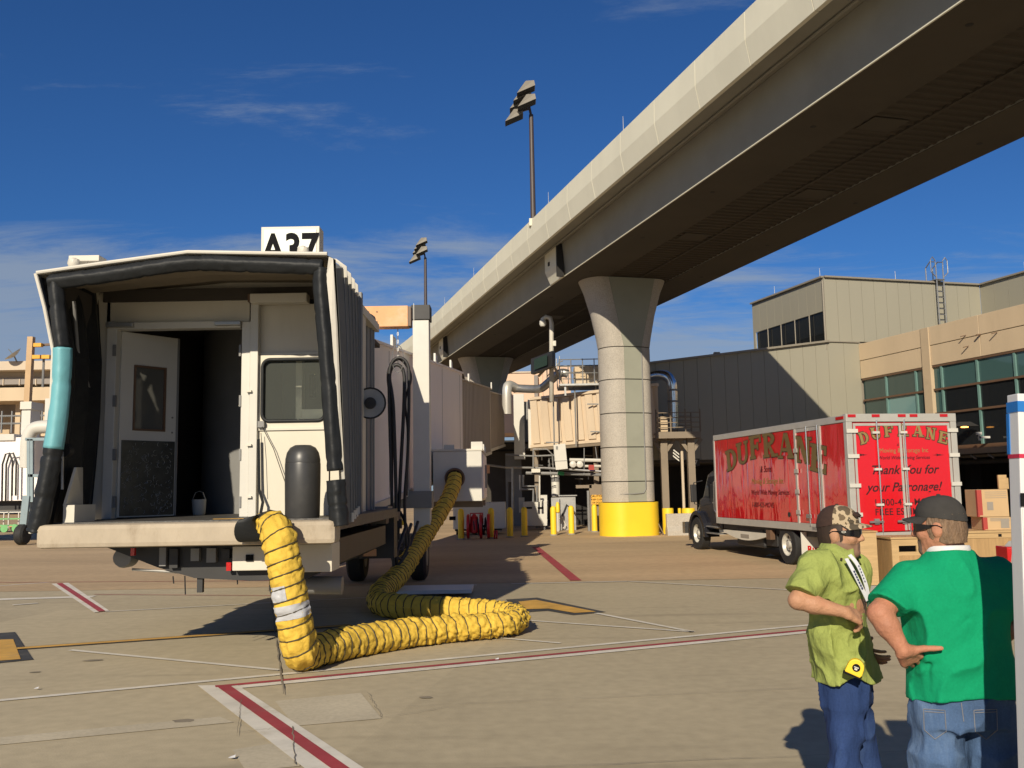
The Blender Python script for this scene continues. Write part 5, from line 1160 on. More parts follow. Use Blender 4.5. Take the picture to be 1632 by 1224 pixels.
SLACK0, SLACK1 = TL * .60, TL * .80       # slack, crumpled stretch lying on the ground
def hose_r(i, a):
    s = i * ds; ph = (TURN[i] - a / (2 * math.pi)) % 1.0
    p = res[i]; q = Vector((math.cos(a), math.sin(a), 0))
    slack = max(0.0, 1 - abs((s - (SLACK0 + SLACK1) / 2) / ((SLACK1 - SLACK0) / 2)) ** 2) if SLACK0 < s < SLACK1 else 0.0
    bul = -.004 + .009 * math.sin(math.pi * ph) ** .7
    w = .014 * mnoise.noise(Vector((s * 9, math.cos(a) * 2.2, math.sin(a) * 2.2))) + (.016 + .024 * slack) * mnoise.noise(Vector((s * 26 + 2 * math.sin(a), math.cos(a) * 4, math.sin(a) * 4)))
    w += (.020 + .03 * CV[i]) * math.sin(math.pi * ph) * mnoise.noise(Vector((s * 4 + 9, a * 3, 1.0)))
    r = HR + bul + w - .035 * slack
    e = s - (TL - .55)
    return r * (1 - .30 * max(0, e / .55)) if e > 0 else r
hose = thing('air_hose', 'long yellow ribbed air hose looping over the apron up onto the bridge bumper', 'hose', (res[NS // 2].x, res[NS // 2].y, 0)); ho = Vector((res[NS // 2].x, res[NS // 2].y, 0))
SEG = 48
def hose_pt(i, a, extra=0.0):
    t, n, b = frames[i]; p = res[i] + (n * math.cos(a) + b * math.sin(a)) * (hose_r(i, a) + extra)
    if p.z < .006 + extra * .3: p.z = .006 + extra * .3
    return p - ho
m = MB(); vs = [hose_pt(i, 2 * math.pi * k / SEG) for i in range(NS + 1) for k in range(SEG)]
fs = [(i * SEG + k, i * SEG + (k + 1) % SEG, (i + 1) * SEG + (k + 1) % SEG, (i + 1) * SEG + k) for i in range(NS) for k in range(SEG)]
m.add(vs, fs); part('fabric', m, M_hose, hose, smooth=True)
wpts = []; NA = 28; jj = 0
for k in range(int((TURN[-1] - 1.2) * NA)):
    a = 2 * math.pi * k / NA; tv = k / NA
    while jj < NS - 1 and TURN[jj + 1] < tv: jj += 1
    f = (tv - TURN[jj]) / (TURN[jj + 1] - TURN[jj]); wpts.append(hose_pt(jj, a, .004).lerp(hose_pt(jj + 1, a, .004), f))
part('spiral_wire', MB().tube(wpts, .0075, 5), M_hosewire, hose, smooth=True)
# black cuff at the end, lying on the bumper
t, n, b = frames[NS]; e = res[NS]
m = MB(); ring0 = [hose_pt(NS - 10, 2 * math.pi * k / 20, .012) for k in range(20)]
def flat(c, wx, wy, wz_): return [Vector(c) + Vector((wx * math.cos(2 * math.pi * k / 20) + .35 * wx * math.sin(2 * math.pi * k / 20), wy * math.cos(2 * math.pi * k / 20) - .5 * wz_ * math.sin(2 * math.pi * k / 20), wz_ * math.sin(2 * math.pi * k / 20))) - ho for k in range(20)]
def ring_match(r0, r1):                      # rotate/flip r1 so that its points follow r0
    best = None
    for fl_ in (1, -1):
        q = r1[::fl_]
        for o in range(20):
            w = sum((r0[k] - q[(k + o) % 20]).length for k in range(20))
            if best is None or w < best[0]: best = (w, [q[(k + o) % 20] for k in range(20)])
    return best[1]
r1_ = ring_match(ring0, flat(at(410, 842, 9.60), .06, .06, .14)); r2_ = ring_match(r1_, flat(at(384, 846, 9.62), .05, .07, .12))
rings = [ring0, r1_, r2_]
m.add([p for r in rings for p in r], [(j * 20 + k, j * 20 + (k + 1) % 20, (j + 1) * 20 + (k + 1) % 20, (j + 1) * 20 + k) for j in range(2) for k in range(20)])
part('end_cuff', m, M_black, hose, smooth=True, label='black collapsed cuff resting on the bumper edge')
# silver tape patches on the upright stretch
def patch(i0, i1, a0, a1, name='tape_patch'):
    m = MB(); na = 12; n_i = i1 - i0 + 1
    vs = [hose_pt(i, a0 + (a1 - a0) * k / na, .006) for i in range(i0, i1 + 1) for k in range(na + 1)]
    m.add(vs, [(i * (na + 1) + k, i * (na + 1) + k + 1, (i + 1) * (na + 1) + k + 1, (i + 1) * (na + 1) + k) for i in range(n_i - 1) for k in range(na)]); part(name, m, M_tape, hose, smooth=True)
def idx_near(p): return min(range(NS + 1), key=lambda i: (res[i] - p).length)
def ang_facing(i):                     # angle whose outward normal faces the camera
    t, n, b = frames[i]; v = Vector((-res[i].x, -res[i].y, 0)).normalized(); return math.atan2(v.dot(b), v.dot(n))
ia = idx_near(at(462, 945, 9.43)); af = ang_facing(ia)
_sg = 1 if frames[ia][2].dot(Vector((1, 0, 0))) * math.cos(af) - frames[ia][1].dot(Vector((1, 0, 0))) * math.sin(af) > 0 else -1
i1 = idx_near(at(460, 931, 9.43)); i2 = idx_near(at(463, 953, 9.43)); patch(min(i1, i2), max(i1, i2), af - _sg * 1.35, af - _sg * .2)
i1 = idx_near(at(465, 960, 9.44)); i2 = idx_near(at(468, 982, 9.45)); patch(min(i1, i2), max(i1, i2), af - _sg * 1.3, af + _sg * 1.25)
# ================================================================ BIN on the cab floor
bp = Vector((at(482, 820, 10.25).x, 10.25, ZF)); tc_ = thing('litter_bin', 'dark domed cylindrical litter bin standing on the cab floor below the window', 'bin', bp)
hb = zat(482, 709, 10.25) - ZF; rb = (at(510, 780, 10.25).x - at(454, 780, 10.25).x) / 2
part('barrel', MB().lathe([(rb * .93, 0), (rb * .97, .02), (rb, hb * .5), (rb, hb * .735), (rb * .985, hb * .75)], 32), M_can, tc_, smooth='auto')
part('dome_lid', MB().lathe([(rb * .985, hb * .752), (rb * .98, hb * .80), (rb * .9, hb * .89), (rb * .72, hb * .96), (rb * .45, hb * .995), (rb * .42, hb * .985), (.02, hb * .98)], 32), M_can, tc_, smooth='auto')
# small pail inside the vestibule
pl = Vector((at(317, 806, 12.6).x, 12.6, ZF)); pt = thing('pail', 'small white pail on the dark vestibule floor', 'pail', pl)
part('bucket', MB().lathe([(.075, 0), (.085, .02), (.095, .2), (.09, .21)], 18), M_white, pt, smooth='auto'); part('handle', MB().tube([(-.09, 0, .2), (-.05, 0, .3), (0, 0, .32), (.05, 0, .3), (.09, 0, .2)], .006, 5), M_steel, pt)
# ================================================================ STAIR PLATFORM AND BARRIERS right of the pier
spY = 37.6; sp, L_ = wroot('access_platform', 'brown steel access platform with railings on posts right of the pier', 'platform', (at(1083, 800, spY).x, spY, 0))
x0, x1 = at(1046, 690, spY).x, at(1117, 690, spY).x; zd = zat(1083, 688, spY); zt = zat(1083, 656, spY)
wbox(sp, L_, 'deck', x0, x1, spY, spY + 2.0, zd - .26, zd, M_bronze)
for y in (spY + .03, spY + 1.95):
    for k in range(4): part('rail', MB().cyl(L_((x0, y, zd + .18 + k * .2)), L_((x1, y, zd + .18 + k * .2)), .02, seg=6), M_bronze, sp)
    for k in range(4): x = x0 + (x1 - x0) * k / 3; part('rail_post', MB().cyl(L_((x, y, zd)), L_((x, y, zt + .1)), .03, seg=6), M_bronze, sp)
pxbox(sp, L_, 'kick_box', 1053, 1064, 664, 688, spY + .5, .3, M_creamd)
for px_ in (1057, 1100):
    a = at(px_, 700, spY + .5); ps = part('post', MB().box(*(L_((a.x - .14, 0, 0)).x, L_((a.x + .14, 0, 0)).x), L_((0, spY + .35, 0)).y, L_((0, spY + .65, 0)).y, 0, zd - .26), M_bronze, sp)
    for s in (-1, 1): part('gusset', MB().bar(L_((a.x, spY + .5, zd - .9)), L_((a.x + s * .45, spY + .5, zd - .27)), .14), M_bronze, ps)
part('thin_post', MB().cyl(L_((at(1086, 700, spY + 1).x, spY + 1, 0)), L_((at(1086, 700, spY + 1).x, spY + 1, zd - .2)), .06, seg=8), M_farbeige, sp)
sd, L_ = wroot('silver_duct', 'shiny bent metal duct dropping onto the access platform', 'duct', at(1075, 680, spY + 1.2))
part('elbow', MB().tube([L_(p) for p in catmull([at(1040, 600, 39.5), at(1052, 598, 39.2), at(1063, 600, 38.9), at(1070, 609, 38.8), at(1072, 625, 38.8), at(1073, 655, 38.8), at(1073, 683, 38.8)], 6)], .22, 16), M_chrome, sd, smooth='auto')
for py in (622, 640): part('band', MB().lathe([(.235, -.04), (.235, .04)], 16, L_(at(1072.5, py, 38.8))), M_greysteel, sd)
hs_, L_ = wroot('hazard_sign', 'small striped hazard board under the access platform', 'sign', at(1078, 725, 38.4))
m = MB(); q = [at(1072, 714, 38.4), at(1083, 722, 38.4), at(1083, 733, 38.4), at(1072, 727, 38.4)]; m.add([L_(p) for p in q], [(3, 2, 1, 0)]); part('board', m, M_ink, hs_)
for k in range(3):
    y = 715 + k * 5; m = MB(); q = [at(1072.5, y, 38.39), at(1082.5, y + 8, 38.39), at(1082.5, y + 10.5, 38.39), at(1072.5, y + 2.5, 38.39)]; m.add([L_(p) for p in q], [(3, 2, 1, 0)]); part('stripe', m, M_whiteb, hs_)
for (xa_, xb_, yt, yb, Y, lab) in ((1056, 1074, 810, 852, 36.0, 'short yellow guard post hard against the pier base'), (1081, 1086, 810, 845, 38.5, 'slim yellow guard post behind the concrete barrier'), (1087, 1108, 810, 845, 38.0, 'wide yellow guard post behind the concrete barrier')):
    t, L_ = wroot('guard_post', lab, 'guard post', (at((xa_ + xb_) / 2, 830, Y).x, Y, 0), 'yellow guard posts by the platform'); r_ = (at(xb_, 830, Y).x - at(xa_, 830, Y).x) / 2; h_ = zat(xa_, yt, Y)
    part('post', MB().lathe([(r_, 0), (r_, h_ - .03), (r_ * .95, h_)], 20), M_yellow, t, smooth='auto')
cbp = gz(1086, 853); cbr, L_ = wroot('concrete_barrier', 'weathered concrete barrier block between the pier and the truck cab', 'barrier', (cbp.x, cbp.y, 0))
w_ = 1.6; part('block', MB().prismx([(-.28, 0), (-.28, .18), (-.14, .35), (-.12, .80), (.12, .80), (.14, .35), (.28, .18), (.28, 0)], -.55, 1.6), M_pier, cbr, bevel=.015)
# black tripod jack at the pier foot
tj = gz(1040, 853); tjk, L_ = wroot('jack_stand', 'dark metal tripod jack stand leaning at the yellow pier base', 'jack stand', (tj.x, tj.y - .1, 0))
for a, b in (((0, 0, .0), (.02, 0, .92)), ((.02, 0, .85), (.42, .1, .02)), ((-.35, 0, .04), (-.3, 0, .28)), ((-.3, 0, .28), (.3, .05, .08)), ((.0, 0, .3), (-.32, 0, .30))): part('leg', MB().bar(a, b, .035), M_bronze, tjk)
part('head', MB().cbox((.03, 0, .94), (.14, .08, .06)), M_bronze, tjk)
# ================================================================ BOX TRUCK
TA = R(9.8); TF = Vector((-math.sin(TA), math.cos(TA), 0)); TR = Vector((math.cos(TA), math.sin(TA), 0))
TP = Vector((6.63, 18.40, 0)); TW, TLn, TZ0, TZ1 = 2.40, 6.90, .80, 3.16
tk = thing('box_truck', 'red moving truck with black cab and gold lettering parked by the pier', 'truck', TP, TA)
def tl(p): d = Vector(p) - TP; return Vector((d.dot(TR), d.dot(TF), p[2]))
def tside(x, y): return tl(plane_hit(x, y, TP, TF))          # local point on left side seen at pixel
def trear(x, y): return tl(plane_hit(x, y, TP, TR))
def tbx(name, x0, x1, y0, y1, z0, z1, mat, parent=tk, **k): return part(name, MB().box(x0, x1, y0, y1, z0, z1), mat, parent, **k)
# glossy side skin with slightly buckled sheet metal
M_redside = bpy.data.materials.new('truck_red_sheet'); M_redside.use_nodes = True
_N, _L = M_redside.node_tree.nodes, M_redside.node_tree.links; _b = _N['Principled BSDF']
_b.inputs['Base Color'].default_value = (.58, .010, .016, 1); _b.inputs['Roughness'].default_value = .10; _b.inputs['Coat Weight'].default_value = 1.0; _b.inputs['Coat Roughness'].default_value = .03; _b.inputs['Coat IOR'].default_value = 2.1
_t = _N.new('ShaderNodeTexCoord'); _m = _N.new('ShaderNodeMapping'); _m.inputs['Scale'].default_value = (1, 2.2, .45); _L.new(_t.outputs['Object'], _m.inputs[0])
_n = _N.new('ShaderNodeTexNoise'); _n.inputs['Scale'].default_value = .9; _n.inputs['Detail'].default_value = 2.0; _n.inputs['Distortion'].default_value = .8; _L.new(_m.outputs[0], _n.inputs['Vector'])
_bp = _N.new('ShaderNodeBump'); _bp.inputs['Strength'].default_value = .55; _bp.inputs['Distance'].default_value = .06; _L.new(_n.outputs[0], _bp.inputs['Height']); _L.new(_bp.outputs[0], _b.inputs['Normal']); _L.new(_bp.outputs[0], _b.inputs['Coat Normal'])
box = tbx('cargo_box', .03, TW - .03, .06, TLn - .02, TZ0 + .03, TZ1 - .02, M_red)
dy0, dy1, dym = tside(1310, 760).y, tside(1270, 760).y, tside(1290, 760).y
tbx('side_panel', .004, .03, dy1 + .04, TLn - .06, TZ0 + .17, TZ1 - .15, M_redside); tbx('side_panel', .004, .03, .12, dy0 - .04, TZ0 + .17, TZ1 - .15, M_redside)
tbx('side_panel', TW - .03, TW - .004, .12, TLn - .06, TZ0 + .17, TZ1 - .15, M_redside)
sd_ = tbx('side_door', .008, .03, dy0 + .02, dy1 - .02, TZ0 + .17, TZ1 - .22, M_redside)
for y in (dy0, dy1): tbx('door_post', -.015, .028, y - .035, y + .035, TZ0 + .14, TZ1 - .14, M_alu, sd_)
tbx('door_header', -.004, .028, dy0 + .036, dy1 - .036, TZ1 - .218, TZ1 - .145, M_alu, sd_)
for y in (dym, dy0 + .06): part('lock_rod', MB().cyl((-.03, y, TZ0 + .12), (-.03, y, TZ1 - .12), .016, seg=8), M_chrome, sd_)
for z in (1.15, 1.6, 2.05, 2.5): tbx('hinge', -.035, -.016, dy1 - .12, dy1 + .05, z, z + .09, M_alu, sd_)
for y in (dym, dy0 + .06): tbx('latch', -.05, -.018, y - .05, y + .14, TZ0 + .28, TZ0 + .36, M_steel, sd_)
tbx('top_rail', -.012, .05, .0, TLn, TZ1 - .14, TZ1, M_alu, bevel=.008); tbx('top_rail', TW - .05, TW + .012, .0, TLn, TZ1 - .14, TZ1, M_alu)
tbx('bottom_rail', -.016, .05, .0, TLn, TZ0 - .0, TZ0 + .16, M_alu, bevel=.006); tbx('bottom_rail', TW - .05, TW + .016, 0, TLn, TZ0, TZ0 + .16, M_alu)
tbx('front_corner', -.010, .04, TLn - .055, TLn + .02, TZ0 + .161, TZ1 - .141, M_alu); tbx('roof', .05, TW - .05, .02, TLn, TZ1 - .04, TZ1 - .004, M_alu)
for y in (dy1 - .9, 2.6, 5.1): tbx('rivet_strip', -.0, .003, y, y + .012, TZ0 + .18, TZ1 - .16, M_red)
tbx('reflector', -.02, -.013, dy0 + .1, dy0 + .5, TZ0 + .03, TZ0 + .10, M_steel); tbx('marker_light', -.022, -.013, .05, .35, TZ1 - .08, TZ1 - .02, M_lampred)
pl_ = tside(1258, 820); part('fuel_cap', MB().lathe([(.02, -.01), (.06, -.008), (.06, .012)], 14, (0, pl_.y, pl_.z), 'x'), M_dark, tk)
# rear frame and doors
for x0, x1 in ((-.01, .12), (TW - .12, TW + .01)): tbx('rear_post', x0, x1, -.03, .09, TZ0, TZ1 - .141, M_alu, bevel=.008)
tbx('rear_header', -.01, TW + .01, -.035, .09, TZ1 - .14, TZ1 + .02, M_alu, bevel=.008)
tbx('rear_sill', -.01, TW + .01, -.06, .09, TZ0 - .14, TZ0 + .03, M_alu, bevel=.008); tbx('tail_bumper', .2, TW - .2, -.18, .0, TZ0 - .30, TZ0 - .145, M_alu)
for x in (.03, .55, 1.12, 1.38, TW - .35): tbx('marker_light', x, x + .17, -.045, -.036, TZ1 - .05, TZ1 + .008, M_lampred)
xm = trear(1441, 760).x
for i, (x0, x1) in enumerate(((.14, xm - .012), (xm + .012, TW - .14))):
    dr = tbx('rear_door', x0, x1, -.01, .05, TZ0 + .05, TZ1 - .16, M_red)
    for a, b, c, d in ((x0, x0 + .05, TZ0 + .06, TZ1 - .17), (x1 - .05, x1, TZ0 + .06, TZ1 - .17)): tbx('door_edge', a, b, -.022, -.011, c, d, M_alu, dr)
    tbx('door_edge', x0 + .051, x1 - .051, -.022, -.011, TZ1 - .22, TZ1 - .17, M_alu, dr)
    rx_ = trear(1400, 760).x if i == 0 else x0 + .03
    part('lock_rod', MB().cyl((rx_, -.045, TZ0 - .02), (rx_, -.045, TZ1 - .1), .017, seg=8), M_chrome, dr)
    tbx('handle', rx_ - .28, rx_ + .02, -.075, -.05, TZ0 + .22, TZ0 + .26, M_steel, dr); tbx('handle_plate', rx_ - .16, rx_ - .06, -.05, -.012, TZ0 + .19, TZ0 + .30, M_greysteel, dr)
    for z in (1.35, 2.05, 2.78): tbx('rod_guide', rx_ - .10, rx_ + .05, -.065, -.012, z, z + .045, M_whiteb, dr)
    hx_ = .0 if i == 0 else TW - .20
    for z in (1.15, 1.72, 2.30, 2.80): tbx('hinge', hx_ - (.02 if i == 0 else 0), hx_ + .22, -.060, -.032, z, z + .075, M_whiteb, dr)
# ---- lettering: fat slab letters drawn stroke by stroke
def slab_letter(ch):
    S = .25; T = .13; st = []
    def stem(x): st.append([(x, 0), (x + S, 0), (x + S, 1), (x, 1)]); st.append([(x - .08, 0), (x + S + .08, 0), (x + S + .08, T * .8), (x - .08, T * .8)]); st.append([(x - .08, 1 - T * .8), (x + S + .08, 1 - T * .8), (x + S + .08, 1), (x - .08, 1)])
    def arc(cx, cy, rx, ry, a0, a1, w, n=8):
        for k in range(n):
            p = [R(a0 + (a1 - a0) * (k + j) / n) for j in (0, 1)]
            st.append([(cx + rx * math.cos(p[0]), cy + ry * math.sin(p[0])), (cx + rx * math.cos(p[1]), cy + ry * math.sin(p[1])), (cx + (rx - w) * math.cos(p[1]), cy + (ry - T * .8) * math.sin(p[1])), (cx + (rx - w) * math.cos(p[0]), cy + (ry - T * .8) * math.sin(p[0]))])
    if ch == 'D': stem(.08); arc(.33, .5, .50, .5, -90, 90, .24)
    if ch == 'U': st += [[(.08, .3), (.33, .3), (.33, 1), (.08, 1)], [(.0, .9), (.41, .9), (.41, 1), (.0, 1)], [(.66, .3), (.80, .3), (.80, 1), (.66, 1)], [(.58, .9), (.88, .9), (.88, 1), (.58, 1)]]; arc(.44, .34, .36, .34, 180, 360, .19)
    if ch == 'F': stem(.08); st += [[(.33, .87), (.82, .87), (.82, 1), (.33, 1)], [(.70, .66), (.82, .66), (.82, .87), (.70, .87)], [(.33, .44), (.6, .44), (.6, .57), (.33, .57)], [(.52, .36), (.62, .36), (.62, .66), (.52, .66)]]
    if ch == 'R': stem(.08); arc(.36, .74, .42, .26, -90, 90, .22); st += [[(.33, .48), (.5, .48), (.78, .06), (.54, .06)], [(.54, 0), (.95, 0), (.95, .10), (.50, .10)]]
    if ch == 'A': st += [[(.36, 1), (.60, 1), (.90, .05), (.62, .05)], [(.36, 1), (.46, 1), (.18, .05), (.08, .05)], [(.22, .28), (.70, .28), (.66, .40), (.26, .40)], [(-.02, 0), (.30, 0), (.30, .09), (-.02, .09)], [(.55, 0), (.99, 0), (.99, .09), (.55, .09)]]
    if ch == 'N': st += [[(.10, 0), (.22, 0), (.22, 1), (.10, 1)], [(.66, 0), (.78, 0), (.78, 1), (.66, 1)], [(.10, 1), (.36, 1), (.78, 0), (.54, 0)], [(0, 0), (.34, 0), (.34, .09), (0, .09)], [(.54, .91), (.9, .91), (.9, 1), (.54, 1)], [(0, .91), (.3, .91), (.3, 1), (0, 1)]]
    if ch == 'E': stem(.08); st += [[(.33, .87), (.82, .87), (.82, 1), (.33, 1)], [(.70, .68), (.82, .68), (.82, .87), (.70, .87)], [(.33, .0), (.84, .0), (.84, .13), (.33, .13)], [(.72, .13), (.84, .13), (.84, .34), (.72, .34)], [(.33, .44), (.6, .44), (.6, .57), (.33, .57)], [(.52, .36), (.62, .36), (.62, .66), (.52, .66)]]
    return st
def put_letter(ch, M, h, w, mat, parent, grow=0.0, dz=0.0, name='letter'):
    """M maps letter plane (x right, y up, z out) to parent space; letter centred"""
    m = MB()
    for k, q in enumerate(slab_letter(ch)):
        cx = sum(p[0] for p in q) / 4; cy = sum(p[1] for p in q) / 4
        pts = [((p[0] - .45) * w + math.copysign(grow, p[0] - cx), (p[1] - .5) * h + math.copysign(grow, p[1] - cy)) for p in q]
        ar = sum(pts[i][0] * pts[(i + 1) % 4][1] - pts[(i + 1) % 4][0] * pts[i][1] for i in range(4))
        if ar < 0: pts = pts[::-1]
        m.add([M @ Vector((p[0], p[1], dz + .0004 * k)) for p in pts], [(0, 1, 2, 3)])
    return part(name, m, mat, parent)
# left side (plane x=0, outward -x; reading direction is -y)
lt_ = [('D', 1166.5, 732, 33, 8), ('U', 1184, 722, 35, 5), ('F', 1205, 712, 37, 3), ('R', 1227, 709, 39, 1), ('A', 1252, 710.5, 40, -2), ('N', 1280, 717, 42, -6), ('E', 1305, 731, 44, -9)]
for ch, px_, py, hh, tl_ in lt_:
    c = tside(px_, py); h = tside(px_, py - hh / 2).z - tside(px_, py + hh / 2).z
    for mat, gr, dz in ((M_golddk, .014, .004), (M_sidegold, 0, .008)):
        M = frame_m((-.002 if not (dy0 < c.y < dy1) else .004, c.y, c.z), (0, -1, 0), (0, 0, 1)) @ Matrix.Rotation(R(tl_), 4, 'Z'); put_letter(ch, M, h * 1.0, .84, mat, tk, gr, dz)
for tx, px_, py, sz, mt in (('& Sons', 1220, 748, .22, M_script), ('Moving & Storage Inc', 1222, 767, .20, M_gold), ('World Wide Moving Services', 1226, 785, .17, M_script), ('Austin, TX' if False else '1-800-425-MOVE', 1215, 805, .17, M_script)):
    c = tside(px_, py); lettering(tx, sz, mt, tk, frame_m((-.001, c.y, c.z), (0, -1, 0), (0, 0, 1)), shear=.25, extrude=.001)
# rear lettering (plane y=-.012, outward -y)
for ch, px_, py, tl_ in (('D', 1376.5, 697.5, 14), ('U', 1395, 690.5, 8), ('F', 1416, 686.5, 4), ('R', 1438, 685.5, 0), ('A', 1462, 686.5, -4), ('N', 1483, 691, -9), ('E', 1503, 697.5, -14)):
    c = trear(px_, py)
    for mat, gr, dz in ((M_golddk, .016, .003), (M_gold, 0, .007)):
        put_letter(ch, frame_m((c.x, -.011, c.z), (1, 0, 0), (0, 0, 1)) @ Matrix.Rotation(R(tl_), 4, 'Z'), .235, .24, mat, tk, gr, dz)
def rtext(tx, px_, py, sz, mt, **k):
    c = trear(px_, py); return lettering(tx, sz, mt, tk, frame_m((c.x, -.0125, c.z), (1, 0, 0), (0, 0, 1)), extrude=.001, **k)
rtext('& Sons', 1436, 709, .075, M_script, shear=.3); rtext('Moving & Storage Inc', 1440, 718, .125, M_gold); rtext('World Wide Moving Services', 1440, 729.5, .095, M_script, shear=.25, bold=.001)
rtext('Thank You for', 1440, 749, .25, M_script, shear=.35, bold=.004); rtext('your Patronage!', 1440, 776.5, .25, M_script, shear=.35, bold=.004)
rtext('1-800-425-MOVE', 1443, 800.5, .185, M_script, bold=.002, space=1.05); rtext('FREE ESTIMATES', 1445, 815.5, .185, M_script, bold=.002, space=1.05)
for px_ in (1373, 1495):
    c = trear(px_, 725); m = MB()
    for q in ([(-.13, 0), (0, -.012), (.13, 0), (0, .012)], [(-.05, -.03), (.04, 0), (-.05, .03), (-.02, 0)], [(.02, -.022), (.06, 0), (.02, .022), (.035, 0)]): m.add([(c.x + p[0], -.0135 - .0004 * len(m.v), c.z + p[1]) for p in q], [(0, 1, 2, 3)])
    part('ornament', m, M_script, tk)
# ---- chassis, wheels, cab
tbx('frame_rail', .75, .90, .4, 9.2, .55, .80, M_blackm); tbx('frame_rail', 1.5, 1.65, .4, 9.2, .55, .80, M_blackm)
tbx('underbody', .15, TW - .15, .3, 6.8, .66, .80, M_blackm)
def truck_wheel(x, y, r, w, out):
    wv = part('wheel', MB().lathe([(r * .56, -w / 2), (r * .93, -w / 2), (r, -w * .38), (r, w * .38), (r * .93, w / 2), (r * .56, w / 2)], 36, (x, y, r), 'x', caps=False), M_rubber, tk, smooth='auto')
    s = -1 if out < 0 else 1
    part('rim', MB().lathe([(r * .10, s * w * .10), (r * .30, s * w * .16), (r * .36, s * w * .05), (r * .50, s * w * .10), (r * .555, s * w * .45), (r * .58, s * w * .48)], 30, (x, y, r), 'x', caps=False), M_rim, wv, smooth='auto')
    m = MB()
    for k in range(8): a = k * .785; m.cyl((x + s * w * .10, y + r * .33 * math.cos(a), r + r * .33 * math.sin(a)), (x + s * w * .18, y + r * .33 * math.cos(a), r + r * .33 * math.sin(a)), .018, seg=6)
    part('lug_nut', m, M_chrome, wv); m = MB()
    for k in range(10): a = k * .628 + .3; m.cyl((x + s * w * .02, y + r * .435 * math.cos(a), r + r * .435 * math.sin(a)), (x + s * w * .115, y + r * .435 * math.cos(a), r + r * .435 * math.sin(a)), .026, seg=8)
    part('hand_hole', m, M_dark, wv); part('hub_cap', MB().lathe([(.085, s * w * .1), (.08, s * w * .42), (.02, s * w * .46)], 16, (x, y, r), 'x'), M_rim, wv, smooth='auto')
yr = tl(gz(1256, 900)).y; yf = tl(gz(1108, 876)).y
for x, s in ((.15, -1), (.42, -1), (TW - .15, 1), (TW - .42, 1)): truck_wheel(x, yr, .45, .24, s)
for x, s in ((.16, -1), (TW - .16, 1)): truck_wheel(x, yf, .46, .26, s)
part('axle', MB().cyl((.3, yr, .45), (TW - .3, yr, .45), .09, seg=12), M_blackm, tk)
fy = yr - .72; mf = tbx('mud_flap', .02, .62, fy, fy + .02, .10, .76, M_whiteb); tbx('mud_flap', TW - .62, TW - .02, fy, fy + .02, .10, .76, M_whiteb)
lettering('Rush', .19, M_lampred, mf, frame_m((.34, fy - .004, .38), (1, 0, 0), (0, 0, 1)), bold=.008, extrude=.001); lettering('TRUCK', .085, M_lampred, mf, frame_m((.34, fy - .004, .26), (1, 0, 0), (0, 0, 1)), bold=.003, extrude=.001)
a_, b_ = tside(1152, 846), tside(1224, 853); m = MB(); n = 12; up_, lo_ = [], []
for k in range(n + 1):
    f = k / n; y = a_.y + (b_.y - a_.y) * f; z = a_.z + (b_.z - a_.z) * f; up_.append((y, z + .03)); lo_.append((y, z - .02 - .16 * math.sin(math.pi * f)))
m.prismx(up_ + lo_[::-1], .02, .10); rmp = part('ramp_rail', m, M_white, tk)
tbx('ramp_label', .012, .019, (a_.y + b_.y) / 2 - .25, (a_.y + b_.y) / 2 + .25, a_.z - .12, a_.z - .03, M_cardgrey, rmp); tbx('ramp_bracket', .0, .12, b_.y - .12, b_.y + .10, b_.z - .10, b_.z + .12, M_brown)
tbx('fuel_tank', .12, .65, 4.3, 5.9, .28, .74, M_blackm, bevel=.06); tbx('battery_box', .14, .6, 3.6, 4.2, .35, .72, M_blackm, bevel=.02)
cy0, cy1 = TLn + .06, yf - .12
m = MB(); prof = [(cy0, .62), (cy1 + .1, .62), (cy1 + .1, 1.42), (cy1 - .20, 1.50), (cy1 - .62, 2.12), (cy1 - .95, 2.22), (cy0, 2.24)]
m.prismx(prof, .14, TW - .14); cabb = part('cab', m, M_cabpaint, tk, bevel=.05)
m = MB(); wq = [(cy0 + .25, 1.45), (cy1 - .30, 1.48), (cy1 - .66, 2.05), (cy0 + .25, 2.08)]; m.prismx(wq, .132, .139); part('side_window', m, M_glass_dark, cabb)
m = MB(); m.add([(.3, cy1 - .17, 1.54), (TW - .3, cy1 - .17, 1.54), (TW - .3, cy1 - .58, 2.10), (.3, cy1 - .58, 2.10)], [(0, 1, 2, 3)]); part('windscreen', m, M_glass_dark, cabb)
tbx('roof_fairing', .3, TW - .3, cy0, cy0 + .75, 2.242, 2.34, M_cabpaint, cabb, bevel=.04)
m = MB(); m.prismx([(cy1 + .05, .70), (yf + 1.0, .70), (yf + 1.05, 1.05), (yf + .85, 1.24), (cy1 + .05, 1.40)], .45, TW - .45); part('hood', m, M_cabpaint, tk, bevel=.08)
for x0, x1 in ((.02, .46), (TW - .46, TW - .02)):
    m = MB(); outer = [(yf - .64 * math.cos(a), .46 + .64 * math.sin(a)) for a in np.linspace(-.12, math.pi + .35, 18)]; inn = [(yf - .53 * math.cos(a), .46 + .53 * math.sin(a)) for a in np.linspace(-.12, math.pi + .35, 18)]
    for k in range(17): m.prismx([outer[k], outer[k + 1], inn[k + 1], inn[k]], x0, x1)
    part('fender', m, M_cabpaint, tk, smooth='auto')
tbx('front_bumper', .05, TW - .05, yf + 1.0, yf + 1.2, .42, .75, M_chrome)
for z in (.52, .70): tbx('step', .06, .34, cy0 + .05, yf - .66, z - .03, z, M_steel)
for k in (0,): part('grab_handle', MB().tube([(.12, cy0 + .12, 2.0), (.07, cy0 + .22, 1.9), (.07, cy0 + .24, 1.15), (.12, cy0 + .12, 1.0)], .018, 8), M_chrome, cabb)
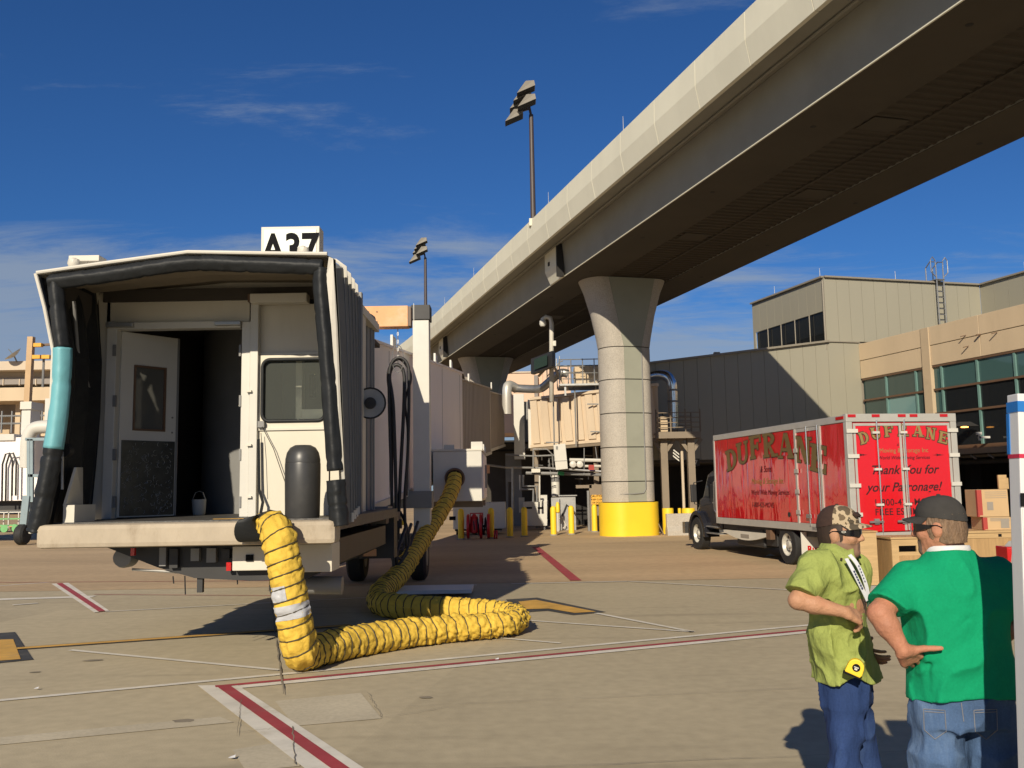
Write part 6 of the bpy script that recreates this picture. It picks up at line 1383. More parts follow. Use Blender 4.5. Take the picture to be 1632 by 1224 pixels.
tbx('door_seam', .128, .138, cy0 + .20, cy0 + .215, .75, 1.42, M_ink, cabb); tbx('door_handle', .115, .138, cy0 + .3, cy0 + .5, 1.32, 1.36, M_chrome, cabb)
for x in (-.22, TW + .06): tbx('mirror', x, x + .16, cy1 - .25, cy1 - .15, 1.35, 1.85, M_blackm, bevel=.02)
part('mirror_arm', MB().tube([(.14, cy1 - .2, 1.95), (-.12, cy1 - .2, 1.9), (-.12, cy1 - .2, 1.3), (.14, cy1 - .2, 1.25)], .016, 6), M_blackm, tk)

# ================================================================ FURNITURE AND BOXES behind the men
def fthing(name, label, cat, px_, Y, rz=0.0, group=None, z=0.0, py=900):
    return thing(name, label, cat, (at(px_, py, Y).x, Y, z), rz, group)
def fz(px_, py, Y): return zat(px_, py, Y)
f1 = fthing('wooden_cabinet', 'tall oak veneer cabinet with its broad side panel facing us by the camo cap', 'cabinet', 1382, 15.8, R(-4)); w1 = (at(1400, 890, 15.8).x - at(1366, 890, 15.8).x)
h1 = fz(1382, 849, 15.8)
part('side_panel', MB().box(-w1, w1 * .5, 0, .03, .10, h1), M_wood2, f1); part('carcass', MB().box(-w1 + .01, w1 * .5 - .01, .031, .55, .10, h1 - .005), M_wood, f1); part('plinth', MB().box(-w1 + .02, w1 * .5 - .02, .02, .52, .0, .095), M_steel, f1); part('top', MB().box(-w1 - .02, w1 * .5 + .02, -.02, .57, h1 + .003, h1 + .03), M_wood, f1)
f2 = fthing('wooden_desk', 'oak desk with slotted end panel between the two men', 'desk', 1450, 15.6, R(3)); h2 = fz(1450, 856, 15.6)
xa_, xb_ = at(1421, 880, 15.6).x - f2.location.x, at(1500, 880, 15.6).x - f2.location.x
m = MB(); s0, s1, sz0, sz1 = xa_ + .12, xa_ + .42, h2 - .24, h2 - .14
for q in ((xa_, s0, .05, h2 - .03), (s1, xb_, .05, h2 - .03), (s0, s1, .05, sz0), (s0, s1, sz1, h2 - .03)): m.box(q[0], q[1], 0, .03, q[2], q[3])
part('end_panel', m, M_wood2, f2); part('top', MB().box(xa_ - .02, xb_ + .02, -.02, .7, h2 - .028, h2), M_wood2, f2); part('side_panel', MB().box(xa_, xa_ + .03, .032, .68, .05, h2 - .03), M_wood, f2); part('back_panel', MB().box(xa_, xb_, .65, .68, .05, h2 - .03), M_dim, f2)
for x in (xa_ + .03, xb_ - .08): part('foot', MB().box(x, x + .05, .1, .6, 0, .048), M_blackm, f2)
part('drawer', MB().box(xa_ + .12, xb_ - .1, -.012, -.001, h2 - .5, h2 - .3), M_wood, f2)
f3 = fthing('wooden_counter', 'long oak counter behind the man in green, boxes stacked at its right end', 'counter', 1560, 16.6, R(2)); h3 = fz(1560, 846, 16.6)
xa_, xb_ = at(1500, 870, 16.6).x - f3.location.x, at(1640, 870, 16.6).x - f3.location.x
part('front_panel', MB().box(xa_, xb_, 0, .03, .08, h3 - .13), M_wood, f3); part('apron', MB().box(xa_ - .01, xb_ + .01, -.012, .03, h3 - .128, h3 - .04), M_wood2, f3); part('top', MB().box(xa_ - .03, xb_ + .03, -.03, .75, h3 - .038, h3), M_wood2, f3); part('back_panel', MB().box(xa_, xb_, .70, .73, 0, h3 - .04), M_wood, f3)
part('cable_hole', MB().box(at(1594, 857, 16.6).x - f3.location.x - .03, at(1594, 857, 16.6).x - f3.location.x + .03, -.016, -.0125, h3 - .11, h3 - .06), M_ink, f3)
f4 = fthing('white_table_top', 'white board lying flat on dark trestles between cabinet and desk', 'table', 1410, 16.4); h4 = fz(1410, 858, 16.4)
part('board', MB().box(-.35, .5, 0, .6, h4 - .05, h4), M_whiteb, f4)
for x in (-.25, .05, .3): part('leg', MB().box(x, x + .12, .1, .5, 0, h4 - .052), M_brown, f4)
def carton(label, px0, px1, py0, py1, Y, dep, zb, win):
    cx = (px0 + px1) / 2; t = fthing('cardboard_box', label, 'box', cx, Y, R(-3), 'cardboard boxes on the counter', z=zb)
    w = (at(px1, 800, Y).x - at(px0, 800, Y).x) / 2; h = zat(cx, py0, Y) - zb
    part('carton', MB().box(-w, w, 0, dep, 0.002, h), M_card, t, bevel=.006); part('red_edge', MB().box(-w - .002, -w + .30 * w, -.003, .06, .004, h - .004), M_cardred, t)
    for k in range(4): part('print_line', MB().box(-w * .5, w * .9, -.0035, -.001, h * (.9 - k * .07), h * (.9 - k * .07) + .008), M_cardgrey, t)
    part('label_patch', MB().box(*(win[0] * w, win[1] * w), -.0045, -.001, win[2] * h, win[3] * h), M_cardgrey, t); part('tape', MB().box(-w * .9, w * .95, -.004, -.001, h * .02, h * .06), M_card, t)
    return t
cz = h3
carton('lower cardboard box on the oak counter, grey label at its right', 1573, 1616, 824, 846, 16.75, .5, cz, (.25, .85, .15, .85)); c2z = zat(1590, 824, 16.75)
carton('upper cardboard box with red edge and square grey label', 1566, 1614, 780, 824, 16.75, .5, c2z + .002, (-.4, .0, .25, .55)); c3z = zat(1590, 780, 16.75)
t = fthing('timber_offcut', 'narrow pale timber offcut standing on the upper box', 'timber', 1606, 16.9, 0, z=c3z + .004); part('plank', MB().box(-.05, .10, 0, .04, 0, zat(1606, 757, 16.9) - c3z), M_wood2, t); part('batten', MB().box(.101, .13, .0, .03, 0, .2), M_wood2, t)
# ================================================================ PARKED SUV behind the board
SV = thing('pickup_truck', 'silver-white pickup truck, tail lamp just visible between green shirt and white panel', 'pickup', (at(1591, 900, 11.1).x, 11.1, 0), R(-90))
m = MB(); body = [(0.05, .38), (0, .75), (.05, 1.02), (.12, 1.10), (4.3, 1.02), (4.5, .75), (4.45, .36)]
m.prismx(body, 0.0, 1.8); part('body', m, M_whiteb, SV, bevel=.06)
m = MB(); m.prismx([(1.9, 1.08), (2.0, 1.52), (2.2, 1.62), (3.1, 1.60), (3.7, 1.04)], .08, 1.72); gh = part('cabin', m, M_whiteb, SV, bevel=.05)
m = MB(); m.add([(.2, 1.90, 1.14), (1.6, 1.90, 1.14), (1.55, 1.97, 1.47), (.25, 1.97, 1.47)], [(0, 1, 2, 3)]); part('rear_window', m, M_glass_dark, gh); m = MB(); m.prismx([(2.1, 1.12), (2.2, 1.52), (3.0, 1.52), (3.4, 1.12)], .072, .079); part('side_window', m, M_glass_dark, gh)
for x in (-.015, 1.555): part('tail_light', MB().box(x, x + .26, -.012, .22, .86, 1.04), M_lampred, SV, bevel=.01)
part('bumper', MB().box(-.01, 1.81, -.08, .15, .36, .58), M_greysteel, SV, bevel=.03); part('plate', MB().box(.65, 1.15, -.02, -.004, .66, .80), M_whiteb, SV)
for y in (.85, 3.6):
    for x in (.10, 1.70):
        w = part('wheel', MB().lathe([(.20, -.10), (.31, -.10), (.33, -.06), (.33, .06), (.31, .10), (.20, .10)], 24, (x, y, .33), 'x', caps=False), M_rubber, SV, smooth='auto'); part('rim', MB().lathe([(.03, -.08), (.19, -.09), (.205, 0), (.19, .09), (.03, .08)], 18, (x, y, .33), 'x'), M_alu, w, smooth='auto')
# ================================================================ WHITE PANEL at the right edge
BY = 3.18; b_top = at(1604.5, 629, BY + .07); b_lean = (at(1622, 1224, BY + .07).x - b_top.x) / (b_top.z - at(1622, 1224, BY + .07).z)
BH = b_top.z; bx0 = b_top.x + b_lean * BH
wp_ = thing('freestanding_board', 'tall white laminate panel with blue band and black straps at the right edge', 'board', (bx0, BY, 0)); wp_.rotation_euler = (0, -math.atan(b_lean), 0)
wp_.rotation_euler = (0, -math.atan(b_lean) , 0)
def bz(py): return zat(1612, py, BY)
part('stile', MB().box(0, .05, 0, .07, .012, BH), M_board, wp_, bevel=.004); part('core', MB().box(.0505, .95, .006, .066, .012, BH - .001), M_board, wp_)
part('blue_band', MB().box(-.002, .95, -.002, .072, bz(655), bz(638)), M_blue, wp_); part('blue_edge', MB().box(-.003, .004, .055, .073, bz(722), bz(656)), M_blue, wp_)
part('red_stripe', MB().box(-.0015, .95, -.0015, .0715, bz(729), bz(722.5)), M_pinkred, wp_)
part('inset_strip', MB().box(.004, .95, -.003, -.0005, .2, bz(810)), M_boardw, wp_)
for py0, py1, dx in ((785, 806, -.003), (922, 942, .002), (1070, 1092, .0)): part('black_strap', MB().box(dx, .95, -.008, -.0035, bz(py1), bz(py0)), M_ink, wp_)
for py in (930, 1010): part('screw', MB().cyl((.012, -.003, bz(py)), (.012, 0, bz(py)), .003, seg=6), M_greysteel, wp_)
part('foot', MB().box(-.05, 1.0, -.06, .13, 0, .012), M_greysteel, wp_)
# ================================================================ FAR LEFT: neighbour gate and distant terminal
ft, L_ = wroot('distant_terminal', 'far beige terminal with layered parking decks at the left edge', 'building', at(20, 790, 95))
for y0, y1, Y, dep, mt, nm in ((577, 591, 95, 20, M_farbeige, 'roof_fascia'), (591, 604, 97, 18, M_farbeige, 'upper_wall'), (604, 614, 96.5, 18, M_fargrey, 'window_band'), (614, 619, 97.5, 18, M_dim, 'shadow_gap'), (619, 640, 94, 20, M_cream, 'deck_beam'), (640, 662, 98, 16, M_fargrey, 'deck_shade_wall'), (662, 696, 99, 14, M_creamd, 'lower_wall'), (696, 795, 100, 12, M_fargrey, 'base_wall')):  # grey of the deck wall stands for shade under the deck beam
    pxbox(ft, L_, nm, -320, 200, y0, y1, Y, dep, mt)
for k in range(10): pxbox(ft, L_, 'mullion', -100 + k * 26, -98.5 + k * 26, 604, 614, 96.4, .3, M_farbeige)
for k in range(6): pxbox(ft, L_, 'column', -60 + k * 42, -52 + k * 42, 640, 695, 96, .8, M_cream)
ds_, L_ = wroot('satellite_dish', 'tilted white satellite dish on the distant roof', 'satellite dish', at(26, 577, 95))
c = at(22, 566, 94.5); ax = Vector((-.55, -.35, .75)).normalized(); q_ = ax.to_track_quat('Z', 'Y').to_matrix()
m = MB(); n = 20; vs = []
for j, (r, z) in enumerate(((.02, 0), (.4, .06), (.8, .22), (.95, .32))): vs += [L_(c + q_ @ Vector((r * math.cos(2 * math.pi * k / n), r * math.sin(2 * math.pi * k / n), z - .15))) for k in range(n)]
m.add(vs, [(j * n + k, j * n + (k + 1) % n, (j + 1) * n + (k + 1) % n, (j + 1) * n + k) for j in range(3) for k in range(n)]); part('bowl', m, M_whiteb, ds_, smooth=True)
part('mast', MB().cyl(L_(at(27, 577, 95)), L_(c), .07, seg=8), M_greysteel, ds_); part('feed', MB().cyl(L_(c), L_(c + ax * .8), .04, seg=6), M_greysteel, ds_)
NB = 37.0
nb, L_ = wroot('neighbour_jet_bridge', 'pale jet bridge of the next gate half hidden at the left edge', 'jet bridge', at(20, 855, NB))
pxbox(nb, L_, 'tunnel', -260, 84, 699, 800, NB, 2.8, M_tunnel, bevel=.02); pxbox(nb, L_, 'roof_box', -260, 22, 694, 704, NB - .1, 2.8, M_whiteb); pxbox(nb, L_, 'underframe', -260, 40, 800, 815, NB + .4, 2.0, M_blackm)
pxbox(nb, L_, 'column', 34, 48, 650, 700, NB + 1.2, .8, M_whiteb); pxbox(nb, L_, 'column_cap', 32, 50, 640, 652, NB + 1.1, 1.0, M_white); pxbox(nb, L_, 'column', 71, 78, 635, 690, NB + .5, .5, M_whiteb)
part('air_duct', MB().tube([L_(p) for p in catmull([at(43, 745, NB - .5), at(44, 705, NB - .5), at(50, 688, NB - .5), at(62, 681, NB - .5), at(95, 680, NB - .5)], 6)], .26, 14), M_whiteb, nb, smooth='auto')
for a, b in (((46, 700), (46, 815)), ((51, 700), (51, 800)), ((41, 700), (75, 700)), ((46, 758), (75, 758))): part('frame_bar', MB().bar(L_(at(*a, NB - .9)), L_(at(*b, NB - .9)), .11), pm('blue_grey_steel', (.22, .29, .32), .5), nb)
part('lower_leg', MB().bar(L_(at(44, 790, NB - .9)), L_(at(38, 845, NB - .9)), .26), pm('blue_grey_steel', (.22, .29, .32)), nb)
wv = part('drive_wheel', MB().lathe([(.12, -.18), (.34, -.18), (.40, -.10), (.40, .10), (.34, .18), (.12, .18)], 24, L_(Vector((at(36, 845, NB - 1).x, NB - 1, .40))), 'x'), M_rubber, nb, smooth='auto'); part('rim', MB().lathe([(.05, -.17), (.13, -.17), (.13, .17), (.05, .17)], 14, L_(Vector((at(36, 845, NB - 1).x, NB - 1, .40))), 'x'), M_steel, wv)
for k in range(8): p = at(-30 + k * 16, 690, NB + 3); part('rail_post', MB().cyl(L_(p), L_(p + Vector((0, 0, .95))), .04, seg=5), M_greysteel, nb)
for py in (664, 676): part('rail', MB().cyl(L_(at(-60, py, NB + 3)), L_(at(90, py - 2, NB + 3)), .04, seg=5), M_greysteel, nb)
for s in (0, 12): part('hanging_cable', MB().tube([L_(at(x + s * .5, y, NB - .3)) for x, y in ((3, 800), (4, 740), (9, 724), (15, 722), (20, 735), (19, 790))], .035, 6), M_blackm, nb, smooth=True)
tpl, L_ = wroot('leaning_mast', 'tan square mast with amber lamps left of the canopy', 'mast', at(46, 660, 40)); part('mast', MB().bar(L_(at(43, 662, 40)), L_(at(50, 537, 40)), .24), pm('tan_mast', (.48, .32, .17), .6), tpl)
for px_, py in ((61, 550), (59, 569), (74, 569)): part('lamp', MB().cbox(L_(at(px_, py, 39.8)), (.34, .2, .16)), pm('amber_plastic', (.75, .38, .03), .35), tpl); part('bracket', MB().bar(L_(at(px_ - 8, py, 40)), L_(at(px_ + 4, py, 39.9)), .07), M_brown, tpl)
part('lamp_arm', MB().bar(L_(at(50, 551, 40)), L_(at(80, 549, 40)), .10), M_brown, tpl); part('lamp_post', MB().cyl(L_(at(68, 617, 40)), L_(at(70, 565, 40)), .05, seg=6), M_greysteel, tpl)
gcart, L_ = wroot('baggage_cart', 'small green and white baggage cart frame at the far left edge', 'cart', gz(6, 848)); gq = gz(6, 848)
for dx in (-.5, .5):
    for dz in (.35, .7, 1.05): part('rail', MB().bar((-1.0, dx, dz), (1.3, dx, dz), .05), pm('cart_green', (.16, .42, .16), .5) if dz < .8 else M_whiteb, gcart)
    for x in (-1.0, -.3, .5, 1.3): part('post', MB().bar((x, dx, .2), (x, dx, 1.08), .05), M_whiteb, gcart)
    for x in (-.6, .3, .9): part('wheel', MB().lathe([(.05, -.05), (.2, -.05), (.2, .05), (.05, .05)], 14, (x, dx, .2), 'y'), pm('cart_green', (.16, .42, .16)), gcart)
part('bed', MB().box(-1.0, 1.3, -.5, .5, .28, .34), M_orange, gcart)
# ================================================================ PEOPLE (implicit surfaces meshed by surface nets)
def surface_nets(F, org, h):
    """F: field (nx,ny,nz) < 0 inside"""
    S = F < 0
    c = [S[i:S.shape[0] - 1 + i, j:S.shape[1] - 1 + j, k:S.shape[2] - 1 + k] for i in (0, 1) for j in (0, 1) for k in (0, 1)]
    cnt = sum(a.astype(np.int8) for a in c); act = (cnt > 0) & (cnt < 8)
    idx = np.full(act.shape, -1, np.int64); I = np.argwhere(act); idx[act] = np.arange(len(I))
    acc = np.zeros((len(I), 3)); num = np.zeros(len(I))
    corner = [(i, j, k) for i in (0, 1) for j in (0, 1) for k in (0, 1)]
    vals = [F[I[:, 0] + a, I[:, 1] + b, I[:, 2] + d] for a, b, d in corner]
    for p in range(8):
        for q in range(p + 1, 8):
            dd = np.abs(np.array(corner[p]) - np.array(corner[q]))
            if dd.sum() != 1: continue
            va, vb = vals[p], vals[q]; cross = (va < 0) != (vb < 0)
            t = np.where(cross, va / np.where(cross, va - vb, 1), 0)
            pt = np.array(corner[p])[None] + (np.array(corner[q]) - np.array(corner[p]))[None] * t[:, None]
            acc += np.where(cross[:, None], pt, 0); num += cross
    V = (I + acc / num[:, None]) * h + org
    faces = []
    for ax in range(3):
        sl0 = [slice(None)] * 3; sl1 = [slice(None)] * 3; sl0[ax] = slice(0, -1); sl1[ax] = slice(1, None)
        a, b = S[tuple(sl0)], S[tuple(sl1)]; E = np.argwhere(a != b)
        o1, o2 = (ax + 1) % 3, (ax + 2) % 3
        ok = (E[:, o1] > 0) & (E[:, o2] > 0) & (E[:, o1] < act.shape[o1]) & (E[:, o2] < act.shape[o2]); E = E[ok]
        if not len(E): continue
        ins = a[tuple(E.T)]
        def cell(d1, d2): X = E.copy(); X[:, o1] -= d1; X[:, o2] -= d2; return idx[tuple(X.T)]
        q = np.stack([cell(0, 0), cell(1, 0), cell(1, 1), cell(0, 1)], 1); q[~ins] = q[~ins][:, ::-1]; faces.append(q)
    return V, np.concatenate(faces)
def vnoise(P, scale, seed):
    rng = np.random.RandomState(seed); Lt = rng.rand(32, 32, 32); Q = P * scale + 100.0; i = np.floor(Q).astype(int); f = Q - i; f = f * f * (3 - 2 * f)
    out = 0
    for a in (0, 1):
        for b in (0, 1):
            for c in (0, 1):
                w = (f[..., 0] if a else 1 - f[..., 0]) * (f[..., 1] if b else 1 - f[..., 1]) * (f[..., 2] if c else 1 - f[..., 2])
                out = out + w * Lt[(i[..., 0] + a) % 32, (i[..., 1] + b) % 32, (i[..., 2] + c) % 32]
    return out
class SDF:
    def __init__(s, lo, hi, h):
        s.lo, s.h = np.array(lo, float), h; n = np.ceil((np.array(hi) - s.lo) / h).astype(int) + 1; s.n = n
        s.F = np.full(n, 1.0, np.float32); s.ax = [s.lo[i] + h * np.arange(n[i]) for i in range(3)]
    def sub(s, lo, hi):
        a = [max(0, int((lo[i] - s.lo[i]) / s.h) - 1) for i in range(3)]; b = [min(s.n[i], int((hi[i] - s.lo[i]) / s.h) + 3) for i in range(3)]
        if any(b[i] <= a[i] for i in range(3)): return None, None
        G = np.stack(np.meshgrid(*[s.ax[i][a[i]:b[i]] for i in range(3)], indexing='ij'), -1); return tuple(slice(a[i], b[i]) for i in range(3)), G
    def comb(s, sl, d, k, op='u'):
        A = s.F[sl]
        if op == 'u':
            if k > 0: hh = np.maximum(k - np.abs(A - d), 0) / k; s.F[sl] = np.minimum(A, d) - hh * hh * k / 4
            else: s.F[sl] = np.minimum(A, d)
        else:
            if k > 0: hh = np.maximum(k - np.abs(A + d), 0) / k; s.F[sl] = np.maximum(A, -d) + hh * hh * k / 4
            else: s.F[sl] = np.maximum(A, -d)
    def cone(s, a, b, ra, rb, k=.02, op='u'):
        a, b = np.array(a, float), np.array(b, float); m = max(ra, rb) + k + 2 * s.h
        sl, G = s.sub(np.minimum(a, b) - m, np.maximum(a, b) + m)
        if sl is None: return s
        ab = b - a; t = np.clip(((G - a) @ ab) / max(ab @ ab, 1e-9), 0, 1); d = np.linalg.norm(G - a - t[..., None] * ab, axis=-1) - (ra + (rb - ra) * t); s.comb(sl, d, k, op); return s
    def chain(s, pts, rs, k=.02):
        for i in range(len(pts) - 1): s.cone(pts[i], pts[i + 1], rs[i], rs[i + 1], k)
        return s
    def ell(s, c, r, B=None, k=.02, op='u'):
        c, r = np.array(c, float), np.array(r, float); m = r.max() + k + 2 * s.h; sl, G = s.sub(c - m, c + m)
        if sl is None: return s
        q = G - c
        if B is not None: q = q @ np.array(B).T
        k0 = np.linalg.norm(q / r, axis=-1); k1 = np.linalg.norm(q / (r * r), axis=-1); d = np.where(k1 > 1e-9, k0 * (k0 - 1) / np.maximum(k1, 1e-9), -r.min()); s.comb(sl, d, k, op); return s
    def loft(s, secs, f, r, k=.02):
        """secs: list of (centre xyz, half depth along f, half width along r) sorted by z"""
        secs = sorted(secs, key=lambda q: q[0][2]); z = np.array([q[0][2] for q in secs]); C = np.array([q[0] for q in secs]); a = np.array([q[1] for q in secs]); b = np.array([q[2] for q in secs])
        m = max(a.max(), b.max()) + k + .02; sl, G = s.sub(C.min(0) - np.array([m, m, .03 + k]), C.max(0) + np.array([m, m, .03 + k]))
        zz = np.clip(G[..., 2], z[0], z[-1]); zs = np.linspace(z[0], z[-1], 80)
        def sm(v):                                            # smoothed profile
            u = np.interp(zs, z, v); ker = np.hanning(11); ker /= ker.sum(); p = np.pad(u, 5, mode='edge'); return np.interp(zz, zs, np.convolve(p, ker, 'valid'))
        dx, dy = G[..., 0] - sm(C[:, 0]), G[..., 1] - sm(C[:, 1]); u = dx * f[0] + dy * f[1]; v = dx * r[0] + dy * r[1]; A, Bq = sm(a), sm(b)
        e = (np.abs(u / A) ** 2.3 + np.abs(v / Bq) ** 2.3) ** (1 / 2.3); d = (e - 1) * np.minimum(A, Bq)
        over = np.maximum(z[0] - G[..., 2], G[..., 2] - z[-1]); d = np.where(over > 0, np.sqrt(np.maximum(d, 0) ** 2 + over ** 2) + np.minimum(np.maximum(d, over), 0), d); s.comb(sl, d, k); return s
    def grid(s): return np.stack(np.meshgrid(*s.ax, indexing='ij'), -1)
    def build(s, name, mats, parent, off, slot=None, smooth_it=1):
        V, Q = surface_nets(s.F, s.lo, s.h)
        if smooth_it:
            for _ in range(smooth_it):
                S_ = np.zeros_like(V); n = np.zeros(len(V))
                for i in range(4):
                    a, b = Q[:, i], Q[:, (i + 1) % 4]; np.add.at(S_, a, V[b]); np.add.at(n, a, 1); np.add.at(S_, b, V[a]); np.add.at(n, b, 1)
                V = V * .5 + (S_ / n[:, None]) * .5
        me = bpy.data.meshes.new(name); me.from_pydata((V - np.array(off)).tolist(), [], Q.tolist())
        for m in mats: me.materials.append(m)
        if slot is not None: me.polygons.foreach_set('material_index', slot(V[Q].mean(1)).astype(np.int32))
        me.polygons.foreach_set('use_smooth', np.ones(len(Q), bool)); me.update()
        return link(bpy.data.objects.new(name, me), parent)
def hand(S, wrist, fdir, across, curl=(.5, .55, .6, .65), thumb=None, scale=1.0, rfore=.026, k=.010):
    """across points from index towards little finger; palm normal = fdir x across (fingers curl to it)"""
    w = np.array(wrist, float); x = np.array(fdir, float); x /= np.linalg.norm(x); y = np.array(across, float); y -= x * (x @ y); y /= np.linalg.norm(y); n = np.cross(x, y)
    q = scale
    for i, oy in enumerate((-.036, -.012, .012, .034)):
        kn = w + x * (.088 - .006 * abs(i - 1)) * q + y * oy * q
        S.cone(w + y * oy * .55 * q + x * .012, kn, .017 * q, .0125 * q, .014)
        L = (.042, .046, .043, .034)[i] * q; p = kn; a = 0.0
        for j, (seg, f) in enumerate(((1.0, .9), (.72, 1.0), (.58, .8))):
            a += curl[i] * f; d = x * math.cos(a) + n * math.sin(a); p2 = p + d * L * seg; S.cone(p, p2, (.0098 - .0009 * j) * q, (.0090 - .001 * j) * q, .002); p = p2
    b = w + x * .028 * q - y * .026 * q
    if thumb is None: thumb = x * .65 - y * .7 + n * .25
    td = np.array(thumb, float); td /= np.linalg.norm(td); m1 = b + td * .042 * q; S.cone(w + x * .01, b, .018 * q, .017 * q, .012); S.cone(b, m1, .016 * q, .0125 * q, .012); t2 = td * .8 + x * .25; t2 /= np.linalg.norm(t2)
    m2 = m1 + t2 * .034 * q; S.cone(m1, m2, .012 * q, .0105 * q, .005); S.cone(m2, m2 + t2 * .026 * q, .0105 * q, .0085 * q, .004)
def head(S, c, f, U=(0, 0, 1), q=1.0):
    """facial mass; returns mapping to world"""
    f = np.array(f, float); f /= np.linalg.norm(f); u = np.array(U, float); u -= f * (f @ u) if False else 0; sd = np.cross(f, np.array([0, 0, 1.])); sd /= np.linalg.norm(sd); u = np.cross(sd, f); c = np.array(c, float)
    def H(a, b, d): return c + (f * a + sd * b + u * d) * q
    B = np.stack([f, sd, u])
    S.ell(H(-.012, 0, .030), np.array((.100, .078, .108)) * q, B, .01); S.ell(H(.028, 0, -.040), np.array((.070, .064, .086)) * q, B, .03)
    for s in (-1, 1):
        S.cone(H(-.005, s * .054, -.055), H(.068, s * .016, -.102), .024 * q, .020 * q, .02); S.cone(H(.085, s * .012, .020), H(.066, s * .050, .018), .013 * q, .012 * q, .012); S.ell(H(.070, s * .042, -.030), np.array((.020, .020, .020)) * q, B, .02)
        ea = math.radians(15 * s); S.ell(H(-.006, s * .080, -.012), np.array((.024, .010, .034)) * q, B, .006); S.cone(H(.004, s * .074, -.005), H(-.002, s * .078, -.035), .010 * q, .009 * q, .006)
    S.cone(H(.075, -.008, -.104), H(.075, .008, -.104), .021 * q, .021 * q, .02); S.cone(H(.088, 0, .012), H(.112, 0, -.030), .009 * q, .0135 * q, .008)
    for s in (-1, 1): S.cone(H(.100, s * .010, -.036), H(.100, s * .013, -.036), .010 * q, .008 * q, .006)
    S.cone(H(.088, -.020, -.066), H(.088, .020, -.066), .009 * q, .009 * q, .006); S.cone(H(.086, -.017, -.079), H(.086, .017, -.079), .010 * q, .010 * q, .006)
    return H, f, sd, u
def skin_mat(name, base):
    return pm(name, base, .62, spec=.3, var=.16, scale=11, bump=.3, bscale=45, fine=.07, stain=.45, stain_col=(base[0] * 1.02, base[1] * .72, base[2] * .66), sscale=7)
M_skinA, M_skinB = skin_mat('tanned_skin', (.44, .235, .14)), skin_mat('ruddy_skin', (.43, .195, .118))
M_stub = pm('stubble_skin', (.235, .135, .088), .6, var=.2, scale=40); M_lip = pm('lip', (.40, .15, .12), .45, var=.05)
M_oliveshirt = pm('lime_cotton', (.285, .335, .092), .85, var=.10, scale=6, bump=.9, bscale=19, fine=.06, stretch=(1, 1, .6), spec=.2); M_greenshirt = pm('kelly_green_cotton', (.003, .275, .125), .88, var=.09, scale=5, bump=.6, bscale=13, fine=.05, stretch=(1, 1, .7), spec=.2)
M_denimA = pm('dark_denim', (.020, .042, .125), .85, var=.3, scale=7, bump=.8, bscale=16, fine=.12, stain=.6, stain_col=(.060, .105, .22), sscale=4, stretch=(1, 1, .35), spec=.2); M_denimB = pm('washed_denim', (.058, .105, .205), .85, var=.3, scale=7, bump=.8, bscale=15, fine=.12, stain=.7, stain_col=(.15, .22, .34), sscale=4, stretch=(1, 1, .35), spec=.2)
M_stitch = pm('stitching', (.20, .20, .22), .8); M_capgrey = pm('charcoal_twill', (.050, .048, .046), .9, var=.15, scale=18, bump=.2, bscale=300, spec=.15); M_capbrown = pm('brown_mesh', (.045, .022, .015), .85, var=.2, scale=60, bump=.4, bscale=300)
M_hairA, M_hairB = pm('dark_brown_hair', (.035, .02, .012), .6, var=.4, scale=60, stretch=(1, 1, .2)), pm('sandy_grey_hair', (.20, .125, .075), .6, var=.45, scale=70, bump=.5, bscale=180, stretch=(1, 1, .25))
M_shoe = pm('brown_leather', (.10, .06, .035), .5, var=.2, scale=8); M_shade = glass_mat('sunglass_lens', (.008, .008, .010), .08); M_lany = pm('lanyard_ribbon', (.62, .64, .68), .6, var=.05); M_lanyink = pm('navy_print', (.02, .03, .09), .6)
# camouflage for the cap front
M_camo = bpy.data.materials.new('tan_camouflage'); M_camo.use_nodes = True
_N, _L = M_camo.node_tree.nodes, M_camo.node_tree.links; _b = _N['Principled BSDF']; _b.inputs['Roughness'].default_value = .9
_t = _N.new('ShaderNodeTexCoord'); _nz = _N.new('ShaderNodeTexNoise'); _nz.inputs['Scale'].default_value = 22; _L.new(_t.outputs['Object'], _nz.inputs['Vector'])
_mx = _N.new('ShaderNodeMix'); _mx.data_type = 'VECTOR'; _mx.inputs[0].default_value = .05; _L.new(_t.outputs['Object'], _mx.inputs[4]); _L.new(_nz.outputs['Color'], _mx.inputs[5])
_v = _N.new('ShaderNodeTexVoronoi'); _v.feature = 'DISTANCE_TO_EDGE'; _v.inputs['Scale'].default_value = 19; _L.new(_mx.outputs[1], _v.inputs['Vector']); _v2 = _N.new('ShaderNodeTexVoronoi'); _v2.inputs['Scale'].default_value = 19; _L.new(_mx.outputs[1], _v2.inputs['Vector'])
_r = _N.new('ShaderNodeMath'); _r.operation = 'GREATER_THAN'; _r.inputs[1].default_value = .10; _L.new(_v.outputs['Distance'], _r.inputs[0])
_sp = _N.new('ShaderNodeSeparateColor'); _L.new(_v2.outputs['Color'], _sp.inputs[0]); _c1 = _N.new('ShaderNodeMix'); _c1.data_type = 'RGBA'; _c1.inputs[6].default_value = (.15, .105, .06, 1); _c1.inputs[7].default_value = (.07, .055, .035, 1); _L.new(_sp.outputs[0], _c1.inputs[0])
_c2 = _N.new('ShaderNodeMix'); _c2.data_type = 'RGBA'; _c2.inputs[6].default_value = (.42, .33, .215, 1); _L.new(_c1.outputs[2], _c2.inputs[7]); _L.new(_r.outputs[0], _c2.inputs[0]); _L.new(_c2.outputs[2], _b.inputs['Base Color'])
def np3(v): return np.array((v[0], v[1], v[2]), float)
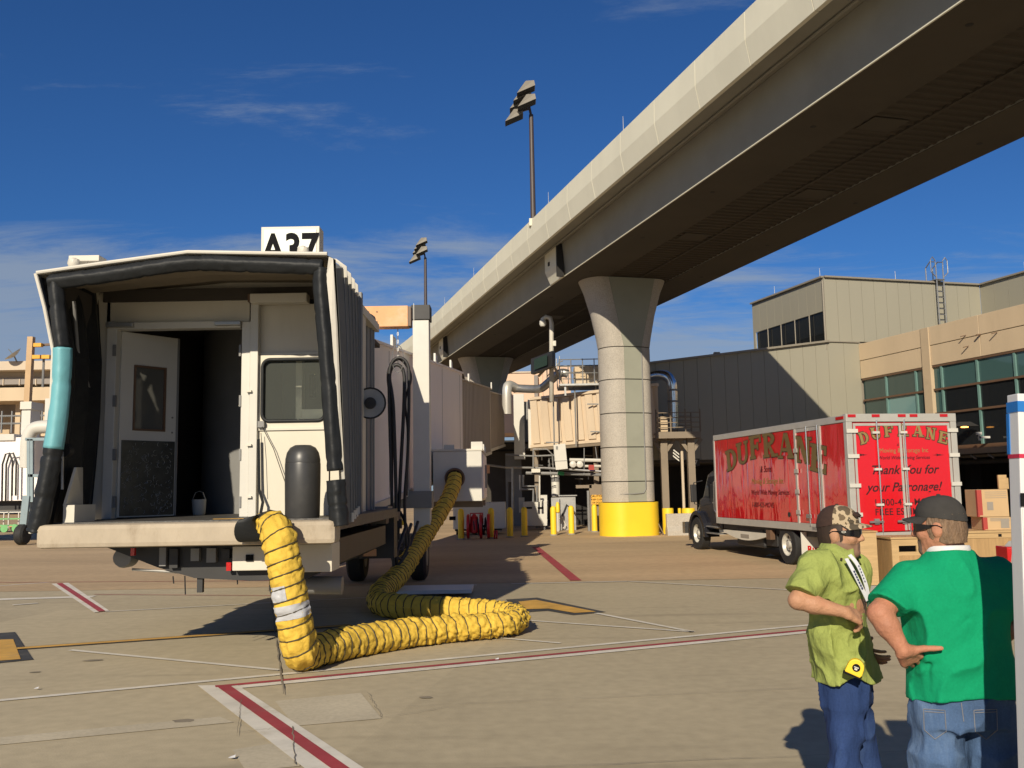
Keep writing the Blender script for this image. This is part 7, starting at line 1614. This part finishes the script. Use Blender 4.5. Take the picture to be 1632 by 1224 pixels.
def wear_head(t, off, H, f, sd, u, cap_mats, hair_mat, front_split, brim_len=.085, logo=None):
    """cap (crown, brim, button), hair fringe and wraparound sunglasses as children"""
    def Hl(a, b, d): return Vector(H(a, b, d) - off)
    m = MB(); nu, nv = 28, 10; vs = []
    for j in range(nv + 1):
        ph = (math.pi / 2) * j / nv
        for i in range(nu):
            th = 2 * math.pi * i / nu; ca = math.cos(th); r_ = math.cos(ph) ** .82
            base = .040 + (.012 if ca > 0 else -.022) * abs(ca)              # rim dips at the back
            vs.append(Hl(-.012 + .109 * r_ * ca, .085 * r_ * math.sin(th), base + (.140 - base) * math.sin(ph) ** .9 - (.010 * (1 - math.sin(ph)) if False else 0)))
    fs, mi = [], []
    for j in range(nv):
        for i in range(nu):
            i2 = (i + 1) % nu; fs.append((j * nu + i, j * nu + i2, (j + 1) * nu + i2, (j + 1) * nu + i)); th = 2 * math.pi * (i + .5) / nu; mi.append(0 if math.cos(th) > front_split else 1)
    m.add(vs, fs); m.mi = mi; cap = part('cap', m, cap_mats, t, smooth=True)
    m = MB(); nb = 14; top, bot = [], []
    for j in range(6):
        g = j / 5
        for i in range(nb + 1):
            th = math.radians(-68 + 136 * i / nb); a0 = -.012 + .108 * math.cos(th); b0 = .0845 * math.sin(th); ext = brim_len * math.cos(th) ** .6
            a = a0 + ext * g; bb = b0 * (1 - .10 * g); d = .053 - .004 * abs(math.sin(th)) - .014 * math.sin(th) ** 2 * (0.4 + g) - .012 * g; top.append(Hl(a, bb, d)); bot.append(Hl(a, bb, d - .005))
    n_ = nb + 1; idx_ = [(j * n_ + i, (j + 1) * n_ + i, (j + 1) * n_ + i + 1, j * n_ + i + 1) for j in range(5) for i in range(nb)]
    m.add(top, idx_); m.mi = [0] * len(idx_); o_ = len(idx_); m.add(bot, [q[::-1] for q in idx_]); m.mi[o_:] = [1] * len(idx_)
    e0 = len(m.v); m.add([top[5 * n_ + i] for i in range(n_)] + [bot[5 * n_ + i] for i in range(n_)], [(i, n_ + i, n_ + i + 1, i + 1) for i in range(nb)]); m.mi[-nb:] = [0] * nb
    part('brim', m, [cap_mats[0], M_capgrey], cap, smooth=True); part('button', MB().lathe([(.009, -.002), (.008, .004), (.002, .006)], 10, Hl(-.012, 0, .140)), cap_mats[1], cap)
    if logo: lettering(logo, .030, M_capbrown, cap, frame_m(Hl(.094, .012, .092), Vector(-sd), Vector(u * .72 - f * .69)), bold=.0015, extrude=.006)
    # hair: thin shell under the cap at sides and back
    m = MB(); vs = []; nu2, nv2 = 26, 7
    for j in range(nv2 + 1):
        for i in range(nu2 + 1):
            th = math.radians(62 + 236 * i / nu2); lowz = -.075 + .045 * max(0, math.cos(th) + .2); d = .055 + (lowz - .055) * j / nv2; rr = 1.03 - .10 * max(0, (-.02 - d) / .06); jit = .0025 * math.sin(i * 3.1 + j * 5.3)
            vs.append(Hl(-.012 + (.101 * rr + jit) * math.cos(th), (.0795 * rr + jit) * math.sin(th), d))
    m.add(vs, [(j * (nu2 + 1) + i, (j + 1) * (nu2 + 1) + i, (j + 1) * (nu2 + 1) + i + 1, j * (nu2 + 1) + i + 1) for j in range(nv2) for i in range(nu2)]); part('hair', m, hair_mat, t, smooth=True)
    # sunglasses
    m = MB(); n = 24; out = []
    for i in range(n + 1):
        th = math.radians(-88 + 176 * i / n); a = .016 + .094 * math.cos(th) ** .75 if abs(th) < 1.53 else .018; bb = .083 * math.sin(th); hh = .004 + .019 * math.cos(th) ** .55 if abs(th) < 1.5 else .005; nose_ = .010 * math.exp(-(th / .16) ** 2)
        out.append((Hl(a, bb, .004 + hh * .75), Hl(a, bb, .004 - hh + nose_), Hl(a - .006, bb * .96, .004 - hh + nose_), Hl(a - .006, bb * .96, .004 + hh * .75)))
    vs = [p for o in out for p in o]; m.add(vs, [(i * 4 + k, i * 4 + (k + 1) % 4, i * 4 + 4 + (k + 1) % 4, i * 4 + 4 + k) for i in range(n) for k in range(4)]); sg_ = part('sunglasses', m, M_shade, t, smooth='auto')
    for s in (-1, 1): part('temple', MB().tube([Hl(.022, s * .0835, .008), Hl(-.01, s * .086, .006), Hl(-.028, s * .083, -.004)], .0038, 6), M_ink, sg_)
    return cap
# ---------------------------------------------------------------- man in the camouflage cap
DA = 4.4
def A(px_, py, dy=0.0): return np3(at(px_, py, DA + dy))
def Ag(px_, z, dy=0.0): return np3(gd(px_, DA + dy, z))
offA = Ag(1347, 0.0); offA[2] = 0
pa = thing('person', 'man in lime green short-sleeved shirt, camouflage cap and dark sunglasses, forearm across his belly', 'person', tuple(offA), 0, 'two men talking')
fa = np.array((math.cos(R(25)), -math.sin(R(25)), 0)); ra = np.array((fa[1], -fa[0], 0))
loA, hiA = offA + np.array((-.42, -.50, -.02)), offA + np.array((.38, .42, 1.74))
S = SDF(loA, hiA, .0043)
Hc = A(1338.5, 848); fh = np.array((math.cos(R(36)), -math.sin(R(36)), -.03)); HA, f_, sd_A, u_ = head(S, Hc, fh, q=.90)
S.cone(A(1333, 895), A(1337, 862), .058, .052, .03); S.loft([(A(1350, 1090), .09, .13), (A(1342, 1030), .09, .13), (A(1340, 960), .115, .175), (A(1337, 912), .10, .17), (A(1335, 890), .06, .09)], fa, ra, .03)
shR, elR, wrR = A(1303, 908, -.16), A(1271, 957, -.235), A(1347, 975.5, -.27); shL, elL, wrL = A(1358, 908, .17), A(1346, 992, .24), A(1378, 1030, .14)
S.chain([shR, (shR + elR) / 2, elR], [.050, .043, .037], .03); S.chain([elR, elR * .66 + wrR * .34, wrR], [.037, .039, .0245], .02); S.chain([shL, elL, wrL], [.050, .037, .025], .03)
hand(S, wrR, A(1378, 988, -.235) - wrR, np.array((-.05, -.72, -.62)), curl=(.55, .62, .68, .72), thumb=np.array((.75, .5, -.35)), scale=.90)
hand(S, wrL, A(1388, 1045, .05) - wrL, np.array((.3, .2, -1.0)), curl=(.4, .45, .5, .5))
hip = [Ag(1347, .90) + ra * s * .080 for s in (1, -1)]; knee = [Ag(1343, .48) + ra * .105 + fa * .02, Ag(1355, .48) - ra * .10 + fa * .05]; ank = [Ag(1340, .09) + ra * .12 - fa * .03, Ag(1358, .09) - ra * .12 + fa * .02]
for h_, k_, a_ in zip(hip, knee, ank): S.chain([h_, k_, a_], [.075, .052, .036], .03); S.cone(a_, a_ + fa * .16 - np.array((0, 0, .055)), .036, .026, .02)
BA = np.stack([fh / np.linalg.norm(fh), sd_A, u_])
def slotA(C):
    q = (C - Hc) @ BA.T; st = (q[:, 2] < -.022 - .35 * np.maximum(0, .055 - q[:, 0])) & (q[:, 0] > -.012) & (q[:, 2] > -.135) & ~((np.abs(q[:, 1]) < .034) & (q[:, 2] > -.046)) & ~((q[:, 0] < .04) & (q[:, 2] > -.02)) & (np.linalg.norm(q, axis=1) < .2)
    st &= ~((np.abs(q[:, 1]) > .022) & (q[:, 2] > -.048) & (q[:, 0] > .03)); lip = (np.abs(q[:, 1]) < .022) & (q[:, 2] < -.062) & (q[:, 2] > -.086) & (q[:, 0] > .088)
    return np.where(lip, 2, np.where(st, 1, 0))
S.build('body', [M_skinA, M_stub, M_lip], pa, offA, slotA, 1)
# shirt
S = SDF(loA + np.array((0, 0, .78)), hiA - np.array((0, 0, .20)), .0065)
S.loft([(A(1351, 1092), .142, .178), (A(1343, 1045), .132, .178), (A(1337, 990), .124, .176), (A(1335, 945), .124, .186), (A(1335, 912), .112, .182), (A(1335, 893), .085, .135), (A(1335, 878), .068, .082)], fa, ra, .02)
e2 = shR + (elR - shR) * .95; S.cone(shR + np.array((.012, .01, .005)), e2, .080, .072, .05); S.cone(shL, shL + (elL - shL) * .8, .076, .075, .05)
G = S.grid(); ridge = lambda sc, sd: 1 - np.abs(2 * vnoise(G * np.array((1.0, 1.0, .8)), sc, sd) - 1)
ax_ = G @ np.array((.75, -.2, .62)); S.F += (-(ridge(8, 3) ** 3) * .024 - (ridge(16, 13) ** 3) * .009 + .008 + .003 * np.sin(ax_ * 75 + 5 * vnoise(G, 5, 8)) * vnoise(G, 6, 4)).astype(np.float32)
hx_ = G[..., 0] - offA[0]; hem = A(1350, 1080)[2] + .045 * np.exp(-((hx_ - .02) / .06) ** 2) - .012; S.F = np.maximum(S.F, hem - G[..., 2])
ud = (elR - shR) / np.linalg.norm(elR - shR); cut = (G - (shR + (elR - shR) * .80)) @ (ud * .75 + np.array((0, 0, -.45))); near = np.linalg.norm(G - e2, axis=-1) < .13; S.F = np.where(near, np.maximum(S.F, cut), S.F)
S.F = np.maximum(S.F, -(np.linalg.norm((G - A(1337, 872)) * np.array((1, 1, .5)), axis=-1) - .062))   # neck opening
vc = A(1337, 905) + fa * .13; S.F = np.maximum(S.F, -(np.maximum(np.abs((G - vc) @ ra) - .035 * np.clip((G[..., 2] - vc[2] + .10) / .16, 0, 1), np.abs((G - vc) @ fa) - .055)))
S.F = S.F.astype(np.float32); shirtA = S.build('shirt', [M_oliveshirt], pa, offA)
m = MB(); n = 22; P = []                                             # open collar
for i in range(n + 1):
    th = math.radians(38 + 284 * i / n); d = fa * math.cos(th) + ra * math.sin(th); fr = abs(math.cos(th / 2)) if False else max(0, math.cos(th)); c0 = A(1335, 876); tip = (i in (0, n))
    P += [Vector(c0 + d * (.070 + .02 * fr) + np.array((0, 0, .030 - .050 * fr)) - offA), Vector(c0 + d * (.090 + .035 * fr) + np.array((0, 0, -.018 - .075 * fr)) - offA)]
m.add(P, [(2 * i, 2 * i + 1, 2 * i + 3, 2 * i + 2) for i in range(n)]); co_ = part('collar', m, M_oliveshirt, pa, smooth=True); sm_ = co_.modifiers.new('thick', 'SOLIDIFY'); sm_.thickness = .005
for k, (px_, py) in enumerate(((1341, 891),)): part('button', MB().lathe([(.0055, -.002), (.0055, .002)], 10, Vector(A(px_, py, -.135) - offA), 'y'), M_capbrown, pa)
# jeans, belt, shoes
S = SDF(loA, np.array((hiA[0], hiA[1], 1.02)), .0065)
S.loft([(Ag(1348, 1.0), .110, .140), (Ag(1347, .90), .115, .150), (Ag(1347, .80), .110, .150)], fa, ra, .02)
for h_, k_, a_ in zip(hip, knee, ank): S.chain([h_ + np.array((0, 0, -.02)), k_ + (h_ - k_) * .5, k_, a_ + np.array((0, 0, .02))], [.084, .074, .064, .062], .03)
G = S.grid(); S.F += (-((1 - np.abs(2 * vnoise(G, 10, 21) - 1)) ** 3) * .018 + .005).astype(np.float32); S.F = np.maximum(S.F, .045 - G[..., 2]).astype(np.float32); jA = S.build('jeans', [M_denimA], pa, offA)
for a_ in ank:
    S = SDF(a_ + np.array((-.2, -.25, -.10)), a_ + np.array((.25, .22, .10)), .007); S.cone(a_ + np.array((0, 0, -.02)), a_ + fa * .14 - np.array((0, 0, .045)), .05, .04, .03); S.cone(a_ - fa * .05 - np.array((0, 0, .05)), a_ + fa * .15 - np.array((0, 0, .05)), .04, .04, .03); Gz = S.grid()[..., 2]; S.F = np.maximum(S.F, .0 - Gz).astype(np.float32); S.build('shoe', [M_shoe], pa, offA)
for i, (px_, y0, y1) in enumerate(()): part('side_seam', MB().tube([Vector(A(px_ - 2 + k * .3, y0 + (y1 - y0) * k / 8, -.225 + .012 * k) - offA) for k in range(9)], .002, 4), M_stitch, jA)
capA = wear_head(pa, offA, HA, f_, sd_A, u_, [M_camo, M_capbrown], M_hairA, -.05, .070, 'YETI')
part('glasses_mark', MB().tube([Vector(HA(.045 + .009 * math.cos(a), .0838 - .012 * math.cos(a) * .4, .006 + .0042 * math.sin(a)) - offA) for a in np.arange(0, 6.28, .45)], .0016, 4, closed=True), M_whiteb, pa)
# lanyard and tape measure
def ribbon(pts, w, mat, parent, off, name, nrm=np.array((.35, -.93, .1))):
    m = MB(); vs = []; P_ = [np3(p) for p in catmull([Vector(p) for p in pts], 6)]
    for i, p in enumerate(P_):
        tt = P_[min(i + 1, len(P_) - 1)] - P_[max(i - 1, 0)]; s = np.cross(tt, nrm); s /= np.linalg.norm(s); vs += [Vector(p - s * w / 2 - off), Vector(p + s * w / 2 - off)]
    m.add(vs, [(2 * i, 2 * i + 1, 2 * i + 3, 2 * i + 2) for i in range(len(P_) - 1)]); o = part(name, m, mat, parent); sm_ = o.modifiers.new('thick', 'SOLIDIFY'); sm_.thickness = .002; return o
lan = thing('lanyard', 'white printed lanyard hanging round the neck of the man in lime', 'lanyard', tuple(offA + np.array((.12, -.12, 1.2))))
lo_ = offA + np.array((.12, -.12, 1.2))
ribbon([A(1354, 884, -.165), A(1365, 897, -.185), A(1375, 917, -.190), A(1382, 938, -.190), A(1384, 955, -.185)], .019, M_lany, lan, lo_, 'ribbon'); ribbon([A(1349, 890, -.175), A(1359, 908, -.200), A(1369, 928, -.200), A(1378, 946, -.195), A(1383, 957, -.190)], .019, M_lany, lan, lo_, 'ribbon')
for k in range(7): part('print', MB().cbox(Vector(A(1361.5 + k * 2.1, 911 + k * 4.4, -.204) - lo_), (.007, .0015, .009), Matrix.Rotation(R(-25), 3, 'Y')), M_lanyink, lan)
for k in range(6): part('print', MB().cbox(Vector(A(1369 + k * 1.9, 902 + k * 4.9, -.195) - lo_), (.004, .0015, .007), Matrix.Rotation(R(-22), 3, 'Y')), M_lanyink, lan)
part('clip', MB().cbox(Vector(A(1383, 962, -.145) - lo_), (.012, .008, .03)), M_chrome, lan)
tm_c = A(1362.5, 1064, -.245); tm = thing('tape_measure', 'yellow tape measure clipped on the dark jeans', 'tape measure', tuple(tm_c)); tm.rotation_euler = (0, R(20), R(-18))
prof = [(-.036, -.028), (.030, -.032), (.036, -.02), (.036, .008)] + [(.002 + .034 * math.cos(a), .006 + .034 * math.sin(a)) for a in np.linspace(.1, math.pi - .1, 12)] + [(-.034, -.005)]
part('case', MB().prismy(prof, -.018, .018), M_yellow, tm, bevel=.004); part('dial', MB().lathe([(.001, -.0195), (.017, -.0195), (.017, -.018)], 18, (.004, 0, .004), 'y'), M_ink, tm); part('foot', MB().box(-.040, .034, -.016, .016, -.038, -.0285), M_ink, tm); part('dial_mark', MB().box(-.006, .014, -.0205, -.0196, .004, .008).box(-.002, .010, -.0205, -.0196, -.006, .002), M_whiteb, tm)
# ---------------------------------------------------------------- man in the green T-shirt, seen from behind
DB = 3.9
def Bp(px_, py, dy=0.0): return np3(at(px_, py, DB + dy))
def Bg(px_, z, dy=0.0): return np3(gd(px_, DB + dy, z))
offB = Bg(1538, 0.0); offB[2] = 0
pb = thing('person', 'man in kelly green T-shirt and charcoal cap seen from behind, hands on hips', 'person', tuple(offB), 0, 'two men talking')
fb = np.array((-math.sin(R(6)), math.cos(R(6)), 0)); rb_ = np.array((fb[1], -fb[0], 0))
loB, hiB = offB + np.array((-.50, -.36, -.02)), offB + np.array((.42, .42, 1.77))
S = SDF(loB, hiB, .0043)
HcB = Bp(1497, 839); fhB = np.array((-math.cos(R(36)), math.sin(R(36)), -.05)); HB_, fB_, sdB, uB = head(S, HcB, fhB, q=.92)
S.cone(Bp(1513, 893), Bp(1507, 852), .070, .062, .03); S.loft([(Bp(1535, 1115), .12, .17), (Bp(1531, 1040), .12, .17), (Bp(1526, 960), .125, .19), (Bp(1520, 915), .10, .18), (Bp(1515, 888), .06, .08)], fb, rb_, .03)
sL, eL, wL = Bp(1446, 920), Bp(1402, 978, -.10), Bp(1440, 1037, -.14); sR, eR, wR = Bp(1594, 918), Bp(1655, 985, -.04), Bp(1612, 1003, -.06)
for s_, e_, w_ in ((sL, eL, wL), (sR, eR, wR)): S.chain([s_, (s_ + e_) / 2, e_], [.058, .052, .045], .03); S.chain([e_, e_ * .66 + w_ * .34, w_], [.045, .044, .028], .02)
hand(S, wL, Bp(1462, 1062, -.06) - wL, np.array((-.35, .55, -.75)), curl=(.15, .2, .25, .3), thumb=Bp(1484, 1032, -.19) - Bp(1446, 1038, -.15), scale=1.05)
hand(S, wR, Bp(1585, 1020, -.02) - wR, np.array((.3, .4, -.85)), curl=(.15, .2, .25, .3), thumb=Bp(1572, 1012, -.17) - Bp(1604, 1008, -.08), scale=1.05)
hipB = [Bg(1495, .90), Bg(1576, .90)]; kneB = [Bg(1491, .48, .01), Bg(1588, .48, .02)]; ankB = [Bg(1487, .09, -.02), Bg(1598, .09, -.02)]
for h_, k_, a_ in zip(hipB, kneB, ankB): S.chain([h_, k_, a_], [.08, .055, .038], .03); S.cone(a_, a_ + fb * .16 - np.array((0, 0, .055)), .036, .026, .02)
BB = np.stack([fhB / np.linalg.norm(fhB), sdB, uB])
def slotB(C):
    q = (C - HcB) @ BB.T; st = (q[:, 2] < -.052) & (q[:, 0] > .070) & (q[:, 2] > -.135) & (np.linalg.norm(q, axis=1) < .19); lip = (np.abs(q[:, 1]) < .022) & (q[:, 2] < -.062) & (q[:, 2] > -.086) & (q[:, 0] > .088)
    return np.where(lip, 2, np.where(st, 1, 0))
S.build('body', [M_skinB, pm('goatee_skin', (.17, .11, .08), .7, var=.3, scale=60), M_lip], pb, offB, slotB, 1)
S = SDF(loB + np.array((0, 0, .80)), hiB - np.array((0, 0, .22)), .0065)
S.loft([(Bp(1535, 1125), .158, .212), (Bp(1533, 1065), .150, .200), (Bp(1528, 1010), .150, .205), (Bp(1526, 960), .155, .222), (Bp(1522, 925), .140, .218), (Bp(1519, 905), .115, .180), (Bp(1515, 890), .096, .120), (Bp(1512, 876), .086, .090)], fb, rb_, .02)
for s_, e_ in ((sL, eL), (sR, eR)): S.cone(s_ + np.array((.0, 0, .0)), s_ + (e_ - s_) * .92, .070, .079, .06)
G = S.grid(); rel = G - offB
S.F += (-((1 - np.abs(2 * vnoise(G * np.array((1.2, 1, .6)), 7, 33) - 1)) ** 3) * .018 + .005).astype(np.float32)
for (p0, p1, am, wd) in ((Bp(1482, 1036, -.1), Bp(1540, 985, -.14), .016, .016), (Bp(1482, 1040, -.1), Bp(1475, 1100, -.1), .010, .014), (Bp(1520, 1062, -.14), Bp(1590, 1018, -.12), .014, .015), (Bp(1470, 1062, -.1), Bp(1540, 1045, -.14), .008, .016), (Bp(1450, 960, -.05), Bp(1447, 900, -.05), .012, .012), (Bp(1600, 965, -.05), Bp(1596, 905, -.05), .010, .012)):
    ab = p1 - p0; t_ = np.clip(((G - p0) @ ab) / (ab @ ab), 0, 1); dd = np.linalg.norm(G - p0 - t_[..., None] * ab, axis=-1); S.F -= (am * (np.exp(-(dd / (wd * 2.2)) ** 2) - 1.6 * np.exp(-(dd / wd) ** 2)) * (1 - .6 * t_)).astype(np.float32)
S.F = np.maximum(S.F, Bp(1535, 1113)[2] + .02 * np.sin(rel[..., 0] * 7 + 1) - .03 * np.clip((rel[..., 0] - .1) / .15, -.3, 0) - G[..., 2])
for s_, e_ in ((sL, eL), (sR, eR)):
    ud = (e_ - s_) / np.linalg.norm(e_ - s_); ctr = s_ + (e_ - s_) * .92; cut = (G - (s_ + (e_ - s_) * .78)) @ (ud * .8 + np.array((0, 0, -.25))); S.F = np.where(np.linalg.norm(G - ctr, axis=-1) < .14, np.maximum(S.F, cut), S.F)
S.F = np.maximum(S.F, -(np.linalg.norm((G - Bp(1510, 862)) * np.array((1, 1, .6)), axis=-1) - .080)).astype(np.float32); S.build('t_shirt', [M_greenshirt], pb, offB)
m = MB(); rings_ = []
for j, (rr, dz) in enumerate(((.090, -.030), (.090, -.010), (.086, -.002), (.078, -.002))): rings_ += [Vector(Bp(1509.5, 869) + fb * rr * .92 * math.cos(a) + rb_ * rr * math.sin(a) + np.array((0, 0, dz - .006 * math.cos(a))) - offB) for a in np.linspace(0, 2 * math.pi, 25)[:-1]]
m.add(rings_, [(j * 24 + k, j * 24 + (k + 1) % 24, (j + 1) * 24 + (k + 1) % 24, (j + 1) * 24 + k) for j in range(3) for k in range(24)]); part('undershirt_collar', m, M_board, pb, smooth=True)
S = SDF(loB, np.array((hiB[0], hiB[1], 1.04)), .0065)
S.loft([(Bg(1535, 1.0), .125, .175), (Bg(1535, .92), .14, .185), (Bg(1536, .82), .14, .19)], fb, rb_, .02)
for h_, k_, a_ in zip(hipB, kneB, ankB): S.chain([h_ + np.array((0, 0, -.02)), k_ + (h_ - k_) * .5, k_, a_ + np.array((0, 0, .02))], [.104, .096, .082, .074], .025)
G = S.grid(); S.F += (-((1 - np.abs(2 * vnoise(G, 9, 55) - 1)) ** 3) * .020 + .006).astype(np.float32); S.F = np.maximum(S.F, .045 - G[..., 2]).astype(np.float32); jB = S.build('jeans', [M_denimB], pb, offB)
def on_jeans(px_, py):                      # first hit of the sight line with the jeans surface
    d = Vector(ray(px_, py)); hit, loc, nr, _i = jB.ray_cast(Vector(_C - offB), d.normalized()); return (loc + nr * .002) if hit else None
for rows_ in ([(1472, 1130), (1506, 1132), (1508, 1165), (1490, 1178), (1473, 1163), (1472, 1130)], [(1552, 1132), (1588, 1130), (1589, 1163), (1572, 1178), (1554, 1165), (1552, 1132)], [(1474, 1134), (1505, 1136)], [(1554, 1136), (1587, 1134)], [(1532, 1120), (1534, 1135), (1536, 1150)]):
    P_ = []
    for a_, b_ in zip(rows_[:-1], rows_[1:]): P_ += [on_jeans(a_[0] + (b_[0] - a_[0]) * k / 5, a_[1] + (b_[1] - a_[1]) * k / 5) for k in range(6)]
    P_ = [p for p in P_ if p is not None]
    P_ = [p for i, p in enumerate(P_) if i == 0 or (p - P_[i - 1]).length > 1e-4]
    if len(P_) > 2: part('pocket_stitch', MB().tube(P_, .0018, 4), M_stitch, jB)
for a_ in ankB:
    S = SDF(a_ + np.array((-.2, -.2, -.10)), a_ + np.array((.2, .3, .10)), .007); S.cone(a_ + np.array((0, 0, -.02)), a_ + fb * .14 - np.array((0, 0, .045)), .05, .04, .03); S.cone(a_ - fb * .05 - np.array((0, 0, .05)), a_ + fb * .15 - np.array((0, 0, .05)), .04, .04, .03); Gz = S.grid()[..., 2]; S.F = np.maximum(S.F, .0 - Gz).astype(np.float32); S.build('shoe', [M_shoe], pb, offB)
wear_head(pb, offB, HB_, fB_, sdB, uB, [M_capgrey, M_capgrey], M_hairB, -.05, .058)
